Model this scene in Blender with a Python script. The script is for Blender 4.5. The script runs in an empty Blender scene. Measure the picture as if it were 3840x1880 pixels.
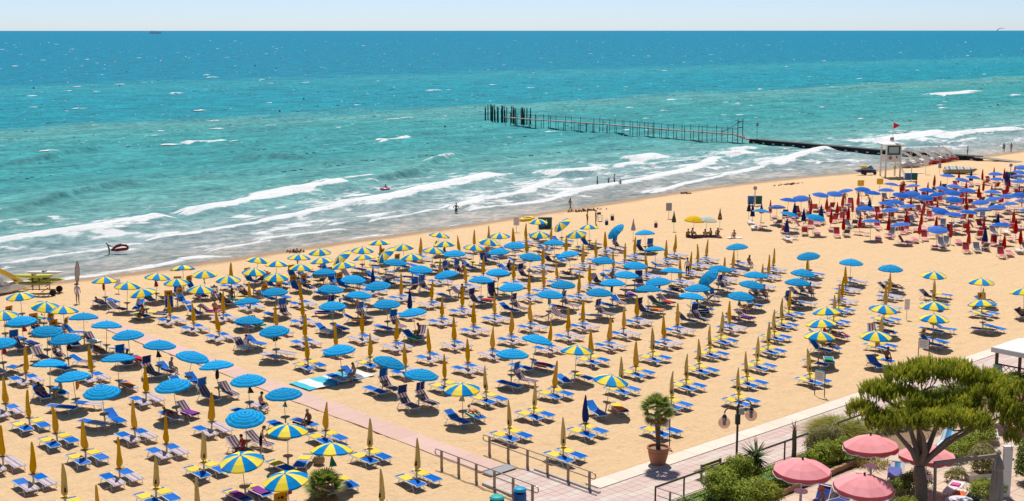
import bpy, math, random
import numpy as np
from mathutils import Vector, Matrix, noise as mnoise
random.seed(11)
rng = np.random.default_rng(11)
scene = bpy.context.scene
COL = scene.collection

# ------------------------------------------------------------------ camera
# World: X runs along the shore, Y runs seaward (promenade kerb at Y=43, waterline near Y=115), metres.
CAM_H = 22.5
PITCH = math.atan(826 / 4840.0)
YAW = math.radians(42.3)
FWD = Vector((math.sin(YAW), math.cos(YAW), 0))
RIGHT = Vector((math.cos(YAW), -math.sin(YAW), 0))
CFW = FWD * math.cos(PITCH) - Vector((0, 0, 1)) * math.sin(PITCH)
CUP = Vector((0, 0, 1)) * math.cos(PITCH) + FWD * math.sin(PITCH)
cam_d = bpy.data.cameras.new('camera')
cam_d.sensor_width = 36.0
cam_d.lens = 36.0 * 4840.0 / 3840.0
cam_d.clip_start = 0.5
cam_d.clip_end = 120000
cam = bpy.data.objects.new('camera', cam_d)
cam.matrix_world = Matrix(((RIGHT.x, CUP.x, -CFW.x, 0), (RIGHT.y, CUP.y, -CFW.y, 0), (RIGHT.z, CUP.z, -CFW.z, CAM_H), (0, 0, 0, 1)))
COL.objects.link(cam)
scene.camera = cam

# ------------------------------------------------------------------ sky and sun
SUN_EL = math.radians(63)
saz = YAW - math.radians(5)                       # azimuth clockwise from +Y
sun_dir = Vector((math.sin(saz) * math.cos(SUN_EL), math.cos(saz) * math.cos(SUN_EL), math.sin(SUN_EL)))
world = bpy.data.worlds.new('World')
scene.world = world
world.use_nodes = True
wn = world.node_tree.nodes
wl = world.node_tree.links
sky = wn.new('ShaderNodeTexSky')
sky.sky_type = 'NISHITA'
sky.sun_disc = False
sky.sun_elevation = SUN_EL
sky.sun_rotation = saz
sky.altitude = 0
sky.air_density = 0.42
sky.dust_density = 0.38
sky.ozone_density = 2.0
wn['Background'].inputs['Strength'].default_value = 0.122
wl.new(sky.outputs[0], wn['Background'].inputs[0])
sun_l = bpy.data.lights.new('sun', 'SUN')
sun_l.energy = 4.7
sun_l.angle = math.radians(0.53)
sun_l.color = (1.0, 0.955, 0.88)
sun = bpy.data.objects.new('sun', sun_l)
sun.rotation_euler = sun_dir.to_track_quat('Z', 'Y').to_euler()
sun.location = (60, 60, 90)
COL.objects.link(sun)
vs = scene.view_settings
vs.view_transform = 'Standard'
vs.look = 'None'
vs.exposure = 0.07
vs.gamma = 1.0
vs.use_curve_mapping = False
scene.cycles.max_bounces = 6
scene.cycles.transparent_max_bounces = 6
scene.cycles.caustics_reflective = False
scene.cycles.caustics_refractive = False
try:
    scene.cycles.use_denoising = True
except Exception:
    pass

# ------------------------------------------------------------------ survey of the beach (metres)
STATIONS = [
    ('CY', 23.57, 53.61, -5, 1), ('CG', 23.55, 57.3, -5, 2), ('CY', 23.75, 61.55, -5, 3), ('CY', 23.68, 65.3, -5, 4), ('CG', 27.16, 51.3, -4, 1), ('CG', 27.28, 55.52, -4, 2),
    ('CY', 27.28, 59.39, -4, 3), ('CO', 27.33, 63.46, -4, 4), ('CO', 27.42, 67.25, -4, 5), ('CO', 27.41, 71.08, -4, 6), ('CY', 27.5, 74.75, -4, 7), ('BY', 30.89, 49.2, -3, 1),
    ('BY', 30.8, 53.11, -3, 2), ('CG', 30.98, 57.54, -3, 3), ('CY', 30.93, 61.44, -3, 4), ('CY', 30.96, 65.18, -3, 5), ('BL', 30.97, 68.98, -3, 6), ('BL', 31.05, 72.94, -3, 7),
    ('BL', 30.97, 76.73, -3, 8), ('CY', 31.12, 80.83, -3, 9), ('BL', 31.15, 84.55, -3, 10), ('CG', 34.3, 46.78, -2, 1), ('BY', 34.51, 51.18, -2, 2), ('BY', 34.68, 55.44, -2, 3),
    ('BL', 34.54, 59.29, -2, 4), ('CY', 34.7, 63.36, -2, 5), ('BL', 34.74, 67.4, -2, 6), ('CY', 34.76, 71.42, -2, 7), ('BL', 34.79, 75.16, -2, 8), ('CY', 34.54, 78.42, -2, 9),
    ('BL', 34.86, 82.8, -2, 10), ('BL', 34.75, 86.15, -2, 11), ('BL', 34.75, 90.12, -2, 12), ('BY', 34.48, 92.86, -2, 13), ('CG', 38.2, 49.11, -1, 1), ('CG', 38.48, 53.52, -1, 2),
    ('CO', 38.59, 57.78, -1, 3), ('BL', 38.35, 61.39, -1, 4), ('BL', 38.39, 65.36, -1, 5), ('BL', 38.66, 69.43, -1, 6), ('BL', 38.37, 73.09, -1, 7), ('BL', 38.38, 76.86, -1, 8),
    ('BL', 38.36, 80.88, -1, 9), ('BL', 38.33, 84.54, -1, 10), ('BL', 38.33, 88.12, -1, 11), ('BY', 38.19, 91.31, -1, 12), ('BY', 37.94, 94.5, -1, 13), ('BY', 38.04, 98.63, -1, 14),
    ('CG', 46.2, 46.72, 1, 1), ('CG', 46.42, 51.21, 1, 2), ('BY', 46.58, 55.43, 1, 3), ('BL', 46.55, 59.59, 1, 4), ('BL', 46.78, 63.68, 1, 5), ('BL', 46.71, 67.69, 1, 6),
    ('CO', 46.62, 71.58, 1, 7), ('BL', 46.57, 75.43, 1, 8), ('BL', 46.53, 79.22, 1, 9), ('CY', 46.33, 82.83, 1, 10), ('CY', 46.32, 86.62, 1, 11), ('CY', 46.32, 90.32, 1, 12),
    ('BY', 46.02, 93.56, 1, 13), ('BY', 45.89, 96.92, 1, 14), ('BY', 45.62, 100.27, 1, 15), ('CN', 50.09, 48.91, 2, 1), ('CG', 50.1, 53.18, 2, 2), ('CG', 50.26, 57.55, 2, 3),
    ('CO', 50.13, 61.4, 2, 4), ('CY', 50.34, 65.68, 2, 5), ('CO', 50.02, 69.26, 2, 6), ('CY', 50.14, 73.4, 2, 7), ('CY', 49.96, 77.08, 2, 8), ('CY', 50.26, 81.32, 2, 9),
    ('BL', 50.01, 84.76, 2, 10), ('CY', 49.79, 88.37, 2, 11), ('BY', 49.62, 91.72, 2, 12), ('BY', 49.71, 95.58, 2, 13), ('BY', 49.43, 98.86, 2, 14), ('CG', 53.24, 46.19, 3, 1),
    ('BY', 54.02, 51.12, 3, 2), ('CO', 54.03, 55.6, 3, 3), ('BL', 54.01, 59.46, 3, 4), ('CY', 54.01, 63.69, 3, 5), ('CY', 53.98, 67.67, 3, 6), ('CY', 54.12, 71.79, 3, 7),
    ('CY', 53.78, 75.37, 3, 8), ('BL', 54.01, 79.43, 3, 9), ('CY', 53.59, 82.88, 3, 10), ('BL', 53.66, 86.8, 3, 11), ('CY', 53.54, 90.58, 3, 12), ('BY', 53.46, 93.83, 3, 13),
    ('BY', 53.29, 97.46, 3, 14), ('BY', 53.02, 100.69, 3, 15), ('CG', 57.67, 49.12, 4, 1), ('CG', 57.86, 53.43, 4, 2), ('BY', 57.61, 57.3, 4, 3), ('BL', 57.68, 61.48, 4, 4),
    ('CY', 57.69, 65.42, 4, 5), ('CY', 57.52, 69.32, 4, 6), ('BL', 57.2, 73.26, 4, 7), ('BL', 57.5, 77.22, 4, 8), ('BL', 57.65, 81.34, 4, 9), ('BL', 57.44, 84.97, 4, 10),
    ('CY', 57.25, 88.61, 4, 11), ('BY', 57.09, 92.29, 4, 12), ('BY', 56.76, 95.46, 4, 13), ('CY', 56.77, 99.09, 4, 14), ('CG', 61.26, 46.83, 5, 1), ('CG', 61.52, 51.21, 5, 2),
    ('CO', 61.52, 55.5, 5, 3), ('CO', 61.72, 59.82, 5, 4), ('CY', 61.74, 64.0, 5, 5), ('CY', 61.61, 67.78, 5, 6), ('CY', 61.45, 71.82, 5, 7), ('CY', 61.61, 75.81, 5, 8),
    ('CN', 61.2, 79.28, 5, 9), ('BL', 61.45, 83.53, 5, 10), ('BL', 61.26, 87.14, 5, 11), ('BL', 61.22, 91.08, 5, 12), ('BY', 60.9, 94.34, 5, 13), ('BY', 60.15, 97.17, 5, 14),
    ('BY', 59.83, 100.15, 5, 15), ('CG', 64.99, 49.01, 6, 1), ('CG', 65.22, 53.16, 6, 2), ('CG', 65.28, 57.32, 6, 3), ('CY', 65.52, 61.74, 6, 4), ('CY', 65.38, 65.7, 6, 5),
    ('CY', 65.4, 69.76, 6, 6), ('CY', 65.28, 73.74, 6, 7), ('CY', 65.1, 77.58, 6, 8), ('CY', 64.96, 81.3, 6, 9), ('CY', 64.72, 85.02, 6, 10), ('CN', 64.74, 88.96, 6, 11),
    ('BY', 64.57, 92.62, 6, 12), ('BY', 64.28, 95.9, 6, 13), ('TY', 66.54, 96.19, 6, 14), ('BY', 63.48, 98.7, 6, 15), ('BY', 66.75, 100.03, 6, 16), ('CG', 68.45, 46.62, 7, 1),
    ('CG', 68.82, 51.2, 7, 2), ('CG', 69.11, 55.44, 7, 3), ('CY', 69.13, 59.63, 7, 4), ('CY', 69.01, 63.54, 7, 5), ('CY', 68.51, 67.31, 7, 6), ('BL', 68.96, 71.55, 7, 7),
    ('BL', 68.89, 75.62, 7, 8), ('BL', 68.81, 79.48, 7, 9), ('BL', 68.73, 83.31, 7, 10), ('BL', 68.23, 86.9, 7, 11), ('BL', 68.54, 91.07, 7, 12), ('BY', 67.91, 94.32, 7, 13),
    ('TY', 70.44, 94.77, 7, 14), ('BY', 70.32, 98.34, 7, 15), ('BY', 72.76, 49.03, 8, 1), ('CG', 72.77, 53.22, 8, 2), ('CG', 72.7, 57.36, 8, 3), ('CY', 72.83, 61.58, 8, 4),
    ('CY', 72.81, 65.62, 8, 5), ('BL', 72.42, 69.44, 8, 6), ('BL', 72.52, 73.54, 8, 7), ('CY', 72.67, 77.76, 8, 8), ('BL', 72.15, 81.11, 8, 9), ('CY', 71.83, 84.91, 8, 10),
    ('CY', 71.67, 88.49, 8, 11), ('BY', 71.49, 92.11, 8, 12), ('BY', 74.24, 96.83, 8, 13), ('BY', 73.87, 100.3, 8, 14), ('BY', 75.81, 46.57, 9, 1), ('BY', 76.23, 51.04, 9, 2),
    ('CG', 76.48, 55.39, 9, 3), ('CY', 76.4, 59.43, 9, 4), ('BL', 76.38, 63.43, 9, 5), ('BL', 76.27, 67.57, 9, 6), ('BL', 76.09, 71.31, 9, 7), ('CY', 75.97, 75.18, 9, 8),
    ('CY', 75.63, 79.03, 9, 9), ('CY', 75.89, 83.17, 9, 10), ('CY', 75.69, 87.08, 9, 11), ('BL', 75.58, 90.87, 9, 12), ('BY', 75.0, 93.68, 9, 13), ('BY', 78.27, 95.64, 9, 14),
    ('CY', 77.92, 99.06, 9, 15), ('CG', 79.82, 48.76, 10, 1), ('BY', 79.77, 52.95, 10, 2), ('CG', 80.18, 57.45, 10, 3), ('BL', 79.65, 61.16, 10, 4), ('BL', 79.52, 65.15, 10, 5),
    ('BL', 79.52, 69.18, 10, 6), ('BL', 79.48, 73.04, 10, 7), ('CY', 79.65, 77.4, 10, 8), ('CY', 79.27, 81.03, 10, 9), ('BL', 79.61, 85.26, 10, 10), ('BL', 79.41, 88.92, 10, 11),
    ('BY', 78.8, 92.27, 10, 12), ('BY', 82.25, 94.26, 10, 13), ('CY', 81.76, 97.52, 10, 14), ('BY', 81.03, 100.39, 10, 15), ('BY', 83.38, 46.61, 11, 1), ('BY', 83.6, 51.04, 11, 2),
    ('CG', 83.9, 55.3, 11, 3), ('CO', 83.69, 59.35, 11, 4), ('BL', 83.78, 63.48, 11, 5), ('TB', 83.79, 67.64, 11, 6), ('BL', 83.49, 71.44, 11, 7), ('BL', 83.46, 75.61, 11, 8),
    ('BL', 83.19, 79.21, 11, 9), ('BL', 83.33, 83.31, 11, 10), ('CY', 83.05, 87.04, 11, 11), ('BL', 82.82, 90.7, 11, 12), ('BY', 85.66, 95.92, 11, 13), ('CY', 85.13, 99.29, 11, 14),
    ('BY', 87.45, 48.87, 12, 1), ('CG', 87.62, 53.23, 12, 2), ('CG', 87.84, 57.45, 12, 3), ('BL', 87.42, 61.31, 12, 4), ('BL', 87.33, 65.49, 12, 5), ('BL', 87.41, 69.45, 12, 6),
    ('CY', 87.3, 73.62, 12, 7), ('CY', 87.31, 77.59, 12, 8), ('CY', 86.81, 81.25, 12, 9), ('CY', 86.72, 85.23, 12, 10), ('BL', 86.61, 89.08, 12, 11), ('CY', 89.47, 90.34, 12, 12),
    ('CY', 86.4, 92.71, 12, 13), ('BY', 89.36, 94.12, 12, 14), ('CY', 88.76, 97.32, 12, 15), ('CY', 88.09, 100.39, 12, 16), ('BY', 90.7, 46.58, 13, 1), ('CY', 91.43, 55.47, 13, 2),
    ('CY', 90.97, 59.25, 13, 3), ('BL', 91.17, 63.53, 13, 4), ('CY', 91.09, 67.66, 13, 5), ('CY', 91.16, 71.79, 13, 6), ('CY', 91.3, 75.88, 13, 7), ('BL', 90.94, 79.73, 13, 8),
    ('CY', 90.42, 83.25, 13, 9), ('CY', 89.88, 86.52, 13, 10), ('BY', 92.96, 91.98, 13, 11), ('CY', 92.79, 95.93, 13, 12), ('CY', 91.98, 98.9, 13, 13), ('CG', 95.29, 49.16, 14, 1),
    ('CG', 95.37, 53.45, 14, 2), ('CY', 95.51, 57.67, 14, 3), ('CY', 95.34, 61.75, 14, 4), ('CY', 95.22, 65.74, 14, 5), ('CY', 95.24, 69.96, 14, 6), ('CY', 94.97, 73.77, 14, 7),
    ('CY', 95.01, 77.94, 14, 8), ('CY', 94.5, 81.54, 14, 9), ('CY', 94.0, 85.22, 14, 10), ('CY', 94.02, 89.18, 14, 11), ('TB', 96.54, 90.23, 14, 12), ('BY', 96.31, 93.66, 14, 13),
    ('TY', 95.57, 97.12, 14, 14), ('BY', 95.08, 100.34, 14, 15), ('BY', 97.35, 46.66, 15, 1), ('BY', 98.69, 51.08, 15, 2), ('BY', 98.75, 55.43, 15, 3), ('BL', 98.77, 59.6, 15, 4),
    ('BL', 98.69, 63.54, 15, 5), ('BL', 99.17, 68.06, 15, 6), ('CY', 98.48, 71.76, 15, 7), ('BL', 98.09, 75.51, 15, 8), ('CY', 98.01, 79.47, 15, 9), ('CY', 97.75, 83.26, 15, 10),
    ('BL', 97.75, 87.13, 15, 11),
]
FAR_STATIONS = [
    ('RN', 122.5, 92.45), ('RC', 119.37, 89.03), ('RR', 126.83, 93.1), ('RB', 123.65, 89.76), ('RC', 119.92, 85.9), ('RB', 129.99, 93.0),
    ('RN', 115.46, 82.5), ('RN', 127.33, 89.95), ('RB', 133.43, 93.28), ('RN', 123.8, 86.18), ('RR', 130.92, 90.15), ('RC', 120.52, 82.72),
    ('RB', 137.41, 93.54), ('RN', 127.69, 86.49), ('RR', 134.43, 90.29), ('RR', 125.07, 83.35), ('RB', 139.97, 93.02), ('RR', 131.07, 86.55),
    ('RR', 137.94, 90.32), ('RR', 121.92, 79.6), ('RB', 143.32, 93.05), ('RR', 128.75, 83.48), ('RR', 135.22, 87.12), ('RR', 140.87, 90.01),
    ('RR', 124.75, 79.34), ('RB', 146.44, 93.13), ('RB', 130.78, 82.65), ('RN', 138.04, 86.56), ('RB', 121.7, 76.03), ('RB', 143.75, 89.94),
    ('RR', 128.9, 79.86), ('RR', 140.28, 86.11), ('RB', 135.68, 83.22), ('RB', 147.5, 90.13), ('RR', 125.3, 76.07), ('RB', 153.4, 93.25),
    ('RB', 131.39, 79.37), ('RB', 138.1, 83.19), ('RB', 144.86, 86.76), ('RR', 150.56, 89.86), ('RB', 122.23, 72.51), ('RR', 156.96, 93.4),
    ('RR', 129.17, 76.26), ('RB', 135.69, 79.83), ('RR', 141.55, 83.03), ('RB', 147.76, 86.54), ('RB', 154.16, 90.01), ('RR', 159.41, 92.85),
    ('RR', 125.44, 72.37), ('RR', 131.74, 75.83), ('RB', 145.23, 83.47), ('RR', 139.77, 80.24), ('RB', 151.7, 86.94), ('RR', 148.93, 85.08),
    ('RR', 157.63, 90.04), ('RR', 166.17, 93.97), ('RR', 128.57, 72.19), ('RB', 122.66, 68.77), ('RB', 135.9, 76.27), ('RR', 142.09, 79.76),
    ('RB', 148.86, 83.36), ('RB', 154.76, 86.71), ('RR', 160.26, 89.7), ('RB', 168.94, 93.62), ('RR', 125.89, 68.94), ('RB', 138.51, 75.93),
    ('RB', 133.2, 72.87), ('RB', 146.33, 80.17), ('RB', 152.15, 83.41), ('RB', 157.94, 86.57), ('RR', 172.91, 93.98), ('RB', 165.59, 89.84),
    ('RR', 161.44, 86.57), ('RB', 155.17, 83.14), ('RR', 151.94, 81.38), ('RR', 142.84, 76.38), ('RB', 136.25, 72.69), ('RR', 129.31, 68.85),
    ('RR', 122.77, 65.22), ('RB', 169.42, 90.17), ('RN', 175.65, 93.54), ('RR', 159.0, 83.47), ('RR', 152.69, 79.85), ('RB', 145.87, 76.11),
    ('RR', 178.34, 93.19), ('RB', 139.48, 72.51), ('RR', 166.55, 86.78), ('RR', 132.43, 68.68), ('RN', 125.69, 64.97), ('RR', 161.17, 82.8),
    ('RB', 155.92, 79.97), ('RR', 181.89, 93.24), ('RB', 176.21, 90.09), ('RB', 169.67, 86.57), ('RB', 150.11, 76.38), ('RB', 142.8, 72.54),
    ('RN', 136.13, 68.98), ('RB', 129.68, 65.31), ('RR', 123.01, 61.52), ('RR', 182.1, 91.72), ('RR', 160.76, 80.57), ('RN', 178.92, 89.77),
    ('RB', 153.42, 76.61), ('RR', 167.53, 83.78), ('RN', 173.2, 86.53), ('RB', 146.4, 72.61), ('RR', 139.81, 68.97), ('RR', 186.81, 92.48),
    ('RR', 133.45, 65.52), ('RB', 181.04, 89.18), ('RB', 175.82, 86.45), ('RB', 156.14, 76.5), ('RR', 163.87, 80.35), ('RB', 170.08, 83.33),
    ('RR', 126.99, 61.77), ('RB', 149.85, 73.04), ('RB', 188.62, 92.29), ('RB', 141.92, 68.8),
]
SHORE = [
    (42.8, 113.9), (47.0, 114.4), (53.2, 113.5), (61.7, 113.8), (71.3, 114.5), (79.1, 115.0),
    (87.2, 115.1), (96.3, 115.4), (106.8, 116.5), (122.0, 117.6), (140.2, 119.4), (154.2, 119.7),
    (167.9, 118.8), (181.2, 116.7), (192.6, 116.3), (211.7, 116.2), (236.2, 116.6),
]
FOAM = [
    (5.0, 7, 1.0, [(49.5, 134.8), (50.2, 135.0), (56.8, 137.2), (61.9, 138.4), (65.4, 139.1), (73.7, 142.5)]),
    (5.0, 5, 1.0, [(77.5, 144.2), (84.9, 145.6), (92.7, 148.6), (98.9, 151.6), (108.1, 156.0)]),
    (1.3, 5, 0.9, [(45.8, 125.0), (50.4, 125.4), (57.8, 126.2), (62.0, 127.5)]),
    (2.0, 5, 1.0, [(64.6, 129.3), (70.3, 129.5), (76.1, 130.8), (82.4, 132.2), (93.7, 135.4)]),
    (1.2, 3, 0.9, [(66.4, 118.6), (69.3, 119.1), (73.1, 120.4)]),
    (0.7, 2, 0.8, [(74.2, 121.1), (77.4, 121.5), (83.9, 121.3)]),
    (6, 2, 0.9, [(127.4, 235.8), (129.2, 232.1), (134.3, 233.7)]),
    (1.0, 9, 0.45, [(121.8, 215.9), (127.0, 207.6), (142.9, 205.9)]),
    (3, 1, 0.7, [(56.5, 151.6), (58.1, 151.6), (59.4, 151.9)]),
    (1.5, 1, 0.5, [(61.3, 164.1), (63.5, 164.1)]),
    (0.2, 12, 0.55, [(57.5, 138.8), (63.3, 141.4), (68.5, 142.1), (75.2, 145.0)]),
    (6.5, 3, 1.0, [(90.9, 149.3), (96.1, 150.2), (102.2, 152.9), (109.4, 156.6), (111.7, 159.1)]),
    (6.0, 9, 1.0, [(93.8, 136.2), (98.4, 135.0), (105.6, 137.4), (114.6, 141.3), (125.5, 145.4), (136.2, 151.3)]),
    (3.0, 5, 1.0, [(80.6, 131.9), (86.8, 132.9), (95.0, 135.9)]),
    (3.2, 9, 1.0, [(104.7, 125.4), (112.9, 128.0), (123.5, 131.6), (138.8, 139.6)]),
    (1.6, 4, 0.9, [(90.7, 123.7), (96.7, 124.4), (102.5, 126.1)]),
    (1.2, 3, 0.9, [(74.1, 121.4), (78.4, 121.4), (84.1, 121.1)]),
    (1.6, 7, 1.0, [(106.0, 123.8), (115.6, 123.2), (125.3, 125.5), (134.7, 127.5)]),
    (4, 9, 0.85, [(142.7, 148.0), (151.8, 143.7)]),
    (4, 2, 0.9, [(158.7, 211.5), (162.7, 211.7), (168.6, 215.7)]),
    (1.5, 2, 0.8, [(111.9, 163.6), (117.2, 164.1), (121.2, 165.0)]),
    (1.5, 2, 0.7, [(137.8, 173.4), (142.3, 175.4), (147.8, 178.4)]),
    (5, 9, 0.9, [(142.4, 145.2), (147.1, 143.6), (151.3, 143.1)]),
    (4, 2, 1.0, [(158.5, 145.6), (163.9, 146.8)]),
    (8, 2, 1.0, [(168.5, 149.6), (174.3, 149.6), (176.2, 150.8)]),
    (3.5, 14, 1.0, [(122.7, 125.1), (131.2, 127.1), (142.1, 129.1), (154.4, 132.4), (163.5, 134.2), (171.5, 137.8), (185.3, 146.1)]),
    (2, 8, 0.8, [(157.7, 145.3), (166.2, 144.6), (174.0, 145.0), (189.1, 149.7)]),
    (2.0, 6, 1.0, [(137.3, 120.1), (143.6, 122.2), (158.3, 126.3), (175.7, 130.0)]),
    (1.0, 5, 0.8, [(136.3, 121.1), (138.4, 120.3), (142.3, 121.4)]),
    (8, 4, 1.0, [(188.6, 145.4), (193.1, 144.1)]),
    (4, 6, 1.0, [(177.9, 131.4), (183.4, 132.2), (190.9, 134.1)]),
    (4, 8, 1.0, [(178.5, 131.4), (179.7, 129.5), (187.5, 132.4), (196.2, 136.0), (213.3, 142.5)]),
    (2, 8, 0.8, [(188.4, 127.7), (196.6, 126.1)]),
    (2.5, 6, 1.0, [(163.4, 126.8), (174.9, 129.5)]),
    (9, 9, 1.0, [(232.1, 142.8), (237.6, 140.2), (258.1, 144.7), (266.3, 147.6)]),
    (8, 12, 0.9, [(251.4, 138.2), (268.1, 139.9), (286.9, 138.2)]),
    (3, 6, 0.8, [(222.7, 132.2), (232.6, 127.8)]),
    (2, 5, 0.8, [(241.9, 133.8), (249.9, 132.9)]),
    (10, 3, 0.9, [(418.2, 233.8), (425.9, 230.5), (449.3, 237.0)]),
    (6, 3, 0.8, [(434.8, 226.3), (434.0, 215.6)]),
    (6, 5, 0.8, [(195.5, 149.2), (200.8, 150.0)]),
    (3, 2, 0.7, [(196.2, 263.0), (207.3, 265.0)]),
    (5, 6, 0.6, [(322.3, 254.2), (318.4, 240.5)]),
    (6, 2, 0.8, [(224.0, 425.8), (226.3, 423.7)]),
    (6, 2, 0.8, [(301.4, 375.6), (306.7, 375.1)]),
    (10, 3, 0.8, [(311.9, 554.8), (319.0, 562.5)]),
    (1.6, 1.5, 0.95, [(41.8, 115.1), (44.7, 114.6), (46.8, 113.6), (52.9, 114.0), (57.6, 114.3), (62.0, 115.8), (65.2, 114.9)]),
    (0.6, 2, 0.6, [(53.0, 114.5), (59.4, 114.9), (62.3, 116.3)]),
    (1.0, 1.5, 0.8, [(82.4, 115.9), (86.6, 115.2)]),
    (0.9, 1.5, 0.8, [(95.8, 115.7), (103.7, 115.7)]),
    (1.0, 2, 0.9, [(116.5, 114.7), (121.5, 114.9)]),
    (1.2, 2, 0.9, [(117.9, 115.0), (127.1, 116.2)]),
    (1.0, 1.5, 0.9, [(135.6, 115.4), (143.0, 115.7)]),
    (1.0, 2, 0.9, [(150.4, 114.8), (163.0, 114.4)]),
    (1.1, 2, 0.9, [(148.5, 115.2), (157.9, 114.4), (167.9, 115.3)]),
]
RIDGES = [
    [(60.6, 162.3), (73.1, 171.1), (81.7, 177.4), (93.0, 183.1)],
    [(55.7, 149.6), (63.4, 152.7), (67.2, 153.8)],
    [(83.3, 221.5), (94.8, 226.7), (112.2, 239.6)],
    [(97.5, 216.3), (109.4, 217.5)],
    [(72.2, 155.0), (77.7, 155.1)],
    [(111.2, 203.8), (123.0, 201.1), (131.4, 196.7)],
    [(90.6, 178.3), (107.5, 180.0)],
    [(109.7, 156.4), (122.7, 161.1), (134.7, 166.1)],
    [(131.5, 169.0), (154.5, 182.6)],
    [(134.8, 150.1), (143.3, 152.7)],
    [(119.6, 182.7), (131.0, 187.3)],
]

# ------------------------------------------------------------------ material helpers
def srgb(r, g, b):
    f = lambda c: (c / 255 / 12.92) if c / 255 <= 0.04045 else ((c / 255 + 0.055) / 1.055) ** 2.4
    return (f(r), f(g), f(b), 1.0)

def new_mat(name):
    m = bpy.data.materials.new(name)
    m.use_nodes = True
    nt = m.node_tree
    return m, nt, nt.nodes, nt.links, nt.nodes['Principled BSDF']

def mix_rgb(n, l, fac, a, b, mode='MIX'):
    x = n.new('ShaderNodeMix')
    x.data_type = 'RGBA'
    x.blend_type = mode
    for sock, val in ((x.inputs[0], fac), (x.inputs[6], a), (x.inputs[7], b)):
        if hasattr(val, 'is_linked') or hasattr(val, 'links'):
            l.new(val, sock)
        elif isinstance(val, tuple):
            sock.default_value = val if len(val) == 4 else tuple(val) + (1.0,)
        else:
            sock.default_value = val
    return x.outputs[2]

def math_n(n, l, op, a, b=None, c=None, clamp=False):
    x = n.new('ShaderNodeMath')
    x.operation = op
    x.use_clamp = clamp
    for i, v in enumerate((a, b, c)):
        if v is None:
            continue
        if hasattr(v, 'links'):
            l.new(v, x.inputs[i])
        else:
            x.inputs[i].default_value = v
    return x.outputs[0]

def noise_n(n, l, vec, scale, detail=3, rough=0.55):
    t = n.new('ShaderNodeTexNoise')
    t.inputs['Scale'].default_value = scale
    t.inputs['Detail'].default_value = detail
    t.inputs['Roughness'].default_value = rough
    if vec is not None:
        l.new(vec, t.inputs['Vector'])
    return t.outputs['Fac']

def coords(n, l, which='Object', scale=None, rot=None):
    tc = n.new('ShaderNodeTexCoord')
    o = tc.outputs[which]
    if scale is not None or rot is not None:
        mp = n.new('ShaderNodeMapping')
        if scale is not None:
            mp.inputs['Scale'].default_value = scale
        if rot is not None:
            mp.inputs['Rotation'].default_value = rot
        l.new(o, mp.inputs[0])
        o = mp.outputs[0]
    return o

def ramp_n(n, l, fac, stops, interp='LINEAR'):
    r = n.new('ShaderNodeValToRGB')
    r.color_ramp.interpolation = interp
    els = r.color_ramp.elements
    while len(els) < len(stops):
        els.new(0.5)
    for e, (p, c) in zip(els, stops):
        e.position = p
        e.color = c if len(c) == 4 else tuple(c) + (1.0,)
    l.new(fac, r.inputs[0])
    return r.outputs[0]

MATS = {}
def M(name, col, rough=0.7, var=0.12, scale=4.0, spec=0.3, metal=0.0, bump=0.0, trans=0.0, objvar=0.0):
    """plain surface: base colour with a little procedural mottling; trans adds cloth translucency; objvar varies by object"""
    if name in MATS:
        return MATS[name]
    m, nt, n, l, b = new_mat(name)
    v = coords(n, l, 'Object')
    f = noise_n(n, l, v, scale, 4, 0.6)
    c = col if len(col) == 4 else tuple(col) + (1.0,)
    dark = tuple(x * (1 - var) for x in c[:3]) + (1.0,)
    lite = tuple(min(1, x * (1 + var)) for x in c[:3]) + (1.0,)
    out = mix_rgb(n, l, f, dark, lite)
    if objvar:
        oi = n.new('ShaderNodeObjectInfo')
        hs = n.new('ShaderNodeHueSaturation')
        val = math_n(n, l, 'MULTIPLY_ADD', oi.outputs['Random'], 2 * objvar, 1 - objvar)
        l.new(val, hs.inputs['Value'])
        sat = math_n(n, l, 'MULTIPLY_ADD', oi.outputs['Random'], -objvar, 1 + objvar * 0.5)
        l.new(sat, hs.inputs['Saturation'])
        l.new(out, hs.inputs['Color'])
        out = hs.outputs[0]
    l.new(out, b.inputs['Base Color'])
    b.inputs['Roughness'].default_value = rough
    b.inputs['Specular IOR Level'].default_value = spec
    b.inputs['Metallic'].default_value = metal
    if bump:
        bp = n.new('ShaderNodeBump')
        bp.inputs['Strength'].default_value = bump
        bp.inputs['Distance'].default_value = 0.02
        l.new(noise_n(n, l, v, scale * 4, 4), bp.inputs['Height'])
        l.new(bp.outputs[0], b.inputs['Normal'])
    if trans:
        tr = n.new('ShaderNodeBsdfTranslucent')
        l.new(out, tr.inputs[0])
        mx = n.new('ShaderNodeMixShader')
        mx.inputs[0].default_value = trans
        l.new(b.outputs[0], mx.inputs[1])
        l.new(tr.outputs[0], mx.inputs[2])
        l.new(mx.outputs[0], n['Material Output'].inputs[0])
    MATS[name] = m
    return m

def stripe_mat(name, axis, period, cols, rough=0.75, off=0.0, trans=0.0):
    """cloth printed with bands of even width across one object axis"""
    m, nt, n, l, b = new_mat(name)
    v = coords(n, l, 'Object')
    s = n.new('ShaderNodeSeparateXYZ')
    l.new(v, s.inputs[0])
    t = math_n(n, l, 'MULTIPLY_ADD', s.outputs[axis], 1.0 / period, off)
    t = math_n(n, l, 'FRACT', t)
    out = ramp_n(n, l, t, [(i / len(cols), c) for i, c in enumerate(cols)], 'CONSTANT')
    f = noise_n(n, l, v, 5, 3)
    out = mix_rgb(n, l, math_n(n, l, 'MULTIPLY', f, 0.25), out, (0.25, 0.22, 0.2, 1))
    l.new(out, b.inputs['Base Color'])
    b.inputs['Roughness'].default_value = rough
    b.inputs['Specular IOR Level'].default_value = 0.2
    MATS[name] = m
    return m

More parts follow.
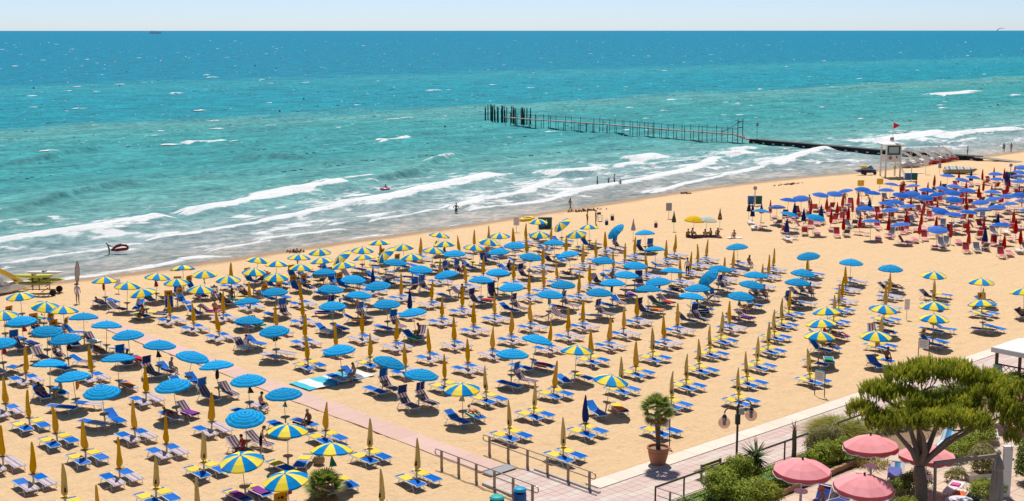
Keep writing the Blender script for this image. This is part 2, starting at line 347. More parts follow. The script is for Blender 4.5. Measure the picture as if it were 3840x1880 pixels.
# ------------------------------------------------------------------ mesh helpers
class MB:
    def __init__(self):
        self.v, self.f, self.m = [], [], []
    def add(self, vs, fs, mi=0):
        o = len(self.v)
        self.v += [tuple(p) for p in vs]
        self.f += [tuple(i + o for i in f) for f in fs]
        self.m += [mi] * len(fs)
        return self
    def box(self, c, s, mi=0, rot=None, taper=1.0):
        vs = []
        for dz in (-1, 1):
            k = taper if dz > 0 else 1.0
            for dx, dy in ((-1, -1), (1, -1), (1, 1), (-1, 1)):
                p = Vector((dx * s[0] / 2 * k, dy * s[1] / 2 * k, dz * s[2] / 2))
                if rot is not None:
                    p = rot @ p
                vs.append(p + Vector(c))
        return self.add(vs, [(3, 2, 1, 0), (4, 5, 6, 7), (0, 1, 5, 4), (1, 2, 6, 5), (2, 3, 7, 6), (3, 0, 4, 7)], mi)
    def tube(self, pts, rad, n=6, mi=0, cap=True, flat=1.0):
        pts = [Vector(p) for p in pts]
        if not isinstance(rad, (list, tuple)):
            rad = [rad] * len(pts)
        vs, fs = [], []
        ref = None
        for i, p in enumerate(pts):
            if i == 0:
                d = pts[1] - pts[0]
            elif i == len(pts) - 1:
                d = pts[-1] - pts[-2]
            else:
                d = (pts[i + 1] - pts[i]).normalized() + (pts[i] - pts[i - 1]).normalized()
            d = d.normalized() if d.length > 1e-9 else Vector((0, 0, 1))
            if ref is None:
                ref = Vector((0, 0, 1)) if abs(d.z) < 0.9 else Vector((1, 0, 0))
            u = d.cross(ref)
            u = u.normalized() if u.length > 1e-6 else d.orthogonal().normalized()
            w = u.cross(d).normalized()
            for k in range(n):
                a = 2 * math.pi * k / n
                vs.append(p + (u * math.cos(a) + w * math.sin(a) * flat) * rad[i])
        for i in range(len(pts) - 1):
            for k in range(n):
                a, b = i * n + k, i * n + (k + 1) % n
                fs.append((a, b, b + n, a + n))
        if cap:
            fs.append(tuple(range(n - 1, -1, -1)))
            fs.append(tuple(range((len(pts) - 1) * n, len(pts) * n)))
        return self.add(vs, fs, mi)
    def lathe(self, prof, n=12, mi=0, c=(0, 0, 0), lobes=0, lob=0.0, cap=True):
        vs, fs = [], []
        for r, z in prof:
            for k in range(n):
                a = 2 * math.pi * k / n
                rr = r * (1 + lob * (1 if (lobes and k % 2) else -1)) if lobes else r
                vs.append((c[0] + rr * math.cos(a), c[1] + rr * math.sin(a), c[2] + z))
        for i in range(len(prof) - 1):
            for k in range(n):
                a, b = i * n + k, i * n + (k + 1) % n
                fs.append((a, b, b + n, a + n))
        if cap:
            fs.append(tuple(range(n - 1, -1, -1)))
            fs.append(tuple(range((len(prof) - 1) * n, len(prof) * n)))
        return self.add(vs, fs, mi)
    def sheet(self, rows, mi=0, thick=0.0):
        """rows: list of equally long point rows"""
        k = len(rows[0])
        vs = [Vector(p) for r in rows for p in r]
        fs = [(i * k + j, i * k + j + 1, (i + 1) * k + j + 1, (i + 1) * k + j) for i in range(len(rows) - 1) for j in range(k - 1)]
        if thick:
            o = len(vs)
            vs += [p - Vector((0, 0, thick)) for p in vs]
            fs += [tuple(reversed([q + o for q in f])) for f in fs]
            R = len(rows)
            for j in range(k - 1):
                fs.append((j + 1, j, o + j, o + j + 1))
                e = (R - 1) * k
                fs.append((e + j, e + j + 1, o + e + j + 1, o + e + j))
            for i in range(R - 1):
                fs.append((i * k, (i + 1) * k, o + (i + 1) * k, o + i * k))
                e = k - 1
                fs.append(((i + 1) * k + e, i * k + e, o + i * k + e, o + (i + 1) * k + e))
        return self.add(vs, fs, mi)
    def mesh(self, name, mats, smooth=False):
        me = bpy.data.meshes.new(name)
        me.from_pydata([tuple(p) for p in self.v], [], self.f)
        if not isinstance(mats, (list, tuple)):
            mats = [mats]
        for m in mats:
            me.materials.append(m)
        if len(mats) > 1:
            me.polygons.foreach_set('material_index', self.m)
        if smooth:
            me.polygons.foreach_set('use_smooth', [True] * len(me.polygons))
        me.update()
        return me

def np_mesh(name, verts, faces_flat, per, mats, smooth=False, mat_idx=None):
    """numpy arrays to mesh; all faces have `per` corners"""
    me = bpy.data.meshes.new(name)
    nv, nf = len(verts), len(faces_flat) // per
    me.vertices.add(nv)
    me.vertices.foreach_set('co', np.ascontiguousarray(verts, dtype=np.float32).ravel())
    me.loops.add(nf * per)
    me.loops.foreach_set('vertex_index', np.ascontiguousarray(faces_flat, dtype=np.int32))
    me.polygons.add(nf)
    me.polygons.foreach_set('loop_start', np.arange(0, nf * per, per, dtype=np.int32))
    if mat_idx is not None:
        me.polygons.foreach_set('material_index', np.ascontiguousarray(mat_idx, dtype=np.int32))
    me.polygons.foreach_set('use_smooth', np.full(nf, smooth, dtype=bool))
    for m in (mats if isinstance(mats, (list, tuple)) else [mats]):
        me.materials.append(m)
    me.update(calc_edges=True)
    me.validate()
    return me

def ob(name, me=None, parent=None, loc=(0, 0, 0), rot=(0, 0, 0), scale=None):
    o = bpy.data.objects.new(name, me)
    o.location = loc
    o.rotation_euler = rot
    if scale is not None:
        o.scale = scale
    if parent is not None:
        o.parent = parent
    COL.objects.link(o)
    return o

def tag(o, label, cat, group=None):
    o['label'] = label
    o['category'] = cat
    if group:
        o['group'] = group
    return o

def struct(o, kind='structure'):
    o['kind'] = kind
    return o

def assemble(name, spec, loc, rotz, label, cat, group=None, tilt=None, scale=None):
    """a thing: an Empty at its base with its parts and sub-parts; spec = [(part name, mesh, [(sub-part name, mesh)...])]"""
    r = ob(name, None, None, loc, (tilt[0], tilt[1], rotz) if tilt else (0, 0, rotz), scale)
    r.empty_display_size = 0.2
    tag(r, label, cat, group)
    for e in spec:
        p = ob(e[0], e[1], r)
        for s in (e[2] if len(e) > 2 else []):
            ob(s[0], s[1], p)
    return r

ONES = ['', 'first', 'second', 'third', 'fourth', 'fifth', 'sixth', 'seventh', 'eighth', 'ninth', 'tenth', 'eleventh', 'twelfth', 'thirteenth',
        'fourteenth', 'fifteenth', 'sixteenth', 'seventeenth', 'eighteenth', 'nineteenth']
TENS = {2: ('twentieth', 'twenty'), 3: ('thirtieth', 'thirty'), 4: ('fortieth', 'forty'), 5: ('fiftieth', 'fifty'), 6: ('sixtieth', 'sixty'),
        7: ('seventieth', 'seventy'), 8: ('eightieth', 'eighty'), 9: ('ninetieth', 'ninety')}
def ordinal(k):
    if k >= 100:
        return 'hundredth' if k == 100 else 'hundred-and-' + ordinal(k - 100)
    if k < 20:
        return ONES[k]
    t, o = divmod(k, 10)
    return TENS[t][0] if o == 0 else TENS[t][1] + '-' + ONES[o]

def cam_dist(x, y):
    return math.hypot(x, y)
def cam_x(x, y):
    """horizontal bearing from the camera, for counting left to right"""
    return (x * RIGHT.x + y * RIGHT.y) / (x * FWD.x + y * FWD.y)

# cheap tileless value noise on arrays
def vnoise(x, y, seed=0):
    xi, yi = np.floor(x).astype(np.int64), np.floor(y).astype(np.int64)
    xf, yf = x - xi, y - yi
    u, v = xf * xf * (3 - 2 * xf), yf * yf * (3 - 2 * yf)
    def h(a, b):
        n = (a * 374761393 + b * 668265263 + seed * 1442695041) & 0xFFFFFFFF
        n = ((n ^ (n >> 13)) * 1274126177) & 0xFFFFFFFF
        return ((n ^ (n >> 16)) & 0xFFFF) / 65535.0
    return (h(xi, yi) * (1 - u) + h(xi + 1, yi) * u) * (1 - v) + (h(xi, yi + 1) * (1 - u) + h(xi + 1, yi + 1) * u) * v
def fnoise(x, y, seed=0, octv=4, gain=0.5):
    s, a, t = 0, 1.0, 0
    for i in range(octv):
        s = s + a * vnoise(x * 2 ** i + 17.3 * i, y * 2 ** i + 9.1 * i, seed + i)
        t += a
        a *= gain
    return s / t

# ================================================================== SETTING
SEA_Z = -0.2
SH = np.array([(-200, 113.5), (0, 114.5)] + SHORE + [(300, 117.5), (420, 120), (600, 125), (3000, 125)], dtype=float)
SH = SH[np.argsort(SH[:, 0])]
def shore_y(x):
    return np.interp(x, SH[:, 0], SH[:, 1])

def axis(segs):
    out = []
    for a, b, s in segs:
        out.append(np.arange(a, b, s))
    out.append(np.array([segs[-1][1]], dtype=float))
    return np.concatenate(out)

def grid_faces(nx, ny):
    i, j = np.meshgrid(np.arange(nx - 1), np.arange(ny - 1), indexing='ij')
    a = (i * ny + j).ravel()
    return np.stack([a, a + ny, a + ny + 1, a + 1], 1).ravel()

# ---- sand
def sand_material():
    m, nt, n, l, b = new_mat('dry_sand')
    v = coords(n, l, 'Object')
    a = n.new('ShaderNodeAttribute')
    a.attribute_name = 'wet'
    n1 = noise_n(n, l, v, 0.35, 5, 0.6)
    n2 = noise_n(n, l, v, 3.2, 5, 0.65)
    n3 = noise_n(n, l, v, 22.0, 4, 0.7)
    base = mix_rgb(n, l, n1, (0.72, 0.49, 0.27, 1), (0.775, 0.555, 0.335, 1))
    base = mix_rgb(n, l, math_n(n, l, 'MULTIPLY', ramp_n(n, l, n2, [(0.35, (0, 0, 0)), (0.7, (1, 1, 1))]), 0.55), base, (0.58, 0.375, 0.19, 1))
    base = mix_rgb(n, l, math_n(n, l, 'MULTIPLY', n3, 0.25), base, (0.76, 0.56, 0.345, 1))
    wet = math_n(n, l, 'ADD', a.outputs['Fac'], math_n(n, l, 'MULTIPLY_ADD', n1, 0.5, -0.25))
    wetf = ramp_n(n, l, wet, [(0.3, (0, 0, 0)), (0.62, (1, 1, 1))])
    base = mix_rgb(n, l, wetf, base, (0.40, 0.245, 0.13, 1))
    l.new(base, b.inputs['Base Color'])
    rg = mix_rgb(n, l, wetf, (0.95, 0.95, 0.95, 1), (0.45, 0.45, 0.45, 1))
    l.new(rg, b.inputs['Roughness'])
    b.inputs['Specular IOR Level'].default_value = 0.15
    hgt = math_n(n, l, 'MULTIPLY_ADD', n2, 1.0, math_n(n, l, 'MULTIPLY', n3, 0.35))
    bp = n.new('ShaderNodeBump')
    bp.inputs['Strength'].default_value = 1.0
    bp.inputs['Distance'].default_value = 0.14
    l.new(hgt, bp.inputs['Height'])
    l.new(bp.outputs[0], b.inputs['Normal'])
    return m
xs = axis([(-260, 0, 13), (0, 20, 2), (20, 108, 0.25), (108, 180, 0.8), (180, 300, 3), (300, 900, 40)])
ys = axis([(-60, 40, 10), (40, 43.2, 1.0), (43.2, 100, 0.25), (100, 125, 0.5), (125, 190, 6)])
X, Y = np.meshgrid(xs, ys, indexing='ij')
d = Y - shore_y(X)
Z = np.interp(d, [-200, -13, -7, 0, 12, 40, 80], [0, 0, 0.03, SEA_Z, -0.75, -1.8, -3.0])
tread = np.clip((Y - 43.5) / 1.0, 0, 1) * np.clip((-d - 2.5) / 4, 0, 1)
foot = fnoise(X * 1.5, Y * 1.5, 3, 3) - 0.5
pit = np.clip(vnoise(X * 2.1, Y * 2.1, 9) - 0.58, 0, 1)
Z = Z + tread * (foot * 0.15 - pit * 0.20 + (fnoise(X * 0.12, Y * 0.12, 5, 2) - 0.5) * 0.10)
Z[(Y < 43.3)] = -0.25
# the sand is swept level under the boardwalk
wk = np.clip(1 - np.abs(X - 42.6) / 1.3, 0, 1)
Z = np.where((np.abs(X - 42.6) < 1.2) & (Y < 90), np.minimum(Z, -0.02), Z)
sand_me = np_mesh('beach_sand', np.stack([X, Y, Z], -1).reshape(-1, 3), grid_faces(len(xs), len(ys)), 4, sand_material(), True)
wa = sand_me.attributes.new('wet', 'FLOAT', 'POINT')
wa.data.foreach_set('value', np.clip(np.interp(d, [-7, -2.5, 0, 5], [0, 0.35, 0.95, 1]), 0, 1).astype(np.float32).ravel())
struct(ob('beach_sand', sand_me))

# ---- sea
def sea_material():
    m, nt, n, l, b = new_mat('sea_water')
    v = coords(n, l, 'Object')
    ad = n.new('ShaderNodeAttribute'); ad.attribute_name = 'dlog'
    af = n.new('ShaderNodeAttribute'); af.attribute_name = 'foam'
    vs_ = coords(n, l, 'Object', (0.02, 0.06, 0.05))
    warp = noise_n(n, l, vs_, 1.0, 4, 0.6)
    t = math_n(n, l, 'MULTIPLY_ADD', warp, 0.045, math_n(n, l, 'ADD', ad.outputs['Fac'], -0.022))
    # dlog = log10(distance from the waterline in metres + 1) / 4
    def p(dist):
        return math.log10(dist + 1) / 4
    col = ramp_n(n, l, t, [
        (0.0, (0.30, 0.285, 0.25)), (p(6), (0.275, 0.295, 0.285)), (p(16), (0.225, 0.305, 0.32)), (p(30), (0.14, 0.30, 0.31)),
        (p(50), (0.085, 0.285, 0.285)), (p(85), (0.028, 0.245, 0.265)), (p(140), (0.032, 0.25, 0.27)), (p(178), (0.075, 0.27, 0.28)),
        (p(192), (0.005, 0.215, 0.28)), (p(300), (0.005, 0.22, 0.30)), (p(400), (0.022, 0.235, 0.30)),
        (p(440), (0.003, 0.185, 0.285)), (p(900), (0.003, 0.18, 0.29)), (p(2500), (0.003, 0.18, 0.30)), (1.0, (0.006, 0.185, 0.32))])
    # wind texture: ripple light and shade painted as small pale and dark strokes
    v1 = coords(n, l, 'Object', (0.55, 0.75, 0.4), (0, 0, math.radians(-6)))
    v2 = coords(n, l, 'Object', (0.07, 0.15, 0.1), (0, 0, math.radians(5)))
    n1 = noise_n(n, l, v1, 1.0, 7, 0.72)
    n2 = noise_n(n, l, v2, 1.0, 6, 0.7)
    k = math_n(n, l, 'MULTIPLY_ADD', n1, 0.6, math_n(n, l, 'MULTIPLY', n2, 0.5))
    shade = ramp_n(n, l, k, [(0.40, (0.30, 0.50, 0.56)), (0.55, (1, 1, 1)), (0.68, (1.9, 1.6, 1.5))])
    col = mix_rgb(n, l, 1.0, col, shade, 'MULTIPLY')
    # sand stirred up by the breakers
    # foam: breaker lines from the wave mesh, broken up by fine noise
    v3 = coords(n, l, 'Object', (0.5, 1.25, 0.5), (0, 0, math.radians(4)))
    n3 = noise_n(n, l, v3, 1.0, 8, 0.78)
    fz = math_n(n, l, 'ADD', af.outputs['Fac'], math_n(n, l, 'MULTIPLY_ADD', n3, 1.7, -0.85))
    ff = ramp_n(n, l, fz, [(0.42, (0, 0, 0)), (0.72, (1, 1, 1))])
    # loose foam flecks, with sea sparkle painted in as white specks
    v4 = coords(n, l, 'Object', (0.30, 0.42, 0.3), (0, 0, math.radians(-5)))
    n4 = noise_n(n, l, v4, 1.0, 8, 0.8)
    fl = ramp_n(n, l, n4, [(0.66, (0, 0, 0)), (0.76, (0.6, 0.6, 0.6))])
    v5 = coords(n, l, 'Object', (0.9, 0.75, 0.3), (0, 0, math.radians(12)))
    n5 = noise_n(n, l, v5, 1.0, 4, 0.7)
    fs = ramp_n(n, l, n5, [(0.67, (0, 0, 0)), (0.78, (0.5, 0.5, 0.5))])
    fl = mix_rgb(n, l, 1.0, fl, fs, 'LIGHTEN')
    fo = mix_rgb(n, l, 1.0, ff, fl, 'LIGHTEN')
    col = mix_rgb(n, l, fo, col, (0.70, 0.71, 0.71, 1))
    n.remove(b)
    df = n.new('ShaderNodeBsdfDiffuse')
    gl = n.new('ShaderNodeBsdfGlossy')
    gl.inputs['Roughness'].default_value = 0.6
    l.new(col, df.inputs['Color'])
    mx = n.new('ShaderNodeMixShader')
    l.new(math_n(n, l, 'MULTIPLY_ADD', fo, -0.022, 0.022, True), mx.inputs[0])
    l.new(df.outputs[0], mx.inputs[1])
    l.new(gl.outputs[0], mx.inputs[2])
    l.new(mx.outputs[0], n['Material Output'].inputs[0])
    bp = n.new('ShaderNodeBump')
    bp.inputs['Strength'].default_value = 0.9
    bp.inputs['Distance'].default_value = 0.5
    hgt = math_n(n, l, 'MULTIPLY_ADD', n1, 0.45, math_n(n, l, 'MULTIPLY_ADD', n4, 0.5, math_n(n, l, 'MULTIPLY', n3, 0.12)))
    l.new(hgt, bp.inputs['Height'])
    l.new(bp.outputs[0], df.inputs['Normal'])
    l.new(bp.outputs[0], gl.inputs['Normal'])
    return m
SEA_MAT = sea_material()

def foam_field(X, Y):
    f = np.zeros_like(X)
    lift = np.zeros_like(X)
    wob = (fnoise(X * 0.35, Y * 0.35, 21, 3) - 0.5) * 2.2 + (fnoise(X * 0.09, Y * 0.09, 25, 2) - 0.5) * 3.0
    mott = fnoise(X * 0.30, Y * 0.75, 31, 4, 0.62)
    for cw, tr, amp, pts in FOAM:
        p = np.array(sorted(pts))
        if p[-1, 0] - p[0, 0] < 0.5:
            continue
        x0, x1 = p[0, 0], p[-1, 0]
        ln = x1 - x0
        yl = np.interp(X, p[:, 0], p[:, 1])
        end = np.clip((X - x0 + 1.5) / max(2.0, 0.10 * ln), 0, 1) * np.clip((x1 + 1.5 - X) / max(2.0, 0.10 * ln), 0, 1)
        s = Y - yl + wob * min(1.0, 0.25 + cw * 0.12)
        cwx = cw * (0.35 + 0.65 * end)
        core = np.clip((s + 0.35) / 0.5, 0, 1) * np.clip((cwx - s) / (0.35 * cwx + 0.3) + 0.2, 0, 1)
        trail = np.clip((s + 0.2) / 0.5, 0, 1) * np.clip(1 - (s - cwx) / (tr * 1.5 + 0.01), 0, 1) * np.clip((mott - 0.36) * 3.4, 0, 1) * 0.80
        g = amp * np.maximum(core * (0.70 + 0.75 * (mott - 0.3)), trail) * np.clip(end * 3, 0, 1)
        g = np.where(end > 0, g, 0)
        f = np.maximum(f, g)
        if cw >= 1.2:
            bump = np.exp(-((s - cwx * 0.35) / (0.55 * cwx + 0.5)) ** 2) * min(0.85, 0.16 * cw + 0.10) * end
            lift = np.maximum(lift, bump)
    rid = np.zeros_like(X)
    for pts in RIDGES:
        p = np.array(sorted(pts))
        x0, x1 = p[0, 0], p[-1, 0]
        yl = np.interp(X, p[:, 0], p[:, 1]) + wob * 0.5
        end = np.clip((X - x0 + 3) / 12, 0, 1) * np.clip((x1 + 3 - X) / 12, 0, 1)
        s = Y - yl
        rid = np.maximum(rid, np.where(s > 0, np.exp(-(s / 2.4) ** 2), np.exp(-(s / 0.9) ** 2)) * 1.05 * end)
        f = np.maximum(f, np.exp(-((s - 0.3) / 0.7) ** 2) * np.clip(mott - 0.46, 0, 1) * 2.2 * end)
    return f, np.maximum(lift, rid)
sx = axis([(-60, 30, 6), (30, 300, 0.6), (300, 420, 2.0), (420, 1400, 14)])
sd = axis([(-4, 4, 0.3), (4, 60, 0.45), (60, 150, 0.8), (150, 330, 2.0), (330, 700, 8)])
X, Dd = np.meshgrid(sx, sd, indexing='ij')
Y = shore_y(X) + Dd
foam, lift = foam_field(X, Y)
# thin lace of foam drifting between the breakers
lace = np.clip(fnoise(X * 0.22, Y * 0.5, 77, 4, 0.65) - 0.42, 0, 1) * 2.6 * np.interp(Dd, [0, 4, 12, 30, 55, 75], [0.1, 0.5, 0.95, 0.9, 0.25, 0])
foam = np.maximum(foam, lace)
swell = np.zeros_like(X)
for wl_, am, ang, phs in ((11.0, 0.10, 3, 0.3), (7.3, 0.07, -6, 1.9), (4.4, 0.045, 9, 4.0), (18, 0.10, -2, 2.2)):
    a = math.radians(ang)
    swell += am * np.sin(2 * math.pi * (Y * math.cos(a) + X * math.sin(a)) / wl_ + phs + 5.0 * fnoise(X * 0.02, Y * 0.03, 51, 2))
swell *= np.interp(Dd, [0, 6, 40, 200, 500, 700], [0, 0.25, 0.9, 1.1, 0.8, 0]) * (0.5 + fnoise(X * 0.03, Y * 0.05, 61, 2))
Z = SEA_Z + swell + lift * np.interp(Dd, [0, 3, 12], [0.1, 0.5, 1]) + (fnoise(X * 0.8, Y * 1.2, 71, 3) - 0.5) * 0.12 * np.interp(Dd, [0, 5, 200, 500], [0, 1, 1, 0])
Z = np.where(Dd < 0, SEA_Z + 0.015 * np.maximum(Dd, -0.6), Z)
vA = np.stack([X, Y, Z], -1).reshape(-1, 3)
fA = grid_faces(len(sx), len(sd))
far_x = np.concatenate([np.linspace(-3000, 6000, 46), np.array([8000, 11000, 15000, 22000, 35000, 60000, 100000])])
far_d = np.array([690, 760, 850, 1000, 1250, 1600, 2200, 3200, 5000, 8000, 14000, 25000, 50000], dtype=float)
X2, D2 = np.meshgrid(far_x, far_d, indexing='ij')
Y2 = 125 + D2
vB = np.stack([X2, Y2, np.full_like(X2, SEA_Z - 0.05)], -1).reshape(-1, 3)
side_x = np.array([1390., 1600, 2000, 2600, 3400, 5000, 9000])
side_d = axis([(-5, 60, 6), (60, 720, 30)])
X3, D3 = np.meshgrid(side_x, side_d, indexing='ij')
vC = np.stack([X3, 125 + D3, np.full_like(X3, SEA_Z - 0.04)], -1).reshape(-1, 3)
fB = grid_faces(len(far_x), len(far_d)) + len(vA)
fC = grid_faces(len(side_x), len(side_d)) + len(vA) + len(vB)
# choppy wind waves standing on the swell, each a short peaked crest
rw = np.random.default_rng(23)
nw = 17000
u = rw.random(nw)
dist = np.where(rw.random(nw) < 0.6, 1 / (1 / 7000 + u * (1 / 210 - 1 / 7000)), 210 * (7000 / 210.0) ** u)
az_ = np.radians(rw.uniform(17, 68, nw))
wx, wy = np.sin(az_) * dist, np.cos(az_) * dist
dsh = wy - shore_y(wx)
ok = dsh > 45
wx, wy, dist, dsh = wx[ok], wy[ok], dist[ok], dsh[ok]
nw = len(wx)
sc = np.clip(dist / 800, 0.22, 1.5) * (0.6 + 0.8 * rw.random(nw))
Lw, hw = 2.2 * sc * (0.6 + 0.9 * rw.random(nw)), 0.34 * sc * (0.4 + 0.9 * rw.random(nw))
an = np.radians(rw.normal(-4, 11, nw))
ca, sa = np.cos(an), np.sin(an)
loc = []
for (lx, ly, lz) in ((-0.5, 0, 0), (-0.2, -0.55, 0), (-0.2, 0.1, 0.8), (-0.2, 1.1, 0), (0.22, -0.6, 0), (0.22, 0.05, 1.0), (0.22, 1.2, 0), (0.5, 0.1, 0)):
    px, py, pz = lx * Lw, ly * hw * 3.0, lz * hw
    loc.append(np.stack([wx + px * ca - py * sa, wy + px * sa + py * ca, SEA_Z - 0.06 + pz], 1))
vW = np.stack(loc, 1).reshape(-1, 3)
quad = np.array([[0, 1, 2, 2], [0, 2, 3, 3], [1, 4, 5, 2], [2, 5, 6, 3], [4, 7, 5, 5], [5, 7, 6, 6]])
tri = np.array([[0, 1, 2], [0, 2, 3], [1, 4, 5], [1, 5, 2], [2, 5, 6], [2, 6, 3], [4, 7, 5], [5, 7, 6]]).ravel()
fW = (tri[None, :] + (np.arange(nw) * 8)[:, None]).ravel()
def quads_to_tris(f):
    f = f.reshape(-1, 4)
    return np.concatenate([f[:, [0, 1, 2]], f[:, [0, 2, 3]]], 1).ravel()
n0 = len(vA) + len(vB) + len(vC)
sea_me = np_mesh('sea', np.concatenate([vA, vB, vC, vW]), np.concatenate([quads_to_tris(np.concatenate([fA, fB, fC])), fW + n0]), 3, SEA_MAT, True)
dl = np.concatenate([Dd.ravel(), D2.ravel() + 10, D3.ravel() + 5, np.repeat(dsh, 8)])
fw = np.zeros((nw, 8)); crest = rw.random(nw) < 0.03
fw[crest, 5] = 0.9
at = sea_me.attributes.new('dlog', 'FLOAT', 'POINT')
at.data.foreach_set('value', (np.log10(np.maximum(dl, 0) + 1) / 4).astype(np.float32))
at = sea_me.attributes.new('foam', 'FLOAT', 'POINT')
at.data.foreach_set('value', np.concatenate([foam.ravel(), np.zeros(len(vB) + len(vC)), fw.ravel()]).astype(np.float32))
struct(ob('sea', sea_me))

# ---- whitecaps: small foam crests standing on the open water, far too many to count
FOAM_MAT = M('sea_foam', (0.72, 0.73, 0.73), 0.95, 0.06, 1.0, 0.1)
vs_, fs_ = [], []
r2 = random.Random(5)
for i in range(1300):
    az = math.radians(r2.uniform(19.0, 65.5))
    dist = 260 * (3600 / 260.0) ** (r2.random() ** 1.25)
    x, y = math.sin(az) * dist, math.cos(az) * dist
    if y - float(shore_y(x)) < 70:
        continue
    big = r2.random() ** 9
    L = (0.30 + 4.0 * big) * (1 + dist / 2600)
    hh = (0.05 + 0.26 * big) * (0.8 + dist / 2200)
    wd = 0.35 + 0.9 * big + dist / 2200
    a = math.radians(r2.uniform(-14, 8))
    ca, sa = math.cos(a), math.sin(a)
    o = len(vs_)
    nn = 6
    for k in range(nn):
        t = k / (nn - 1)
        prof = math.sin(math.pi * t) ** 0.7 * (0.25 + 0.8 * r2.random()) if 0 < t < 1 else 0.02
        px = (t - 0.5) * L
        jy = r2.uniform(-0.6, 0.6) * wd
        for (yy, zz) in ((-wd * 0.5 * prof + jy, 0), (jy, hh * prof), (wd * prof + jy, 0.02)):
            vs_.append((x + px * ca - yy * sa, y + px * sa + yy * ca, SEA_Z + 0.02 + zz))
    for k in range(nn - 1):
        q = o + k * 3
        fs_ += [(q, q + 3, q + 4, q + 1), (q + 1, q + 4, q + 5, q + 2)]
wc = MB().add(vs_, fs_).mesh('whitecaps', FOAM_MAT, True)
o = ob('whitecaps', wc)
tag(struct(o, 'stuff'), 'scattered white foam crests out on the open sea', 'whitecaps')

# ---- promenade, ramp, boardwalk and garden ground
def wave_paving():
    """pink and cream paving laid in wavy bands that run on from tile to tile"""
    m, nt, n, l, b = new_mat('wave_paving')
    g = n.new('ShaderNodeNewGeometry')
    s = n.new('ShaderNodeSeparateXYZ')
    l.new(g.outputs['Position'], s.inputs[0])
    wv = math_n(n, l, 'SINE', math_n(n, l, 'MULTIPLY', s.outputs[0], 2.1))
    t = math_n(n, l, 'MULTIPLY_ADD', wv, 0.20, math_n(n, l, 'MULTIPLY_ADD', s.outputs[0], 0.12, s.outputs[1]))
    t = math_n(n, l, 'SINE', math_n(n, l, 'MULTIPLY', t, 3.7))
    f = ramp_n(n, l, t, [(0.42, (0, 0, 0)), (0.58, (1, 1, 1))])
    oi = n.new('ShaderNodeObjectInfo')
    nz = noise_n(n, l, g.outputs['Position'], 2.0, 5, 0.65)
    nz2 = noise_n(n, l, g.outputs['Position'], 14.0, 4, 0.7)
    a = mix_rgb(n, l, nz, (0.58, 0.42, 0.37, 1), (0.66, 0.50, 0.45, 1))
    c = mix_rgb(n, l, nz, (0.60, 0.50, 0.43, 1), (0.68, 0.585, 0.51, 1))
    o = mix_rgb(n, l, f, a, c)
    o = mix_rgb(n, l, math_n(n, l, 'MULTIPLY', nz2, 0.22), o, (0.36, 0.30, 0.26, 1))
    o = mix_rgb(n, l, math_n(n, l, 'MULTIPLY', oi.outputs['Random'], 0.16), o, (0.42, 0.34, 0.30, 1))
    l.new(o, b.inputs['Base Color'])
    b.inputs['Roughness'].default_value = 0.85
    b.inputs['Specular IOR Level'].default_value = 0.2
    return m
PAVE = wave_paving()
GROUT = M('paving_joint', (0.46, 0.36, 0.31), 0.95, 0.2, 3)
KERB = M('pale_kerb_concrete', (0.70, 0.60, 0.50), 0.85, 0.08, 2.5, 0.2, bump=0.2, objvar=0.05)
prom = struct(ob('promenade', MB().box((60, 41.0, -0.09), (200, 4.4, 0.2)).mesh('promenade_bed', GROUT)))
tile_me = MB().box((0, 0, 0.0), (0.492, 0.492, 0.03), taper=0.985).mesh('tile', PAVE)
tiles = []
for i in range(-40, 210):
    for j in range(7):
        x, y = 44.3 - 0.25 + i * 0.5, 38.95 + 0.25 + j * 0.5
        if y < 42.3:
            tiles.append((cam_dist(x, y), x, y, 0.025))
tiles = [t for t in tiles if t[1] > 40.0]
tiles.sort()
far_t = MB()
for k, (dd, x, y, z) in enumerate(tiles):
    if k < 300:
        ob('tile', tile_me, prom, (x, y, z + random.uniform(-0.002, 0.002)))
    else:
        far_t.box((x, y, z), (0.492, 0.492, 0.03), taper=0.985)
o = ob('farther_tiles', far_t.mesh('farther_tiles', PAVE), prom)
struct(o, 'stuff')
ramp_o = struct(ob('ramp_path', MB().box((42.3, 44.75, -0.06), (3.5, 4.9, 0.14)).mesh('ramp_bed', GROUT)))
for i in range(7):
    for j in range(-2, 8):
        ob('tile', tile_me, ramp_o, (40.8 + i * 0.5, 43.35 + j * 0.485, 0.025 + random.uniform(-0.002, 0.002)), (0, 0, 0), (1, 0.96, 1))
kerb_root = struct(ob('kerb', MB().box((100, 42.87, -0.14), (112, 0.9, 0.2)).mesh('kerb_bed', GROUT)))
slab = MB().box((0, 0, 0), (1.494, 1.03, 0.16), taper=0.995).mesh('kerb_slab', KERB)
for i in range(70):
    ob('slab', slab, kerb_root, (45.2 + i * 1.5, 42.85, 0.0 + random.uniform(-0.003, 0.003)))
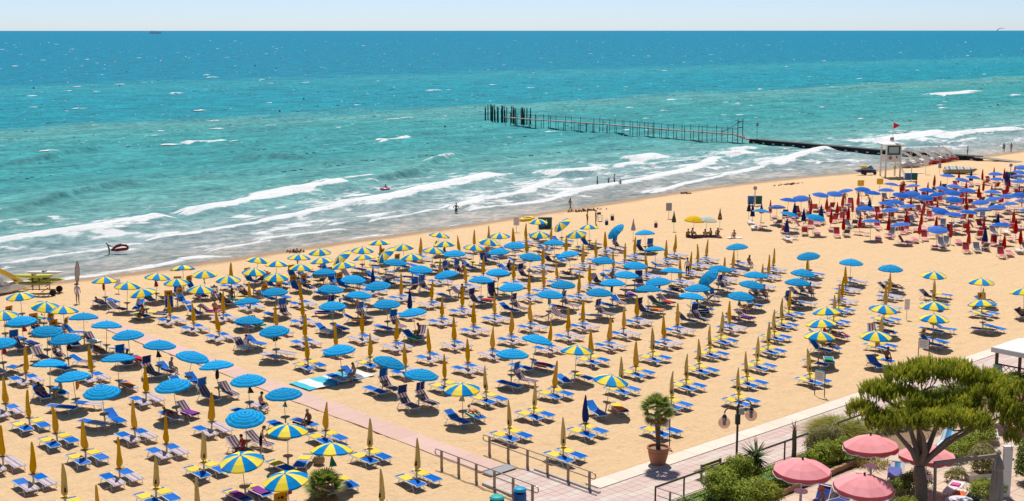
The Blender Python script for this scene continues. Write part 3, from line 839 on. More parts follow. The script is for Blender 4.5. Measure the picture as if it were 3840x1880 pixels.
# boardwalk of pink concrete mats, slightly wavy edges, a seam every 2.4 m
WALK = M('pink_walkway', (0.60, 0.415, 0.35), 0.9, 0.10, 1.2, 0.2, bump=0.25, objvar=0.03)
SEAM = M('walkway_seam', (0.16, 0.10, 0.07), 0.9, 0.1)
bw = struct(ob('boardwalk', MB().box((42.55, 72, -0.035), (1.62, 47.6, 0.03)).mesh('boardwalk_bed', SEAM)))
for i in range(20):
    y0 = 48.3 + i * 2.4
    mb = MB()
    rows = []
    for q in range(7):
        yy = y0 + 2.385 * q / 6
        w0 = 41.72 + 0.05 * math.sin(yy * 0.35) + 0.02 * math.sin(yy * 1.3)
        w1 = 43.38 + 0.05 * math.sin(yy * 0.31 + 1)
        rows.append([(w0 + (w1 - w0) * t, yy, 0.02 + 0.012 * math.sin(yy * 1.1 + t * 2)) for t in (0, 0.33, 0.66, 1)])
    mb.sheet([r[::-1] for r in rows], 0, 0.05)
    ob('walkway_mat', mb.mesh('walkway_mat', WALK, False), bw)
GREYMAT = M('grey_rubber_mat', (0.30, 0.31, 0.33), 0.9, 0.1)
o = ob('rubber_mat', MB().box((0, 0, 0), (1.9, 0.75, 0.03), 0, None, 0.98).mesh('rubber_mat', GREYMAT), None, (42.55, 47.75, 0.05), (0, 0, 0.03))
tag(o, 'grey rubber mat bridging the boardwalk and the paved ramp', 'mat')

# garden: lawn strip behind the promenade rail, terrace below it
def lawn_mat():
    m, nt, n, l, b = new_mat('lawn')
    v = coords(n, l, 'Object')
    a = noise_n(n, l, v, 1.2, 4)
    c = noise_n(n, l, v, 30, 3)
    o = mix_rgb(n, l, a, (0.13, 0.20, 0.025, 1), (0.21, 0.29, 0.04, 1))
    o = mix_rgb(n, l, math_n(n, l, 'MULTIPLY', c, 0.4), o, (0.06, 0.10, 0.015, 1))
    l.new(o, b.inputs['Base Color'])
    b.inputs['Roughness'].default_value = 0.9
    return m
LAWN = lawn_mat()
struct(ob('garden_soil', MB().box((80, -10, -0.12), (200, 97.6, 0.1)).mesh('garden_soil', M('dry_soil', (0.23, 0.155, 0.09), 0.95, 0.25, 1.5))))
struct(ob('lawn', MB().box((52.5, 37.4, -0.04), (17, 2.9, 0.1)).mesh('lawn', LAWN)))
# blades of grass standing in the lawn
gv, gf = [], []
rg = random.Random(8)
for i in range(16000):
    x, y = rg.uniform(44.8, 60), rg.uniform(36.0, 38.8)
    a = rg.uniform(0, 6.28)
    h = rg.uniform(0.05, 0.12)
    dx, dy = math.cos(a) * 0.012, math.sin(a) * 0.012
    lx, ly = rg.uniform(-0.04, 0.04), rg.uniform(-0.04, 0.04)
    q = len(gv)
    gv += [(x - dx, y - dy, 0), (x + dx, y + dy, 0), (x + lx, y + ly, h)]
    gf.append((q, q + 1, q + 2))
o = ob('lawn_grass', MB().add(gv, gf).mesh('lawn_grass', LAWN))
tag(struct(o, 'stuff'), 'short green lawn behind the promenade rail', 'grass')
TERR = M('terrace_paving', (0.58, 0.44, 0.34), 0.9, 0.10, 2.0, 0.2, bump=0.2, objvar=0.06)
terr = struct(ob('terrace', MB().box((72, 25.0, -0.09), (70, 21.2, 0.15)).mesh('terrace_bed', M('terrace_joint', (0.40, 0.31, 0.24), 0.95, 0.1))))
tt = MB().box((0, 0, 0), (0.985, 0.985, 0.04), taper=0.992).mesh('terrace_tile', TERR)
cnt = 0
for i in range(24):
    for j in range(9):
        x, y = 46.5 + i * 1.0, 34.9 - j * 1.0
        ob('paving_slab', tt, terr, (x, y, 0.0 + random.uniform(-0.003, 0.003)))
EDGE = M('tan_edging_stone', (0.36, 0.24, 0.14), 0.9, 0.2, 5, bump=0.4, objvar=0.12)
ew = ob('edging_wall', None, None, (46.5, 35.72, 0))
tag(ew, 'low tan stone edging between hedge and terrace', 'edging')
em = MB().box((0, 0, 0.13), (0.40, 0.22, 0.26), taper=0.93).mesh('stone', EDGE)
for i in range(30):
    ob('stone', em, ew, (i * 0.42, random.uniform(-0.02, 0.02) + 0.01 * i, random.uniform(-0.02, 0.02)), (0, 0, random.uniform(-0.04, 0.04)))

# ================================================================== BEACH FURNITURE
# ---- cloth and metal
BLUE = M('royal_blue_sling', (0.006, 0.13, 0.50), 0.7, 0.10, 6, 0.04, objvar=0.10)
NAVY = M('navy_sling', (0.018, 0.035, 0.17), 0.75, 0.12, 6, 0.2)
YEL = M('yellow_sling', (0.80, 0.60, 0.085), 0.75, 0.08, 5, 0.04, trans=0.12, objvar=0.05)
ORG = M('mustard_hood', (0.66, 0.32, 0.02), 0.75, 0.10, 5, 0.04, trans=0.25, objvar=0.06)
LIL = stripe_mat('lilac_striped_sling', 0, 0.31, [(0.25, 0.22, 0.42), (0.25, 0.22, 0.42), (0.62, 0.52, 0.52), (0.62, 0.40, 0.24), (0.62, 0.52, 0.52)], 0.8)
NST = stripe_mat('navy_striped_sling', 0, 0.21, [(0.03, 0.025, 0.11), (0.03, 0.025, 0.11), (0.03, 0.025, 0.11), (0.45, 0.16, 0.05), (0.52, 0.36, 0.28)], 0.8)
ALU = M('white_aluminium_frame', (0.66, 0.66, 0.66), 0.45, 0.05, 4, 0.5)
PRINT = M('black_print', (0.03, 0.025, 0.02), 0.8, 0.05)
POLE = M('grey_pole', (0.42, 0.40, 0.38), 0.5, 0.06, 4, 0.4)
PIPE = M('white_ground_tube', (0.62, 0.60, 0.57), 0.6, 0.08, 4)
TABLE = M('tan_plastic_table', (0.42, 0.27, 0.12), 0.6, 0.12, 6, 0.3, objvar=0.1)
YTABLE = M('yellow_plastic_table', (0.72, 0.50, 0.10), 0.6, 0.08, 6, 0.3, objvar=0.06)

def rail_pts(up):
    h = 0.36
    a = [(-0.95, 0.30), (-0.86, 0.355), (0.12, h)]
    if up:
        for k in range(1, 4):
            a.append((0.12 + math.cos(up) * 0.82 * k / 3, h + math.sin(up) * 0.82 * k / 3))
    else:
        a += [(0.6, h + 0.01), (0.93, h + 0.02)]
    return a
def lounger_meshes(up, seat, back, strip, hood, joined):
    pts = rail_pts(up)
    HWD = 0.315
    parts = []
    fr = MB()
    for s in (-1, 1):
        fr.tube([(s * HWD, y, z) for y, z in pts], 0.026, 5)
    for (y, z) in (pts[0], pts[-1]):
        fr.tube([(-HWD, y, z), (HWD, y, z)], 0.026, 5)
    fr.tube([(-HWD, 0.12, 0.345), (HWD, 0.12, 0.345)], 0.016, 5)
    if up:
        for s in (-1, 1):
            fr.tube([(s * HWD * 0.95, pts[-2][0], pts[-2][1]), (s * HWD * 0.95, 0.80, 0.30), (s * HWD * 0.95, 0.12, 0.33)], 0.014, 5)
    legs = []
    for s in (-1, 1):
        legs.append(MB().tube([(s * HWD, -0.55, 0.35), (s * 0.33, -0.76, 0.0)], 0.02, 5))
        legs.append(MB().tube([(s * HWD, 0.42, 0.355), (s * 0.33, 0.66, 0.0)], 0.02, 5))
    fr.tube([(-0.33, -0.745, 0.03), (0.33, -0.745, 0.03)], 0.014, 5)
    fr.tube([(-0.33, 0.645, 0.03), (0.33, 0.645, 0.03)], 0.014, 5)
    if joined:
        for g in legs:
            fr.add(g.v, g.f)
    parts.append(('frame', fr.mesh('lounger_frame', ALU)))
    if not joined:
        for g in legs:
            parts.append(('leg', g.mesh('lounger_leg', ALU)))
    def sling(y0, y1, mat, lift=0.0, sag=0.03):
        py, pz = zip(*pts)
        rows = []
        k = 5
        for i in range(k):
            t = i / (k - 1)
            y = y0 + (y1 - y0) * t
            z = float(np.interp(y, py, pz)) if not (up and y > 0.12) else 0
            rows.append((y, z, t))
        out = []
        for y, z, t in rows:
            if up and y > 0.12:
                q = (y - 0.12)
                yy, zz = 0.12 + math.cos(up) * q, 0.36 + math.sin(up) * q
            else:
                yy, zz = y, z
            out.append([(x, yy, zz + lift - sag * (1 - (x / 0.29) ** 2) * math.sin(math.pi * t)) for x in (0.295, 0.1, -0.1, -0.295)])
        return MB().sheet(out, 0, 0.012)
    if strip:
        parts.append(('seat_sling', sling(-0.92, -0.06, seat).mesh('seat_sling', seat)))
        parts.append(('hood_cloth', sling(-0.02, 0.68, back, 0.05, 0.012).mesh('hood_cloth', back)))
        parts.append(('back_sling', sling(0.12, 0.92, strip).mesh('back_sling', strip)))
    else:
        parts.append(('seat_sling', sling(-0.92, 0.08, seat).mesh('seat_sling', seat)))
        parts.append(('back_sling', sling(0.12, 0.92, back).mesh('back_sling', back)))
    if hood:
        e = Vector((0, pts[-1][0], pts[-1][1]))
        dirb = Vector((0, math.cos(up), math.sin(up)))
        base = e - dirb * 0.18
        hv = Vector((0, -math.sin(up) * 0.35 + math.cos(up) * 0.1, 1.0)).normalized()
        arm = MB()
        for s in (-1, 1):
            arm.tube([base + Vector((s * 0.32, 0, 0)), base + Vector((s * 0.32, 0, 0)) + hv * 0.62], 0.014, 5)
        sub = [('hood_arm', arm.mesh('hood_arm', ALU))]
        rows = []
        nrm = hv.cross(Vector((1, 0, 0)))
        for i in range(4):
            t = i / 3
            p = base + hv * (0.14 + 0.50 * t) + nrm * (0.04 * math.sin(math.pi * t))
            rows.append([p + Vector((x, 0, 0)) for x in (0.31, 0.1, -0.1, -0.31)])
        hm = MB().sheet(rows, 0, 0.008)
        if hood is ORG:
            for cx, rr in ((-0.09, 0.05), (0.08, 0.075)):
                c = base + hv * 0.36 + nrm * 0.036
                sub.append(('printed_dot', MB().tube([c + Vector((cx, 0, 0)) - nrm * 0.03, c + Vector((cx, 0, 0)) + nrm * 0.03], rr, 8).mesh('printed_dot', PRINT)))
        parts.append(('sunshade', hm.mesh('sunshade', hood), sub))
    return parts
R = math.radians
VDEF = {'yb': (0, BLUE, YEL, BLUE, None), 'bs': (0, LIL, BLUE, None, None), 'ss': (0, LIL, LIL, None, None), 'bb': (0, BLUE, BLUE, None, None),
        'ns': (R(34), NST, NST, None, None), 'nb': (R(26), NST, BLUE, None, None), 'hb': (R(42), NST, NST, None, BLUE), 'ho': (R(45), BLUE, BLUE, None, ORG),
        'ub': (R(28), BLUE, BLUE, None, None), 'hn': (R(40), NST, NST, None, NAVY), 'hf': (0, BLUE, BLUE, None, None)}
VNAME = {'yb': 'yellow and blue', 'bs': 'blue and lilac-striped', 'ss': 'lilac-striped', 'bb': 'plain blue', 'ns': 'upright navy-striped', 'nb': 'upright navy and blue',
         'hb': 'navy-striped blue-hooded', 'ho': 'blue orange-hooded', 'ub': 'upright blue', 'hn': 'navy-hooded striped'}
VAR_NEAR = {k: lounger_meshes(*v, False) for k, v in VDEF.items() if k in VNAME}
VAR_FAR = {k: lounger_meshes(*v, True) for k, v in VDEF.items() if k in VNAME}

# ---- open umbrella
NG = 10
def canopy_profile(r, top, rim, val=0.07):
    return [(0.0, top), (0.35 * r, top - 0.10 * (top - rim) * 1.2), (0.68 * r, top - 0.46 * (top - rim)), (r, rim), (r * 1.005, rim - val)]
def gore(prof, k, n, sag=0.03, scal=0.0):
    """one wedge of the canopy between two ribs; cloth sags a little between the ribs"""
    rows = []
    for i, (r, z) in enumerate(prof):
        row = []
        for q in range(4):
            t = q / 3
            a = 2 * math.pi * (k + t) / n
            sg = math.sin(math.pi * t)
            rr = r * (1 - 0.035 * sg) if i >= 2 else r
            zz = z - sag * sg * min(1, r) * (1 if i < len(prof) - 1 else 0.4) - (scal * sg if i == len(prof) - 1 else 0)
            row.append((rr * math.cos(a), rr * math.sin(a), zz))
        rows.append(row)
    return rows
def striped_canopy_mat():
    m, nt, n, l, b = new_mat('blue_canopy_cloth')
    v = coords(n, l, 'Object')
    s = n.new('ShaderNodeSeparateXYZ')
    l.new(v, s.inputs[0])
    r = math_n(n, l, 'SQRT', math_n(n, l, 'ADD', math_n(n, l, 'POWER', s.outputs[0], 2), math_n(n, l, 'POWER', s.outputs[1], 2)))
    t = math_n(n, l, 'FRACT', math_n(n, l, 'MULTIPLY_ADD', r, 5.2, 0.1))
    f = ramp_n(n, l, t, [(0, (0, 0, 0)), (0.78, (0, 0, 0)), (0.80, (1, 1, 1)), (0.93, (1, 1, 1)), (0.95, (0, 0, 0))])
    nz = noise_n(n, l, v, 3, 3)
    a = mix_rgb(n, l, nz, (0.0, 0.265, 0.62, 1), (0.001, 0.33, 0.70, 1))
    o = mix_rgb(n, l, math_n(n, l, 'MULTIPLY', f, 0.62), a, (0.16, 0.62, 0.82, 1))
    oi = n.new('ShaderNodeObjectInfo')
    hs = n.new('ShaderNodeHueSaturation')
    l.new(math_n(n, l, 'MULTIPLY_ADD', oi.outputs['Random'], 0.36, 0.80), hs.inputs['Value'])
    l.new(o, hs.inputs['Color'])
    l.new(hs.outputs[0], b.inputs['Base Color'])
    b.inputs['Roughness'].default_value = 0.75
    b.inputs['Specular IOR Level'].default_value = 0.04
    tr = n.new('ShaderNodeBsdfTranslucent')
    l.new(hs.outputs[0], tr.inputs[0])
    mx = n.new('ShaderNodeMixShader')
    mx.inputs[0].default_value = 0.16
    l.new(b.outputs[0], mx.inputs[1]); l.new(tr.outputs[0], mx.inputs[2])
    l.new(mx.outputs[0], n['Material Output'].inputs[0])
    return m
BCAN = striped_canopy_mat()
GB = M('blue_gore_cloth', (0.0, 0.25, 0.62), 0.75, 0.06, 4, 0.04, trans=0.12, objvar=0.08)
GY = M('yellow_gore_cloth', (0.90, 0.72, 0.07), 0.75, 0.06, 4, 0.04, trans=0.12, objvar=0.06)
def ribs_mesh(prof, n):
    mb = MB()
    for k in range(n):
        a = 2 * math.pi * k / n
        mb.tube([(r * math.cos(a) * 0.99, r * math.sin(a) * 0.99, z - 0.02) for r, z in prof[:4]], 0.008, 4)
    return mb
def umb_base(z_table, mat, pole_top, tr=0.27):
    pole = MB().tube([(0, 0, 0.55), (0, 0, pole_top)], 0.019, 6).mesh('pole', POLE)
    tube = MB().tube([(0, 0, -0.1), (0, 0, 0.6)], 0.045, 8).mesh('ground_tube', PIPE)
    tab = MB().lathe([(0.045, z_table - 0.16), (0.07, z_table - 0.09), (tr * 0.8, z_table - 0.02), (tr, z_table), (tr, z_table + 0.025), (0.03, z_table + 0.018)], 14).mesh('table', mat)
    return [('pole', pole), ('ground_tube', tube), ('table', tab)]
PB = canopy_profile(1.06, 2.38, 2.03)
mb = MB()
for k in range(NG):
    mb.sheet(gore(PB, k, NG, 0.03, 0.02))
can_b = mb.mesh('canopy', BCAN)
fin = MB().lathe([(0.03, 2.36), (0.035, 2.40), (0.012, 2.46), (0.001, 2.47)], 8).mesh('finial', POLE)
rib_b = ribs_mesh(PB, NG).mesh('ribs', POLE)
UB = umb_base(0.68, TABLE, 2.37)
SPEC_BLUE = UB + [('canopy', can_b, [('ribs', rib_b)]), ('finial', fin)]
gores_b, gores_y = [], []
for k in range(NG):
    g = MB().sheet(gore(PB, k, NG, 0.03, 0.03)).mesh('panel', GB if k % 2 else GY)
    gores_b.append(g)
def spec_by():
    return UB + [('panel', g) for g in gores_b] + [('ribs', rib_b), ('finial', fin)]
SPEC_BY = spec_by()

# ---- furled umbrella
def furled(name, cloth, r=0.135, top=2.38, bot=0.80, n=16, lob=0.16, seed=0):
    prof = [(0.012, top), (0.034, top - 0.03), (r * 0.42, top - 0.22), (r * 0.68, top - 0.60), (r * 0.88, top - 1.0), (r, bot + 0.30), (r * 0.97, bot + 0.14), (r * 0.66, bot + 0.03), (r * 0.45, bot)]
    mb = MB().lathe(prof[::-1], n, 0, (0, 0, 0), 8, lob)
    q = random.Random(seed)
    a1, a2, bx, by = q.uniform(0, 6), q.uniform(0, 6), q.uniform(-0.05, 0.05), q.uniform(-0.05, 0.05)
    out = []
    for x, y, z in mb.v:                     # loose folds: each one is bound a little differently
        t = (z - bot) / (top - bot)
        ang = math.atan2(y, x)
        k = 1 + 0.16 * math.sin(2 * ang + a1 + 2.5 * t) + 0.10 * math.sin(5 * ang + a2 + 4 * t) + 0.10 * math.sin(7 * t + a1)
        out.append((x * k + bx * math.sin(math.pi * t), y * k + by * math.sin(math.pi * t), z - (0.05 * math.sin(3 * ang + a2) if t < 0.12 else 0)))
    mb.v = out
    return mb.mesh(name, cloth)
MUST = M('mustard_furled_cloth', (0.70, 0.385, 0.014), 0.8, 0.12, 5, 0.04, objvar=0.10)
KHA = M('faded_khaki_cloth', (0.64, 0.465, 0.14), 0.85, 0.12, 5, 0.04, objvar=0.12)
NAVC = M('navy_furled_cloth', (0.012, 0.03, 0.16), 0.8, 0.12, 5, 0.04, objvar=0.1)
CLM = [furled('furled_canopy', MUST, 0.128 + 0.006 * q, 2.34 + 0.02 * q, seed=q) for q in range(5)]
CLK = [furled('furled_canopy', KHA, 0.118 + 0.006 * q, 2.34 + 0.02 * q, seed=9 + q) for q in range(4)]
cl_nav = furled('furled_canopy', NAVC, 0.17)
DOTS = []
for zz, rr in ((1.14, 0.04), (1.03, 0.058)):
    c = Vector((math.cos(-2.2), math.sin(-2.2), 0))
    DOTS.append(('printed_dot', MB().tube([c * 0.10 + Vector((0, 0, zz)), c * 0.147 + Vector((0, 0, zz))], rr, 8).mesh('printed_dot', PRINT)))
UC = umb_base(0.72, YTABLE, 2.36, 0.25)
UCT = umb_base(0.72, TABLE, 2.36, 0.25)
SPEC_CY = [UCT + [('furled_canopy', m_)] for m_ in CLM]
SPEC_CG = [UC + [('furled_canopy', m_, DOTS)] for m_ in CLK]
SPEC_CN = UCT + [('furled_canopy', cl_nav)]

# ---- tilted umbrellas share the pieces, the head turned on the pole
def place_umbrella(kind, x, y, label, group):
    rz = random.uniform(0, 6.28)
    tl = (R(random.gauss(0, 4.5)), R(random.gauss(0, 4.5)))
    if kind == 'BL':
        return assemble('open_beach_umbrella', SPEC_BLUE, (x, y, 0), rz, label, 'beach umbrella', group, tl)
    if kind == 'BY':
        return assemble('striped_beach_umbrella', SPEC_BY, (x, y, 0), rz, label, 'beach umbrella', group, tl)
    if kind in ('CY', 'CO'):
        return assemble('furled_beach_umbrella', random.choice(SPEC_CY), (x, y, 0), rz, label, 'beach umbrella', group, (tl[0] * 0.5, tl[1] * 0.5))
    if kind == 'CG':
        return assemble('furled_beach_umbrella', random.choice(SPEC_CG), (x, y, 0), random.uniform(-0.6, 0.6), label, 'beach umbrella', group, (tl[0] * 0.5, tl[1] * 0.5))
    if kind == 'CN':
        return assemble('furled_beach_umbrella', SPEC_CN, (x, y, 0), rz, label, 'beach umbrella', group)
    # tilted heads lean over towards the promenade
    r = ob('tilted_beach_umbrella', None, None, (x, y, 0))
    tag(r, label, 'beach umbrella', group)
    for nm, me in UB:
        ob(nm, me, r)
    nd = (-RIGHT * (0.62 if kind == 'TY' else 0.72) - FWD * 0.22 + Vector((0, 0, 0.78))).normalized()
    rot = Vector((0, 0, 1)).rotation_difference(nd).to_matrix().to_4x4()
    piv = Matrix.Translation((0, 0, 2.05)) @ rot @ Matrix.Translation((0, 0, -2.05))
    pieces = [('panel', g) for g in gores_b] if kind == 'TY' else [('canopy', can_b)]
    for nm, me in pieces + [('ribs', rib_b), ('finial', fin)]:
        q = ob(nm, me, r)
        q.matrix_local = piv
    return r

KNAME = {'BL': 'open blue umbrella', 'BY': 'open blue-and-yellow umbrella', 'CY': 'furled mustard umbrella', 'CO': 'furled mustard umbrella', 'CG': 'furled pale khaki umbrella',
         'CN': 'furled navy umbrella', 'TY': 'tilted blue-and-yellow umbrella', 'TB': 'tilted blue umbrella'}
def where(c, k):
    side = 'right' if c > 0 else 'left'
    return ordinal(k), '%s column %s of boardwalk' % (ordinal(abs(c)), side)

TOWELS = [('pink', (0.72, 0.10, 0.28)), ('red', (0.55, 0.03, 0.03)), ('turquoise', (0.02, 0.40, 0.45)), ('white', (0.75, 0.74, 0.72)), ('green', (0.03, 0.28, 0.12)),
          ('navy', (0.02, 0.03, 0.14)), ('orange', (0.75, 0.20, 0.02)), ('purple', (0.20, 0.04, 0.25))]
def towel_mesh(i):
    nm, c = TOWELS[i]
    rows = []
    rr = random.Random(100 + i)
    for a in range(6):
        y = -0.55 + 1.1 * a / 5
        row = []
        for bq in range(6):
            x = 0.40 - 0.80 * bq / 5
            z = 0.385 + rr.uniform(0, 0.02)
            if abs(x) > 0.33:
                x = math.copysign(0.345, x)
                z = 0.22 + rr.uniform(0, 0.04)
            row.append((x, y, z))
        rows.append(row)
    return MB().sheet(rows, 0, 0.01).mesh('towel', M('towel_' + nm, c, 0.95, 0.15, 8, 0.1, bump=0.3))
TOWEL_ME = [towel_mesh(i) for i in range(len(TOWELS))]

lr = random.Random(42)
LOUNGERS = []      # dist, x, y, rot, variant, label
OCC = []           # open umbrellas, for guests and clutter
OVERRIDE = {
    (1, 2): [('bb', -0.2, 0.25, R(78)), ('ub', 0.8, 0.3, R(70))],
}
for kind, x, y, c, k in STATIONS:
    o_, w_ = where(c, k)
    lab = '%s, %s from the promenade in the %s' % (KNAME[kind], o_, w_)
    place_umbrella(kind, x, y, lab, 'umbrellas of the blue and yellow bathing station')
    opened = kind in ('BL', 'BY', 'TY', 'TB')
    for side in (-1, 1):
        sn = 'left' if side < 0 else 'right'
        if not opened:
            v = 'yb' if kind in ('CG', 'CO') else ('bs' if y > 50 else 'yb')
            if kind == 'CY' and lr.random() < 0.10:
                v = 'ss'
            px, py, rt = x + side * 0.5 + lr.uniform(-0.03, 0.03), y - 0.12 + lr.uniform(-0.06, 0.06), R(lr.uniform(-2.5, 2.5))
        else:
            if kind in ('BY', 'TY'):
                v = lr.choice(['yb', 'yb', 'ho', 'ub', 'bb', 'ho', 'ns'])
            else:
                v = lr.choice(['ns', 'ns', 'hb', 'nb', 'bs', 'bs', 'ss', 'bb', 'ub', 'hn', 'bs'])
            loose = lr.random() < 0.6
            px = x + side * (0.55 + (lr.uniform(0, 0.35) if loose else 0))
            py = y - 0.1 + (lr.uniform(-0.5, 0.4) if loose else 0)
            rt = R(lr.gauss(0, 24)) if loose else R(lr.uniform(-4, 4))
            if loose and lr.random() < 0.25:
                rt += math.pi
            OCC.append((px, py, rt, v, x, y, kind))
        lab = '%s lounger, %s of %s umbrella, %s' % (VNAME[v], sn, o_, w_)
        LOUNGERS.append((cam_dist(px, py), px, py, rt, v, lab))
LOUNGERS.sort()
def lounger_dup(i, dd, px, py, rt, v, lab):
    spec = VAR_NEAR[v] if i < 170 else VAR_FAR[v]
    assemble('sun_lounger', spec, (px, py, random.uniform(-0.02, 0.01)), rt, lab, 'sun lounger', 'loungers of the blue and yellow bathing station')
N_IND = 300
for i, q in enumerate(LOUNGERS[:N_IND]):
    lounger_dup(i, *q)
# the farther loungers, one mass
def flat_arrays(spec):
    out = []
    for e in spec:
        for nm, me in [(e[0], e[1])] + list(e[2] if len(e) > 2 else []):
            co = np.zeros(len(me.vertices) * 3, dtype=np.float32)
            me.vertices.foreach_get('co', co)
            out.append((co.reshape(-1, 3), [tuple(p.vertices) for p in me.polygons], me.materials[0]))
    return out
mats_far, vmass, fmass, mmass = [], [], [], []
cache = {k: flat_arrays(v) for k, v in VAR_FAR.items()}
for dd, px, py, rt, v, lab in LOUNGERS[N_IND:]:
    ca, sa = math.cos(rt), math.sin(rt)
    for co, fs, mt in cache[v]:
        if mt not in mats_far:
            mats_far.append(mt)
        o_ = len(vmass)
        w = np.stack([co[:, 0] * ca - co[:, 1] * sa + px, co[:, 0] * sa + co[:, 1] * ca + py, co[:, 2]], 1)
        vmass += [tuple(p) for p in w.tolist()]
        fmass += [tuple(i + o_ for i in f) for f in fs]
        mmass += [mats_far.index(mt)] * len(fs)
mb = MB(); mb.v, mb.f, mb.m = vmass, fmass, mmass
# stripes are printed across each lounger, so the mass uses the plain cloth of its kind
for i, mt in enumerate(mats_far):
    if mt is LIL:
        mats_far[i] = M('far_lilac_cloth', (0.40, 0.36, 0.45), 0.8, 0.2, 1)
    elif mt is NST:
        mats_far[i] = M('far_navy_striped_cloth', (0.10, 0.06, 0.10), 0.8, 0.3, 2)
o = ob('farther_sun_loungers', mb.mesh('farther_sun_loungers', mats_far))
tag(struct(o, 'stuff'), 'far rows of blue loungers toward the waterline', 'sun loungers')

# towels left on occupied loungers
tw = random.Random(3)
near_occ = [q for q in OCC if cam_dist(q[0], q[1]) < 112]
used_t = 0
for (px, py, rt, v, x, y, kd) in near_occ:
    if used_t < 48 and tw.random() < 0.45 and v in ('bs', 'ss', 'bb', 'yb', 'ns', 'nb'):
        i = tw.randrange(len(TOWELS))
        dy = -0.38 if v in ('ns', 'nb') else tw.uniform(-0.35, 0.1)
        o = ob('towel', TOWEL_ME[i], None, (px - math.sin(rt) * dy, py + math.cos(rt) * dy, 0.0), (0, 0, rt + tw.uniform(-0.1, 0.1)))
        used_t += 1
        st = min(STATIONS, key=lambda s: (s[1] - x) ** 2 + (s[2] - y) ** 2)
        o_, w_ = where(st[3], st[4])
        tag(o, '%s towel on %s lounger, %s umbrella, %s' % (TOWELS[i][0], 'left' if px < x else 'right', o_, w_), 'towel', 'towels on loungers')

# clothes and bags hung under the open canopies
hung = 0
HCOL = [('black', (0.015, 0.015, 0.02)), ('orange', (0.6, 0.2, 0.02)), ('navy', (0.02, 0.03, 0.12)), ('green', (0.02, 0.22, 0.15)), ('red', (0.4, 0.02, 0.03)), ('beige', (0.45, 0.36, 0.27))]
for kind, x, y, c, k in STATIONS:
    if kind in ('BL', 'BY') and hung < 34 and tw.random() < 0.42:
        nm, cc_ = HCOL[tw.randrange(len(HCOL))]
        a = tw.uniform(0, 6.28)
        rows = [[(0.05 * math.cos(a) + 0.16 * w * math.cos(a + 0.4 * q) * (0.4 + q / 4), 0.05 * math.sin(a) + 0.16 * w * math.sin(a + 0.4 * q) * (0.4 + q / 4), 1.90 - 0.16 * q) for w in (1.2, 0.5, 0.0, -0.5)] for q in range(5)]
        o_, w_ = where(c, k)
        tag(ob('hanging_cloth', MB().sheet(rows, 0, 0.008).mesh('hanging_cloth', M('hung_' + nm, cc_, 0.95, 0.2, 6)), None, (x, y, 0)), '%s clothes hung on pole of %s umbrella, %s' % (nm, o_, w_), 'clothes', 'clothes hung under umbrellas')
        hung += 1

# ---- the neighbouring station: royal blue and furled red umbrellas, red and white chairs
RBLUE = M('royal_blue_canopy', (0.035, 0.15, 0.56), 0.75, 0.08, 3, 0.04, trans=0.10, objvar=0.10)
RCYAN = M('cyan_blue_canopy', (0.01, 0.26, 0.58), 0.75, 0.08, 3, 0.04, trans=0.10)
TRIM = M('white_trim', (0.72, 0.66, 0.68), 0.8, 0.05)
REDC = M('red_furled_cloth', (0.46, 0.022, 0.018), 0.8, 0.12, 5, 0.04, objvar=0.14)
PR = canopy_profile(1.06, 2.36, 2.06, 0.06)
mbc, mbt = MB(), MB()
for k in range(8):
    g = gore(PR, k, 8, 0.03)
    mbc.sheet(g[:4])
    mbt.sheet(g[3:])
def far_can(mat):
    return mbc.mesh('canopy', mat)
trim_me = mbt.mesh('valance', TRIM)
far_pole = MB().tube([(0, 0, 0), (0, 0, 2.36)], 0.024, 5).mesh('pole', PIPE)
SPEC_RB = [('pole', far_pole), ('canopy', far_can(RBLUE), [('valance', trim_me)])]
SPEC_RC = [('pole', far_pole), ('canopy', far_can(RCYAN), [('valance', trim_me)])]
SPEC_RR = [('pole', far_pole), ('furled_canopy', furled('furled_canopy', REDC, 0.165, 2.4, 0.75, 12))]
SPEC_RN = [('pole', far_pole), ('furled_canopy', MB().lathe([(0.26, 0.85), (0.22, 1.3), (0.12, 1.9), (0.02, 2.4)], 12, 0, (0, 0, 0), 6, 0.15).mesh('furled_canopy', NAVC))]
PINKS = M('pink_red_sling', (0.62, 0.20, 0.20), 0.8, 0.15, 5, 0.2, objvar=0.25)
REDS = M('red_sling', (0.50, 0.05, 0.05), 0.8, 0.12, 5, 0.2, objvar=0.15)
GREYS = M('dark_grey_sling', (0.10, 0.09, 0.12), 0.8, 0.15, 5, 0.2, objvar=0.2)
WHTS = M('white_sling', (0.68, 0.62, 0.58), 0.8, 0.1, 5, 0.2)
RCH = {'pink flat': lounger_meshes(0, PINKS, PINKS, None, None, True), 'red upright': lounger_meshes(R(55), PINKS, REDS, None, None, True),
       'dark': lounger_meshes(R(40), GREYS, GREYS, None, None, True), 'white flat': lounger_meshes(0, WHTS, WHTS, None, None, True)}
FNAME = {'RB': 'open royal blue umbrella', 'RC': 'open cyan umbrella', 'RR': 'furled red umbrella', 'RN': 'furled navy umbrella'}
fc = {}
fr_ = random.Random(17)
chairs = []
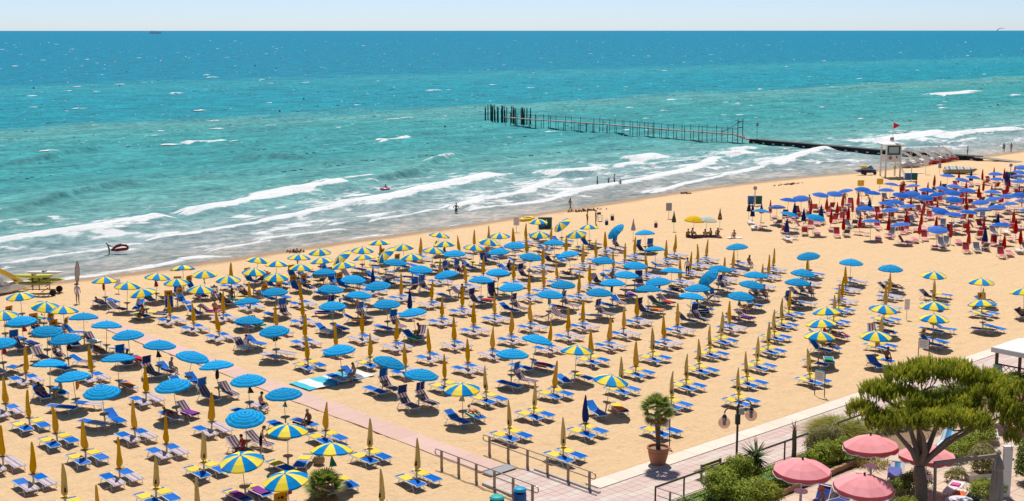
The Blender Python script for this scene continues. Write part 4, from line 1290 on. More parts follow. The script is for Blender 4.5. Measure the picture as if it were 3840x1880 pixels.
for kd, x, y in FAR_STATIONS:
    fc[kd] = fc.get(kd, 0) + 1
    lab = '%s, %s of its kind from left, by red chairs' % (FNAME[kd], ordinal(fc[kd]))
    assemble({'RB': 'open_beach_umbrella', 'RC': 'open_beach_umbrella', 'RR': 'red_furled_umbrella', 'RN': 'navy_furled_umbrella'}[kd],
             {'RB': SPEC_RB, 'RC': SPEC_RC, 'RR': SPEC_RR, 'RN': SPEC_RN}[kd], (x, y, 0), fr_.uniform(0, 6), lab, 'beach umbrella',
             'umbrellas of the red and blue bathing station', (R(fr_.gauss(0, 6)), R(fr_.gauss(0, 6))) if kd in ('RB', 'RC') else None)
    for side in (-1, 1):
        if fr_.random() < 0.86:
            a = R(fr_.choice([-55, -48, -40, 125, 132, 10]) + fr_.gauss(0, 10))
            kk = fr_.choice(['pink flat', 'pink flat', 'red upright', 'red upright', 'dark', 'white flat'])
            chairs.append((cam_x(x + side * 0.7, y), x + side * 0.75 + fr_.uniform(-0.2, 0.2), y + fr_.uniform(-0.6, 0.4), a, kk))
chairs.sort()
cc = {}
for cx, x, y, a, kk in chairs:
    cc[kk] = cc.get(kk, 0) + 1
    assemble('beach_chair', RCH[kk], (x, y, 0), a, '%s beach chair, %s of its kind from left, among the red umbrellas' % (kk, ordinal(cc[kk])), 'beach chair',
             'chairs of the red and blue bathing station')

# ================================================================== SEA AND SHORE THINGS
WOODD = M('dark_wet_timber', (0.045, 0.04, 0.035), 0.85, 0.3, 3, 0.2, bump=0.3, objvar=0.2)
WOODG = M('weathered_deck', (0.30, 0.26, 0.22), 0.9, 0.2, 2, 0.15, bump=0.3)
BLACK = M('black_rubber', (0.018, 0.018, 0.02), 0.7, 0.2, 3, 0.3)
WHITE = M('white_paint', (0.74, 0.72, 0.69), 0.55, 0.05, 2, 0.4)
REDP = M('red_paint', (0.50, 0.03, 0.025), 0.5, 0.1, 3, 0.4)
YELP = M('yellow_paint', (0.80, 0.52, 0.02), 0.45, 0.06, 3, 0.4)
GREEN = M('dark_green_paint', (0.01, 0.10, 0.085), 0.55, 0.1, 3, 0.3)
BLUEP = M('blue_plastic', (0.01, 0.12, 0.36), 0.45, 0.08, 3, 0.4)
TEAL = M('teal_plastic', (0.01, 0.36, 0.34), 0.45, 0.08, 3, 0.4)
STEEL = M('galvanised_steel', (0.36, 0.31, 0.27), 0.45, 0.12, 4, 0.5, metal=0.35)
GREYP = M('grey_paint', (0.33, 0.33, 0.34), 0.6, 0.1, 3)
LIME = M('lime_yellow_plastic', (0.52, 0.52, 0.03), 0.5, 0.12, 3, 0.4)

# fishing pier: slim deck on thin piles, a stand of tall poles at its far end
pier = ob('wooden_pier', None, None, (211, 161, SEA_Z))
tag(pier, 'long thin wooden pier on slim piles with tall dark poles at its end', 'pier')
def pile(x, y, h, r=0.085, lean=0.0):
    return ob('pile', MB().tube([(0, 0, -1.5), (lean, 0.03, h)], [r, r * 0.85], 6).mesh('pile', WOODD), pier, (x - 211, y - 161, 0))
deck_pts = [(211.5, 161), (210.6, 164), (209.4, 178), (210.6, 201), (209.2, 222), (209.9, 233)]
rows = []
for (x, y), z in zip(deck_pts, (1.0, 1.9, 1.95, 2.0, 2.0, 2.0)):
    rows.append([(x - 211 + 0.75, y - 161, z), (x - 211 - 0.75, y - 161, z)])
ob('deck', MB().sheet(rows[::-1], 0, 0.16).mesh('deck', WOODG), pier)
pr_ = random.Random(4)
y = 164.0
while y < 233:
    x = float(np.interp(y, [p[1] for p in deck_pts], [p[0] for p in deck_pts]))
    for s in (-0.85, 0.85):
        tall = pr_.random() < 0.75
        pile(x + s, y + pr_.uniform(-0.15, 0.15), (3.2 if tall else 1.9) + pr_.uniform(-0.2, 0.25), 0.07, pr_.uniform(-0.08, 0.08))
    y += 2.3 + pr_.uniform(-0.3, 0.3)
for k, yy in enumerate((172, 186, 199, 212)):
    x = float(np.interp(yy, [p[1] for p in deck_pts], [p[0] for p in deck_pts]))
    ob('brace', MB().tube([(x - 211 - 0.9, yy - 161, -0.2), (x - 211 + 0.9, yy - 161 + 1.6, 1.9)], 0.05, 5).mesh('brace', WOODD), pier)
for s in (-0.85, 0.85):
    ob('rail', MB().tube([(p[0] - 211 + s, p[1] - 161, 2.95) for p in deck_pts[1:]], 0.025, 4).mesh('rail', WOODD), pier)
for k in range(36):
    t = k / 35
    pile(218.0 - 3.5 * t + pr_.uniform(-1.3, 1.0), 250 - 20.5 * t + pr_.uniform(-0.6, 0.6), pr_.uniform(3.0, 4.2), 0.14, pr_.uniform(-0.08, 0.08))
# head frame with a ladder tower where the pier meets the causeway
for s in (-0.8, 0.8):
    pile(211.3 + s, 163.2, 5.0, 0.09)
ob('cross_beam', MB().box((0.3, 2.2, 3.2), (1.7, 0.12, 0.14)).mesh('cross_beam', WOODD), pier)
ob('cross_beam', MB().box((0.3, 2.2, 4.4), (1.7, 0.12, 0.14)).mesh('cross_beam', WOODD), pier)
ob('stay', MB().tube([(0.3, 2.2, 4.4), (0.2, 6.8, 2.0)], 0.05, 5).mesh('stay', WOODD), pier)
sg = ob('channel_marker', None, None, (212.9, 160.2, SEA_Z))
tag(sg, 'round grey marker on a thin post at the end of the black causeway', 'marker')
ob('post', MB().tube([(0, 0, -1), (0, 0, 4.0)], 0.05, 6).mesh('post', STEEL), sg)
ob('disc', MB().tube([(0, -0.05, 3.9), (0.0, 0.03, 3.9)], 0.42, 12).mesh('disc', GREYP), sg)
# black causeway
cw = ob('black_causeway', None, None, (212, 112, SEA_Z))
tag(cw, 'low black causeway of joined floats running from beach to pier', 'causeway')
n_f = 20
fl_me = MB().box((0, 0, 0.30), (1.9, 2.44, 1.0), 0, None, 0.96).mesh('float', BLACK)
wm_me = MB().box((-0.955, 0, 0.25), (0.04, 0.55, 0.20)).mesh('white_plate', WHITE)
dk_me = MB().box((0, 0, 0.84), (2.0, 2.46, 0.08)).mesh('deck_plate', M('dark_causeway_deck', (0.085, 0.078, 0.075), 0.8, 0.2, 2))
for k in range(n_f):
    y = 113.2 + k * 2.5
    x = float(np.interp(y, [110, 131, 142, 163], [213.6, 211.6, 212.6, 213.6]))
    f_ = ob('float', fl_me, cw, (x - 212, y - 112, 0.0))
    ob('white_plate', wm_me, f_, (0, 0, 0))
    ob('deck_plate', dk_me, f_)
rampv = MB().sheet([[(1.6, 0.4, 0.80), (-0.4, 0.4, 0.80)], [(3.6, -6.5, 0.30), (1.4, -6.5, 0.30)]], 0, 0.1)
ob('landing_ramp', rampv.mesh('landing_ramp', WOODG), cw)

# marker buoys
bu = MB().lathe([(0.02, -0.3), (0.30, -0.1), (0.34, 0.12), (0.2, 0.36), (0.05, 0.6), (0.02, 0.62)], 10).mesh('buoy', M('red_buoy', (0.45, 0.02, 0.03), 0.5, 0.1, 3))
bud = MB().lathe([(0.02, -0.3), (0.30, -0.1), (0.34, 0.12), (0.2, 0.36), (0.05, 0.6), (0.02, 0.62)], 10).mesh('buoy', M('dark_buoy', (0.05, 0.02, 0.03), 0.5, 0.1, 3))
BUOYS = [(378, 194, 1.5, 'bright red buoy bobbing beyond the red flag', bu), (440, 728, 2.4, 'dark buoy, farthest out on the open sea', bud), (421.7, 674, 2.0, 'dark buoy just right of the farthest one', bud),
         (325, 672, 1.8, 'dark buoy below the distant ship', bud), (205, 505, 2.0, 'dark buoy nearest the left edge of the sea', bud), (241, 505, 1.6, 'dark buoy in mid sea right of the leftmost', bud),
         (240, 367, 1.4, 'dark buoy on the turquoise water, upper middle', bud), (198.5, 316, 1.4, 'red buoy on the green water, middle left', bu), (195, 238, 1.2, 'dark buoy in front of the tall pier poles', bud), (210, 218, 1.2, 'dark buoy beside the pier deck', bud)]
for x, y, s, lab, me in BUOYS:
    tag(ob('marker_buoy', me, None, (x, y, SEA_Z), (0, 0, 0), (s * 0.6, s * 0.6, s * 0.6)), lab, 'buoy', 'buoys on the sea')
# distant cargo ship
SHIPC = M('haze_paled_ship_paint', (0.86, 0.92, 0.95), 0.8, 0.05, 0.01)  # distance haze is put into the pale hull and superstructure colours
SHIPW = M('haze_paled_superstructure', (0.75, 0.85, 0.90), 0.8, 0.05, 0.01)
az = math.atan2(602 - 1920, 4840) + YAW
sd_ = 9000.0
ship = ob('cargo_ship', None, None, (math.sin(az) * sd_, math.cos(az) * sd_, SEA_Z), (0, 0, -az + R(8)))
tag(ship, 'pale boxy cargo ship on the horizon', 'ship')
hull = [(-38, -5, 0), (34, -5, 0), (38, 0, 0), (34, 5, 0), (-38, 5, 0)]
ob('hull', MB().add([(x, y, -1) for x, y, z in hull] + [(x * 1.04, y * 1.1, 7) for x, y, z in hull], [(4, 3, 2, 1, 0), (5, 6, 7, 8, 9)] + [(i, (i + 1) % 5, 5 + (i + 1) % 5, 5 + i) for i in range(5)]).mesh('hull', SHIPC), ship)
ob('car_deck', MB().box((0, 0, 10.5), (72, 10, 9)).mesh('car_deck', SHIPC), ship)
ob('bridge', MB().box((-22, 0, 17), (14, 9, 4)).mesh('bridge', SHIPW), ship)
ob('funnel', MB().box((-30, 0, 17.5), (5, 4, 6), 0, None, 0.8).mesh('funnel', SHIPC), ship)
# kite over the horizon
az = math.atan2(3731 - 1920, 4840) + YAW
kd_ = 620.0
kite = ob('kite', None, None, (math.sin(az) * kd_, math.cos(az) * kd_, 22.4), (0, 0, -az))
tag(kite, 'dark curved surf kite just above the horizon', 'kite')
rows = []
for i in range(9):
    a = R(15 + 105 * i / 8)
    w_ = 0.25 + 0.65 * math.sin(math.pi * i / 8)
    rows.append([(-2.6 * math.cos(a) * 0.9 + 0.3, -w_, 1.6 * math.sin(a) - 0.6), (-2.6 * math.cos(a) * 0.9, 0, 1.75 * math.sin(a) - 0.6), (-2.6 * math.cos(a) * 0.9 + 0.3, w_, 1.6 * math.sin(a) - 0.6)])
ob('wing', MB().sheet(rows, 0, 0.06).mesh('wing', M('dark_blue_kite', (0.02, 0.08, 0.16), 0.7, 0.1)), kite)

# ---- lifeguard tower
tw_ = ob('lifeguard_tower', None, None, (177.9, 108.2, 0.0), (0, 0, R(-38)))
tag(tw_, 'white lifeguard tower on stilts with red flag', 'lifeguard tower')
for sx_ in (-1.15, 1.15):
    for sy_ in (-1.1, 1.1):
        ob('leg', MB().box((sx_, sy_, 2.5), (0.20, 0.20, 5.2)).mesh('leg', WHITE), tw_)
ob('floor', MB().box((0, 0, 2.55), (2.3, 2.2, 0.14)).mesh('floor', WHITE), tw_)
ob('front_panel', MB().box((0, -1.08, 3.05), (2.1, 0.08, 0.95)).mesh('front_panel', WHITE), tw_)
ob('side_panel', MB().box((1.13, 0, 3.05), (0.08, 2.0, 0.95)).mesh('side_panel', WHITE), tw_)
ob('side_panel', MB().box((-1.13, 0, 3.05), (0.08, 2.0, 0.95)).mesh('side_panel', WHITE), tw_)
wf = MB()
for c, s in (((0, -1.12, 3.66), (2.05, 0.12, 0.24)), ((0, -1.12, 4.9), (2.05, 0.12, 0.24)), ((-0.92, -1.12, 4.28), (0.24, 0.12, 1.02)), ((0.92, -1.12, 4.28), (0.24, 0.12, 1.02))):
    wf.box(c, s)
wf_o = ob('window_frame', wf.mesh('window_frame', GREEN), tw_)
ob('pane', MB().box((0, -1.10, 4.28), (1.62, 0.03, 1.02)).mesh('pane', M('pale_window_glass', (0.30, 0.40, 0.42), 0.1, 0.2, 1, 0.6)), wf_o)
rf = MB().add([(-1.7, -1.65, 5.05), (1.7, -1.65, 5.05), (1.7, 1.65, 5.05), (-1.7, 1.65, 5.05), (-1.7, -1.65, 5.2), (1.7, -1.65, 5.2), (1.7, 1.65, 5.2), (-1.7, 1.65, 5.2), (0, 0, 5.7)],
              [(3, 2, 1, 0), (0, 1, 5, 4), (1, 2, 6, 5), (2, 3, 7, 6), (3, 0, 4, 7), (4, 5, 8), (5, 6, 8), (6, 7, 8), (7, 4, 8)])
ob('roof', rf.mesh('roof', WHITE), tw_)
nb = ob('number_board', MB().box((0, -0.1, 5.95), (0.62, 0.08, 0.5)).mesh('number_board', WHITE), tw_)
for dx in (-0.18, 0.02, 0.2):
    ob('digit', MB().box((dx, -0.15, 5.98), (0.12, 0.03, 0.30)).mesh('digit', REDP), nb)
ob('flag_pole', MB().tube([(0.15, 0, 5.6), (0.15, 0, 8.9)], 0.04, 6).mesh('flag_pole', WHITE), tw_)
fg = MB().sheet([[(0.15, 0, 8.45), (0.15, 0.02, 7.45)], [(0.55, -0.06, 8.30), (0.55, -0.06, 7.65)], [(0.95, 0.04, 8.15), (0.95, 0.04, 7.85)], [(1.2, 0, 8.03), (1.2, 0, 7.98)]])
ob('flag', fg.mesh('flag', M('red_flag_cloth', (0.55, 0.01, 0.03), 0.8, 0.1, 2, trans=0.2)), tw_)
ob('picture_disc', MB().tube([(-0.5, -1.15, 3.1), (-0.5, -1.12, 3.1)], 0.30, 14).mesh('picture_disc', M('brown_print', (0.35, 0.2, 0.14), 0.8, 0.4, 4)), tw_)
ob('picture_disc', MB().tube([(0.5, -1.15, 3.2), (0.5, -1.12, 3.2)], 0.24, 3).mesh('picture_disc', M('violet_print', (0.10, 0.08, 0.25), 0.8, 0.3, 4)), tw_)
ob('notice_board', MB().box((1.19, 0.25, 3.1), (0.05, 1.1, 0.85)).mesh('notice_board', M('grey_brown_print', (0.20, 0.17, 0.15), 0.8, 0.5, 6)), tw_)
st_ = MB()
for s in (-0.35, 0.35):
    st_.tube([(1.25, 0.6 + s, 2.5), (2.5, -0.2 + s, 0)], 0.05, 5)
ladder = ob('ladder', st_.mesh('ladder_rails', WHITE), tw_)
for k in range(7):
    t = (k + 0.5) / 7
    ob('rung', MB().box((1.25 + 1.25 * t, 0.6 - 0.8 * t, 2.5 * (1 - t)), (0.2, 0.72, 0.05)).mesh('rung', WHITE), ladder)
ob('orange_rescue_can', MB().lathe([(0.05, 1.35), (0.2, 1.45), (0.2, 1.75), (0.05, 1.85)], 10, 0, (0.3, -1.15, 0)).mesh('rescue_can', YELP), tw_)

# ---- pedal boats drawn up beyond the tower
def pedalo(x, y, rz, hullmat, label, slide):
    r = ob('pedal_boat', None, None, (x, y, 0.0), (0, 0, rz), (1.2, 1.2, 1.2))
    tag(r, label, 'pedal boat', 'pedal boats drawn up on the sand')
    for s in (-0.55, 0.55):
        ob('hull', MB().tube([(s, -1.75, 0.45), (s, -1.4, 0.28), (s, 0, 0.24), (s, 1.3, 0.28), (s, 1.7, 0.42)], [0.05, 0.24, 0.27, 0.25, 0.1], 8).mesh('hull', hullmat), r)
    ob('deck', MB().box((0, 0, 0.46), (1.5, 2.5, 0.12), 0, None, 0.94).mesh('deck', WHITE), r)
    for s in (-0.35, 0.35):
        ob('seat', MB().box((s, -0.2, 0.62), (0.5, 0.5, 0.2), 0, None, 0.9).box((s, -0.5, 0.85), (0.5, 0.14, 0.5)).mesh('seat', WHITE), r)
    if slide:
        rows = []
        for k in range(6):
            t = k / 5
            yy = -1.2 + 2.5 * t
            z = 1.95 - 1.5 * t ** 1.2
            rows.append([(0.46, yy, z + 0.2), (0.36, yy, z), (-0.36, yy, z), (-0.46, yy, z + 0.2)])
        ob('slide', MB().sheet(rows, 0, 0.06).mesh('slide', slide), r)
        lad = MB()
        for s in (-0.24, 0.24):
            lad.tube([(s, -1.75, 0.5), (s, -1.2, 1.95)], 0.035, 5)
        ob('slide_ladder', lad.mesh('slide_ladder', WHITE), r)
    return r
plab = ['white pedal boat nearest the lifeguard tower', 'second pedal boat from tower, red hull and white slide', 'middle red pedal boat with white slide', 'fourth pedal boat from tower, red hull', 'red pedal boat farthest from the tower']
for k in range(5):
    t = k / 4
    pedalo(194.5 + 14.5 * t, 114.6 + 1.6 * t, R(-128 + 4 * k), WHITE if k == 0 else REDP, plab[k], WHITE)
pedalo(41.6, 111.6, R(-75), WHITE, 'white pedal boat with tall yellow slide at the left edge', YELP)
# pulled-up board and covered boat by the second station
bd = ob('rescue_board', MB().tube([(-1.9, 0, 1.02), (-1.3, 0, 1.0), (0, 0, 1.0), (1.4, 0, 1.05), (1.95, 0, 1.16)], [0.05, 0.32, 0.40, 0.3, 0.04], 10, 0, True, 0.22).mesh('rescue_board', WHITE), None, (184.8, 108.3, -0.88), (0, 0, R(-45)))
tag(bd, 'white rescue board lying on the sand behind the beach bins', 'board')
cb = ob('covered_boat', None, None, (190.2, 103.2, 0), (0, 0, R(-48)))
tag(cb, 'small boat under a grey and white cover beside red umbrellas', 'boat')
ob('hull', MB().tube([(-2.6, 0, 0.4), (-2.2, 0, 0.42), (0, 0, 0.45), (1.8, 0, 0.5), (2.7, 0, 0.75)], [0.5, 0.75, 0.85, 0.65, 0.05], 10, 0, True, 0.55).mesh('hull', M('khaki_boat_hull', (0.42, 0.35, 0.22), 0.7, 0.15, 2)), cb)
ob('cover', MB().sheet([[(-2.4, 0.75, 0.75), (-2.4, 0, 1.15), (-2.4, -0.75, 0.75)], [(-0.8, 0.9, 0.8), (-0.8, 0, 1.25), (-0.8, -0.9, 0.8)], [(1.4, 0.7, 0.8), (1.4, 0, 1.05), (1.4, -0.7, 0.8)], [(2.5, 0.1, 0.9), (2.5, 0, 0.95), (2.5, -0.1, 0.9)]], 0, 0.05).mesh('cover', stripe_mat('grey_white_cover', 0, 1.1, [(0.62, 0.62, 0.60), (0.12, 0.2, 0.19), (0.62, 0.62, 0.6), (0.5, 0.5, 0.5)], 0.8)), cb)
# jet ski on its trolley
js = ob('jet_ski', None, None, (178.0, 112.6, 0.0), (0, 0, R(-37)))
tag(js, 'dark blue jet ski on a wheeled trolley at the waterline', 'jet ski')
ob('hull', MB().tube([(-1.75, 0, 0.72), (-1.4, 0, 0.62), (-0.5, 0, 0.58), (0.8, 0, 0.58), (1.55, 0, 0.62)], [0.05, 0.3, 0.5, 0.5, 0.42], 10, 0, True, 0.55).mesh('hull', M('navy_gelcoat', (0.02, 0.035, 0.10), 0.3, 0.15, 2, 0.5)), js)
ob('deck', MB().tube([(-1.3, 0, 0.84), (-0.4, 0, 0.9), (0.9, 0, 0.86), (1.45, 0, 0.8)], [0.12, 0.34, 0.32, 0.2], 8, 0, True, 0.5).mesh('deck', M('pale_grey_gelcoat', (0.45, 0.47, 0.52), 0.35, 0.1, 2, 0.5)), js)
ob('seat', MB().tube([(-0.9, 0, 1.28), (-0.5, 0, 1.25), (0.35, 0, 1.2)], [0.14, 0.2, 0.16], 8).mesh('seat', YELP), js)
ob('cowl', MB().tube([(0.3, 0, 1.15), (0.7, 0, 1.32), (1.2, 0, 0.95)], [0.2, 0.26, 0.1], 8).mesh('cowl', M('blue_gelcoat', (0.03, 0.16, 0.40), 0.35, 0.1, 2, 0.5)), js)
ob('handlebar', MB().tube([(0.45, -0.4, 1.5), (0.6, 0, 1.45), (0.45, 0.4, 1.5)], 0.035, 5).mesh('handlebar', BLACK), js)
ob('trolley', MB().tube([(-0.8, 0, 0.32), (1.6, 0, 0.30)], 0.05, 5).tube([(-0.3, -0.5, 0.3), (-0.3, 0.5, 0.3)], 0.04, 5).mesh('trolley', STEEL), js)
for x_, y_ in ((-0.3, -0.55), (-0.3, 0.55), (1.5, 0)):
    ob('wheel', MB().tube([(x_, y_ - 0.1, 0.27), (x_, y_ + 0.1, 0.27)], 0.27, 12).mesh('wheel', BLACK), js)

# ---- canoe trailer at the left, feather banner
ct = ob('canoe_trailer', None, None, (43.6, 108.4, 0.0), (0, 0, R(-42)))
tag(ct, 'two-wheeled trailer rack loaded with canoes beside the water', 'trailer')
ob('chassis', MB().tube([(-1.6, 0, 0.4), (1.3, 0, 0.4)], 0.05, 5).tube([(0.3, -0.8, 0.35), (0.3, 0.8, 0.35)], 0.05, 5).mesh('chassis', M('yellow_brown_steel', (0.45, 0.30, 0.08), 0.6, 0.2)), ct)
for x_ in (-0.7, -0.15, 0.75):
    ob('upright', MB().tube([(x_, -0.15, 0.35), (x_ + 0.05, -0.15, 1.5)], 0.045, 5).mesh('upright', BLACK if x_ < 0.5 else WOODG), ct)
for z_ in (0.85, 1.45):
    ob('cross_arm', MB().tube([(-0.5, -1.0, z_), (-0.5, 1.0, z_)], 0.035, 5).mesh('cross_arm', BLACK), ct)
    ob('cross_arm', MB().tube([(0.7, -1.0, z_), (0.7, 1.0, z_)], 0.035, 5).mesh('cross_arm', BLACK), ct)
for s in (-0.8, 0.8):
    ob('wheel', MB().tube([(1.25, s - 0.1, 0.28), (1.25, s + 0.1, 0.28)], 0.28, 12).mesh('wheel', BLACK), ct)
def canoe(x, y, z, rz, mat, label, L=1.75):
    r = ob('canoe', None, None, (x, y, z), (0, 0, rz))
    tag(r, label, 'canoe', 'canoes on the trailer')
    ob('hull', MB().tube([(-L, 0, 0.12), (-L * 0.7, 0, 0.03), (0, 0, 0), (L * 0.7, 0, 0.03), (L, 0, 0.12)], [0.04, 0.26, 0.36, 0.26, 0.04], 10, 0, True, 0.5).mesh('hull', mat), r)
    ob('cockpit', MB().lathe([(0.28, 0.15), (0.2, 0.19), (0.05, 0.16)], 10).mesh('cockpit', BLACK), r)
canoe(43.0, 108.3, 1.66, R(-40), LIME, 'lime yellow canoe on top of the trailer rack')
canoe(44.3, 109.2, 1.66, R(-44), WHITE, 'white and blue canoe on top of the trailer rack')
canoe(43.0, 108.3, 1.02, R(-41), M('faded_lime_plastic', (0.36, 0.36, 0.10), 0.6, 0.15, 3), 'faded canoe slung under the lime yellow one')
canoe(44.3, 109.2, 1.02, R(-43), LIME, 'lime canoe slung under the white one')
bn = ob('surfboard', None, None, (48.1, 111.4, -0.05), (R(4), R(5), R(-42)))
tag(bn, 'slim grey surfboard standing upright at the water edge', 'surfboard')
ob('board', MB().tube([(0, 0, 0), (0, 0, 0.25), (0, 0, 0.8), (0, 0, 1.4), (0, 0, 1.85), (0, 0, 2.05)], [0.05, 0.15, 0.20, 0.18, 0.10, 0.02], 12, 0, True, 0.2).mesh('board', M('pale_grey_board', (0.42, 0.38, 0.40), 0.5, 0.35, 7)), bn, (0, 0, 0), (0, 0, R(90)))
ob('edge_rail', MB().tube([(-0.05, 0, 0), (-0.155, 0, 0.25), (-0.205, 0, 0.8), (-0.185, 0, 1.4), (-0.10, 0, 1.85), (0, 0, 2.06), (0.10, 0, 1.85), (0.185, 0, 1.4), (0.205, 0, 0.8), (0.155, 0, 0.25), (0.05, 0, 0)], 0.022, 5).mesh('edge_rail', BLACK), bn)

# ---- litter bins in pairs, signs, small beach things
def bin_pair(x, y, label, rz=R(-40)):
    r = ob('bin_stand', None, None, (x, y, 0), (0, 0, rz))
    tag(r, label, 'litter bins', 'bin stands along the beach')
    ob('post', MB().tube([(0, 0, 0), (0, 0, 2.3)], 0.07, 8).mesh('post', WHITE), r)
    ob('round_sign', MB().tube([(0, -0.06, 2.3), (0, 0.02, 2.3)], 0.26, 12).mesh('round_sign', GREYP), r)
    ob('bin', MB().box((-0.52, 0, 0.75), (0.72, 0.5, 1.05), 0, None, 1.06).mesh('bin', BLUEP), r)
    ob('bin', MB().box((0.52, 0, 0.75), (0.72, 0.5, 1.05), 0, None, 1.06).mesh('bin', GREEN), r)
bin_pair(135.4, 101.9, 'blue and green bins with round sign, left of the red-chair station')
bin_pair(175.1, 102.9, 'blue and green bins in front of the lifeguard tower')
bin_pair(187.5, 93.5, 'blue and green bins at the right edge of the beach')
gb = ob('litter_bin', None, None, (101.8, 106.2, 0), (0, 0, R(-38)))
tag(gb, 'green and blue box bin behind the front umbrellas', 'litter bin')
ob('body', MB().box((0, 0, 0.6), (1.5, 0.6, 1.1)).mesh('body', GREEN), gb)
ob('lid', MB().box((0, 0, 1.2), (1.6, 0.7, 0.1)).mesh('lid', M('dark_lid', (0.02, 0.06, 0.05), 0.6, 0.1)), gb)
ob('door', MB().box((-0.35, -0.32, 0.6), (0.6, 0.04, 0.9)).mesh('door', BLUEP), gb)
ob('label_plate', MB().box((0.1, -0.32, 0.75), (0.16, 0.04, 0.6)).mesh('label_plate', WHITE), gb)
def sign(name, x, y, w, h, top, mat, label, legs=2, rz=R(-42), post=STEEL, frame=None, text=True):
    r = ob(name, None, None, (x, y, 0), (0, 0, rz))
    tag(r, label, 'sign')
    for s in ((-w / 2, w / 2) if legs == 2 else (0,)):
        ob('post', MB().tube([(s, 0, 0), (s, 0, top)], 0.028, 6).mesh('post', post), r)
    bdo = ob('board', MB().box((0, -0.035, top - h / 2 - 0.03), (w * 0.94, 0.03, h)).mesh('board', mat), r)
    if frame:
        fm = MB().tube([(-w / 2, 0, top), (w / 2, 0, top)], 0.03, 6)
        ob('top_rail', fm.mesh('top_rail', frame), r)
    if text:
        for k in range(4):
            ob('text_line', MB().box((-0.04 * (k % 2), -0.055, top - 0.03 - h * (k + 1) / 5), (w * (0.75 - 0.12 * (k % 2)), 0.006, h * 0.06)).mesh('text_line', GREYP), bdo)
    return r
DKPOST = M('dark_brown_post', (0.055, 0.035, 0.035), 0.5, 0.2, 4, 0.4)
sign('notice_sign', 66.62, 44.7, 0.72, 0.60, 1.62, WHITE, 'white notice board on two dark posts beside the promenade, middle one', 2, R(-90), DKPOST, TEAL)
sign('notice_sign', 78.96, 44.75, 0.78, 0.62, 1.62, WHITE, 'white notice board on two dark posts, farther along the promenade', 2, R(-88), DKPOST, DKPOST)
sign('notice_sign', 52.0, 44.7, 0.62, 0.50, 1.62, WHITE, 'white notice board on a blue post behind the potted palm', 2, R(-80), M('navy_post', (0.03, 0.04, 0.12), 0.5, 0.1), None)
sign('warning_sign', 155.1, 98.8, 0.95, 0.8, 2.1, YELP, 'yellow square sign left of the lifeguard tower', 1, R(-42), STEEL, None, False)
sign('warning_sign', 158.8, 98.1, 0.95, 0.8, 2.1, YELP, 'yellow square sign in front of the lifeguard tower', 1, R(-42), STEEL, None, False)
sign('notice_sign', 97.4, 106.3, 0.7, 0.95, 1.75, WHITE, 'white board on a post among the front umbrellas', 1, R(-42), STEEL)
sign('notice_sign', 118.2, 101.7, 0.75, 0.95, 1.95, GREYP, 'dark grey board on a post on the open sand', 1, R(-42), STEEL, None, False)
sign('notice_sign', 185.3, 106.4, 0.85, 1.0, 2.4, WHITE, 'white board on a post beside the red pedal boats', 1, R(-42), STEEL, None, False)
sign('notice_sign', 89.9, 52.6, 0.42, 0.85, 1.7, WHITE, 'small white board left of the rightmost striped umbrellas', 1, R(-42), WHITE, None, False)
sign('notice_sign', 48.7, 104.3, 0.45, 0.65, 1.25, WHITE, 'small white board right of the man in white', 1, R(-42), WHITE, None, False)
# seaweed heaps
for x, y, L, lab in ((115.8, 113.7, 3.4, 'brown seaweed heap beside the running bather'), (158, 112.8, 4.2, 'brown seaweed heap below the jet ski'), (71.8, 112.2, 1.6, 'small dark seaweed clump at left waterline'), (139, 116.5, 1.2, 'small dark seaweed clump at middle waterline')):
    mb = MB()
    rr = random.Random(int(x * 10))
    for k in range(int(16 * L)):
        u, v2 = rr.gauss(0, L * 0.28), rr.gauss(0, 0.35)
        a = rr.uniform(0, 6.28)
        l_ = rr.uniform(0.15, 0.4)
        mb.tube([(u, v2, 0.05), (u + math.cos(a) * l_ * 0.5, v2 + math.sin(a) * l_ * 0.5, rr.uniform(0.12, 0.3)), (u + math.cos(a) * l_, v2 + math.sin(a) * l_, 0.04)], 0.05, 4)
    tag(struct(ob('seaweed_heap', mb.mesh('seaweed_heap', M('dried_seaweed', (0.11, 0.07, 0.04), 0.95, 0.4, 4)), None, (x, y, -0.12), (0, 0, R(-5))), 'stuff'), lab, 'seaweed')
# plain umbrellas of day visitors
def day_umbrella(x, y, mat, label, closed=False, tilt=0.0):
    r = ob('day_visitor_umbrella', None, None, (x, y, 0), (R(tilt), 0, 0.4))
    tag(r, label, 'beach umbrella')
    ob('pole', MB().tube([(0, 0, 0), (0, 0, 2.2)], 0.02, 6).mesh('pole', STEEL), r)
    if closed:
        ob('furled_canopy', MB().lathe([(0.10, 1.0), (0.24, 1.05), (0.20, 1.4), (0.10, 1.8), (0.015, 2.35)], 12, 0, (0, 0, 0), 6, 0.15).mesh('furled_canopy', mat), r)
    else:
        mb = MB()
        for k in range(8):
            mb.sheet(gore(canopy_profile(1.15, 2.2, 1.72, 0.12), k, 8, 0.03))
        ob('canopy', mb.mesh('canopy', mat), r)
day_umbrella(110.4, 91.4, M('plain_yellow_cloth', (0.78, 0.50, 0.01), 0.8, 0.06, 3, 0.1, trans=0.2), 'plain yellow umbrella above the seated group', False, 4)
day_umbrella(111.6, 90.6, M('pale_green_white_cloth', (0.62, 0.66, 0.55), 0.8, 0.1, 3, 0.1, trans=0.2), 'pale whitish-green umbrella above the seated group', False, 4)
day_umbrella(111.1, 94.8, M('olive_green_cloth', (0.07, 0.10, 0.03), 0.8, 0.1), 'furled olive green umbrella standing alone', True)
day_umbrella(116.6, 92.6, stripe_mat('brown_yellow_print', 2, 0.5, [(0.10, 0.05, 0.03), (0.38, 0.24, 0.05)], 0.8), 'furled brown and yellow striped umbrella', True)
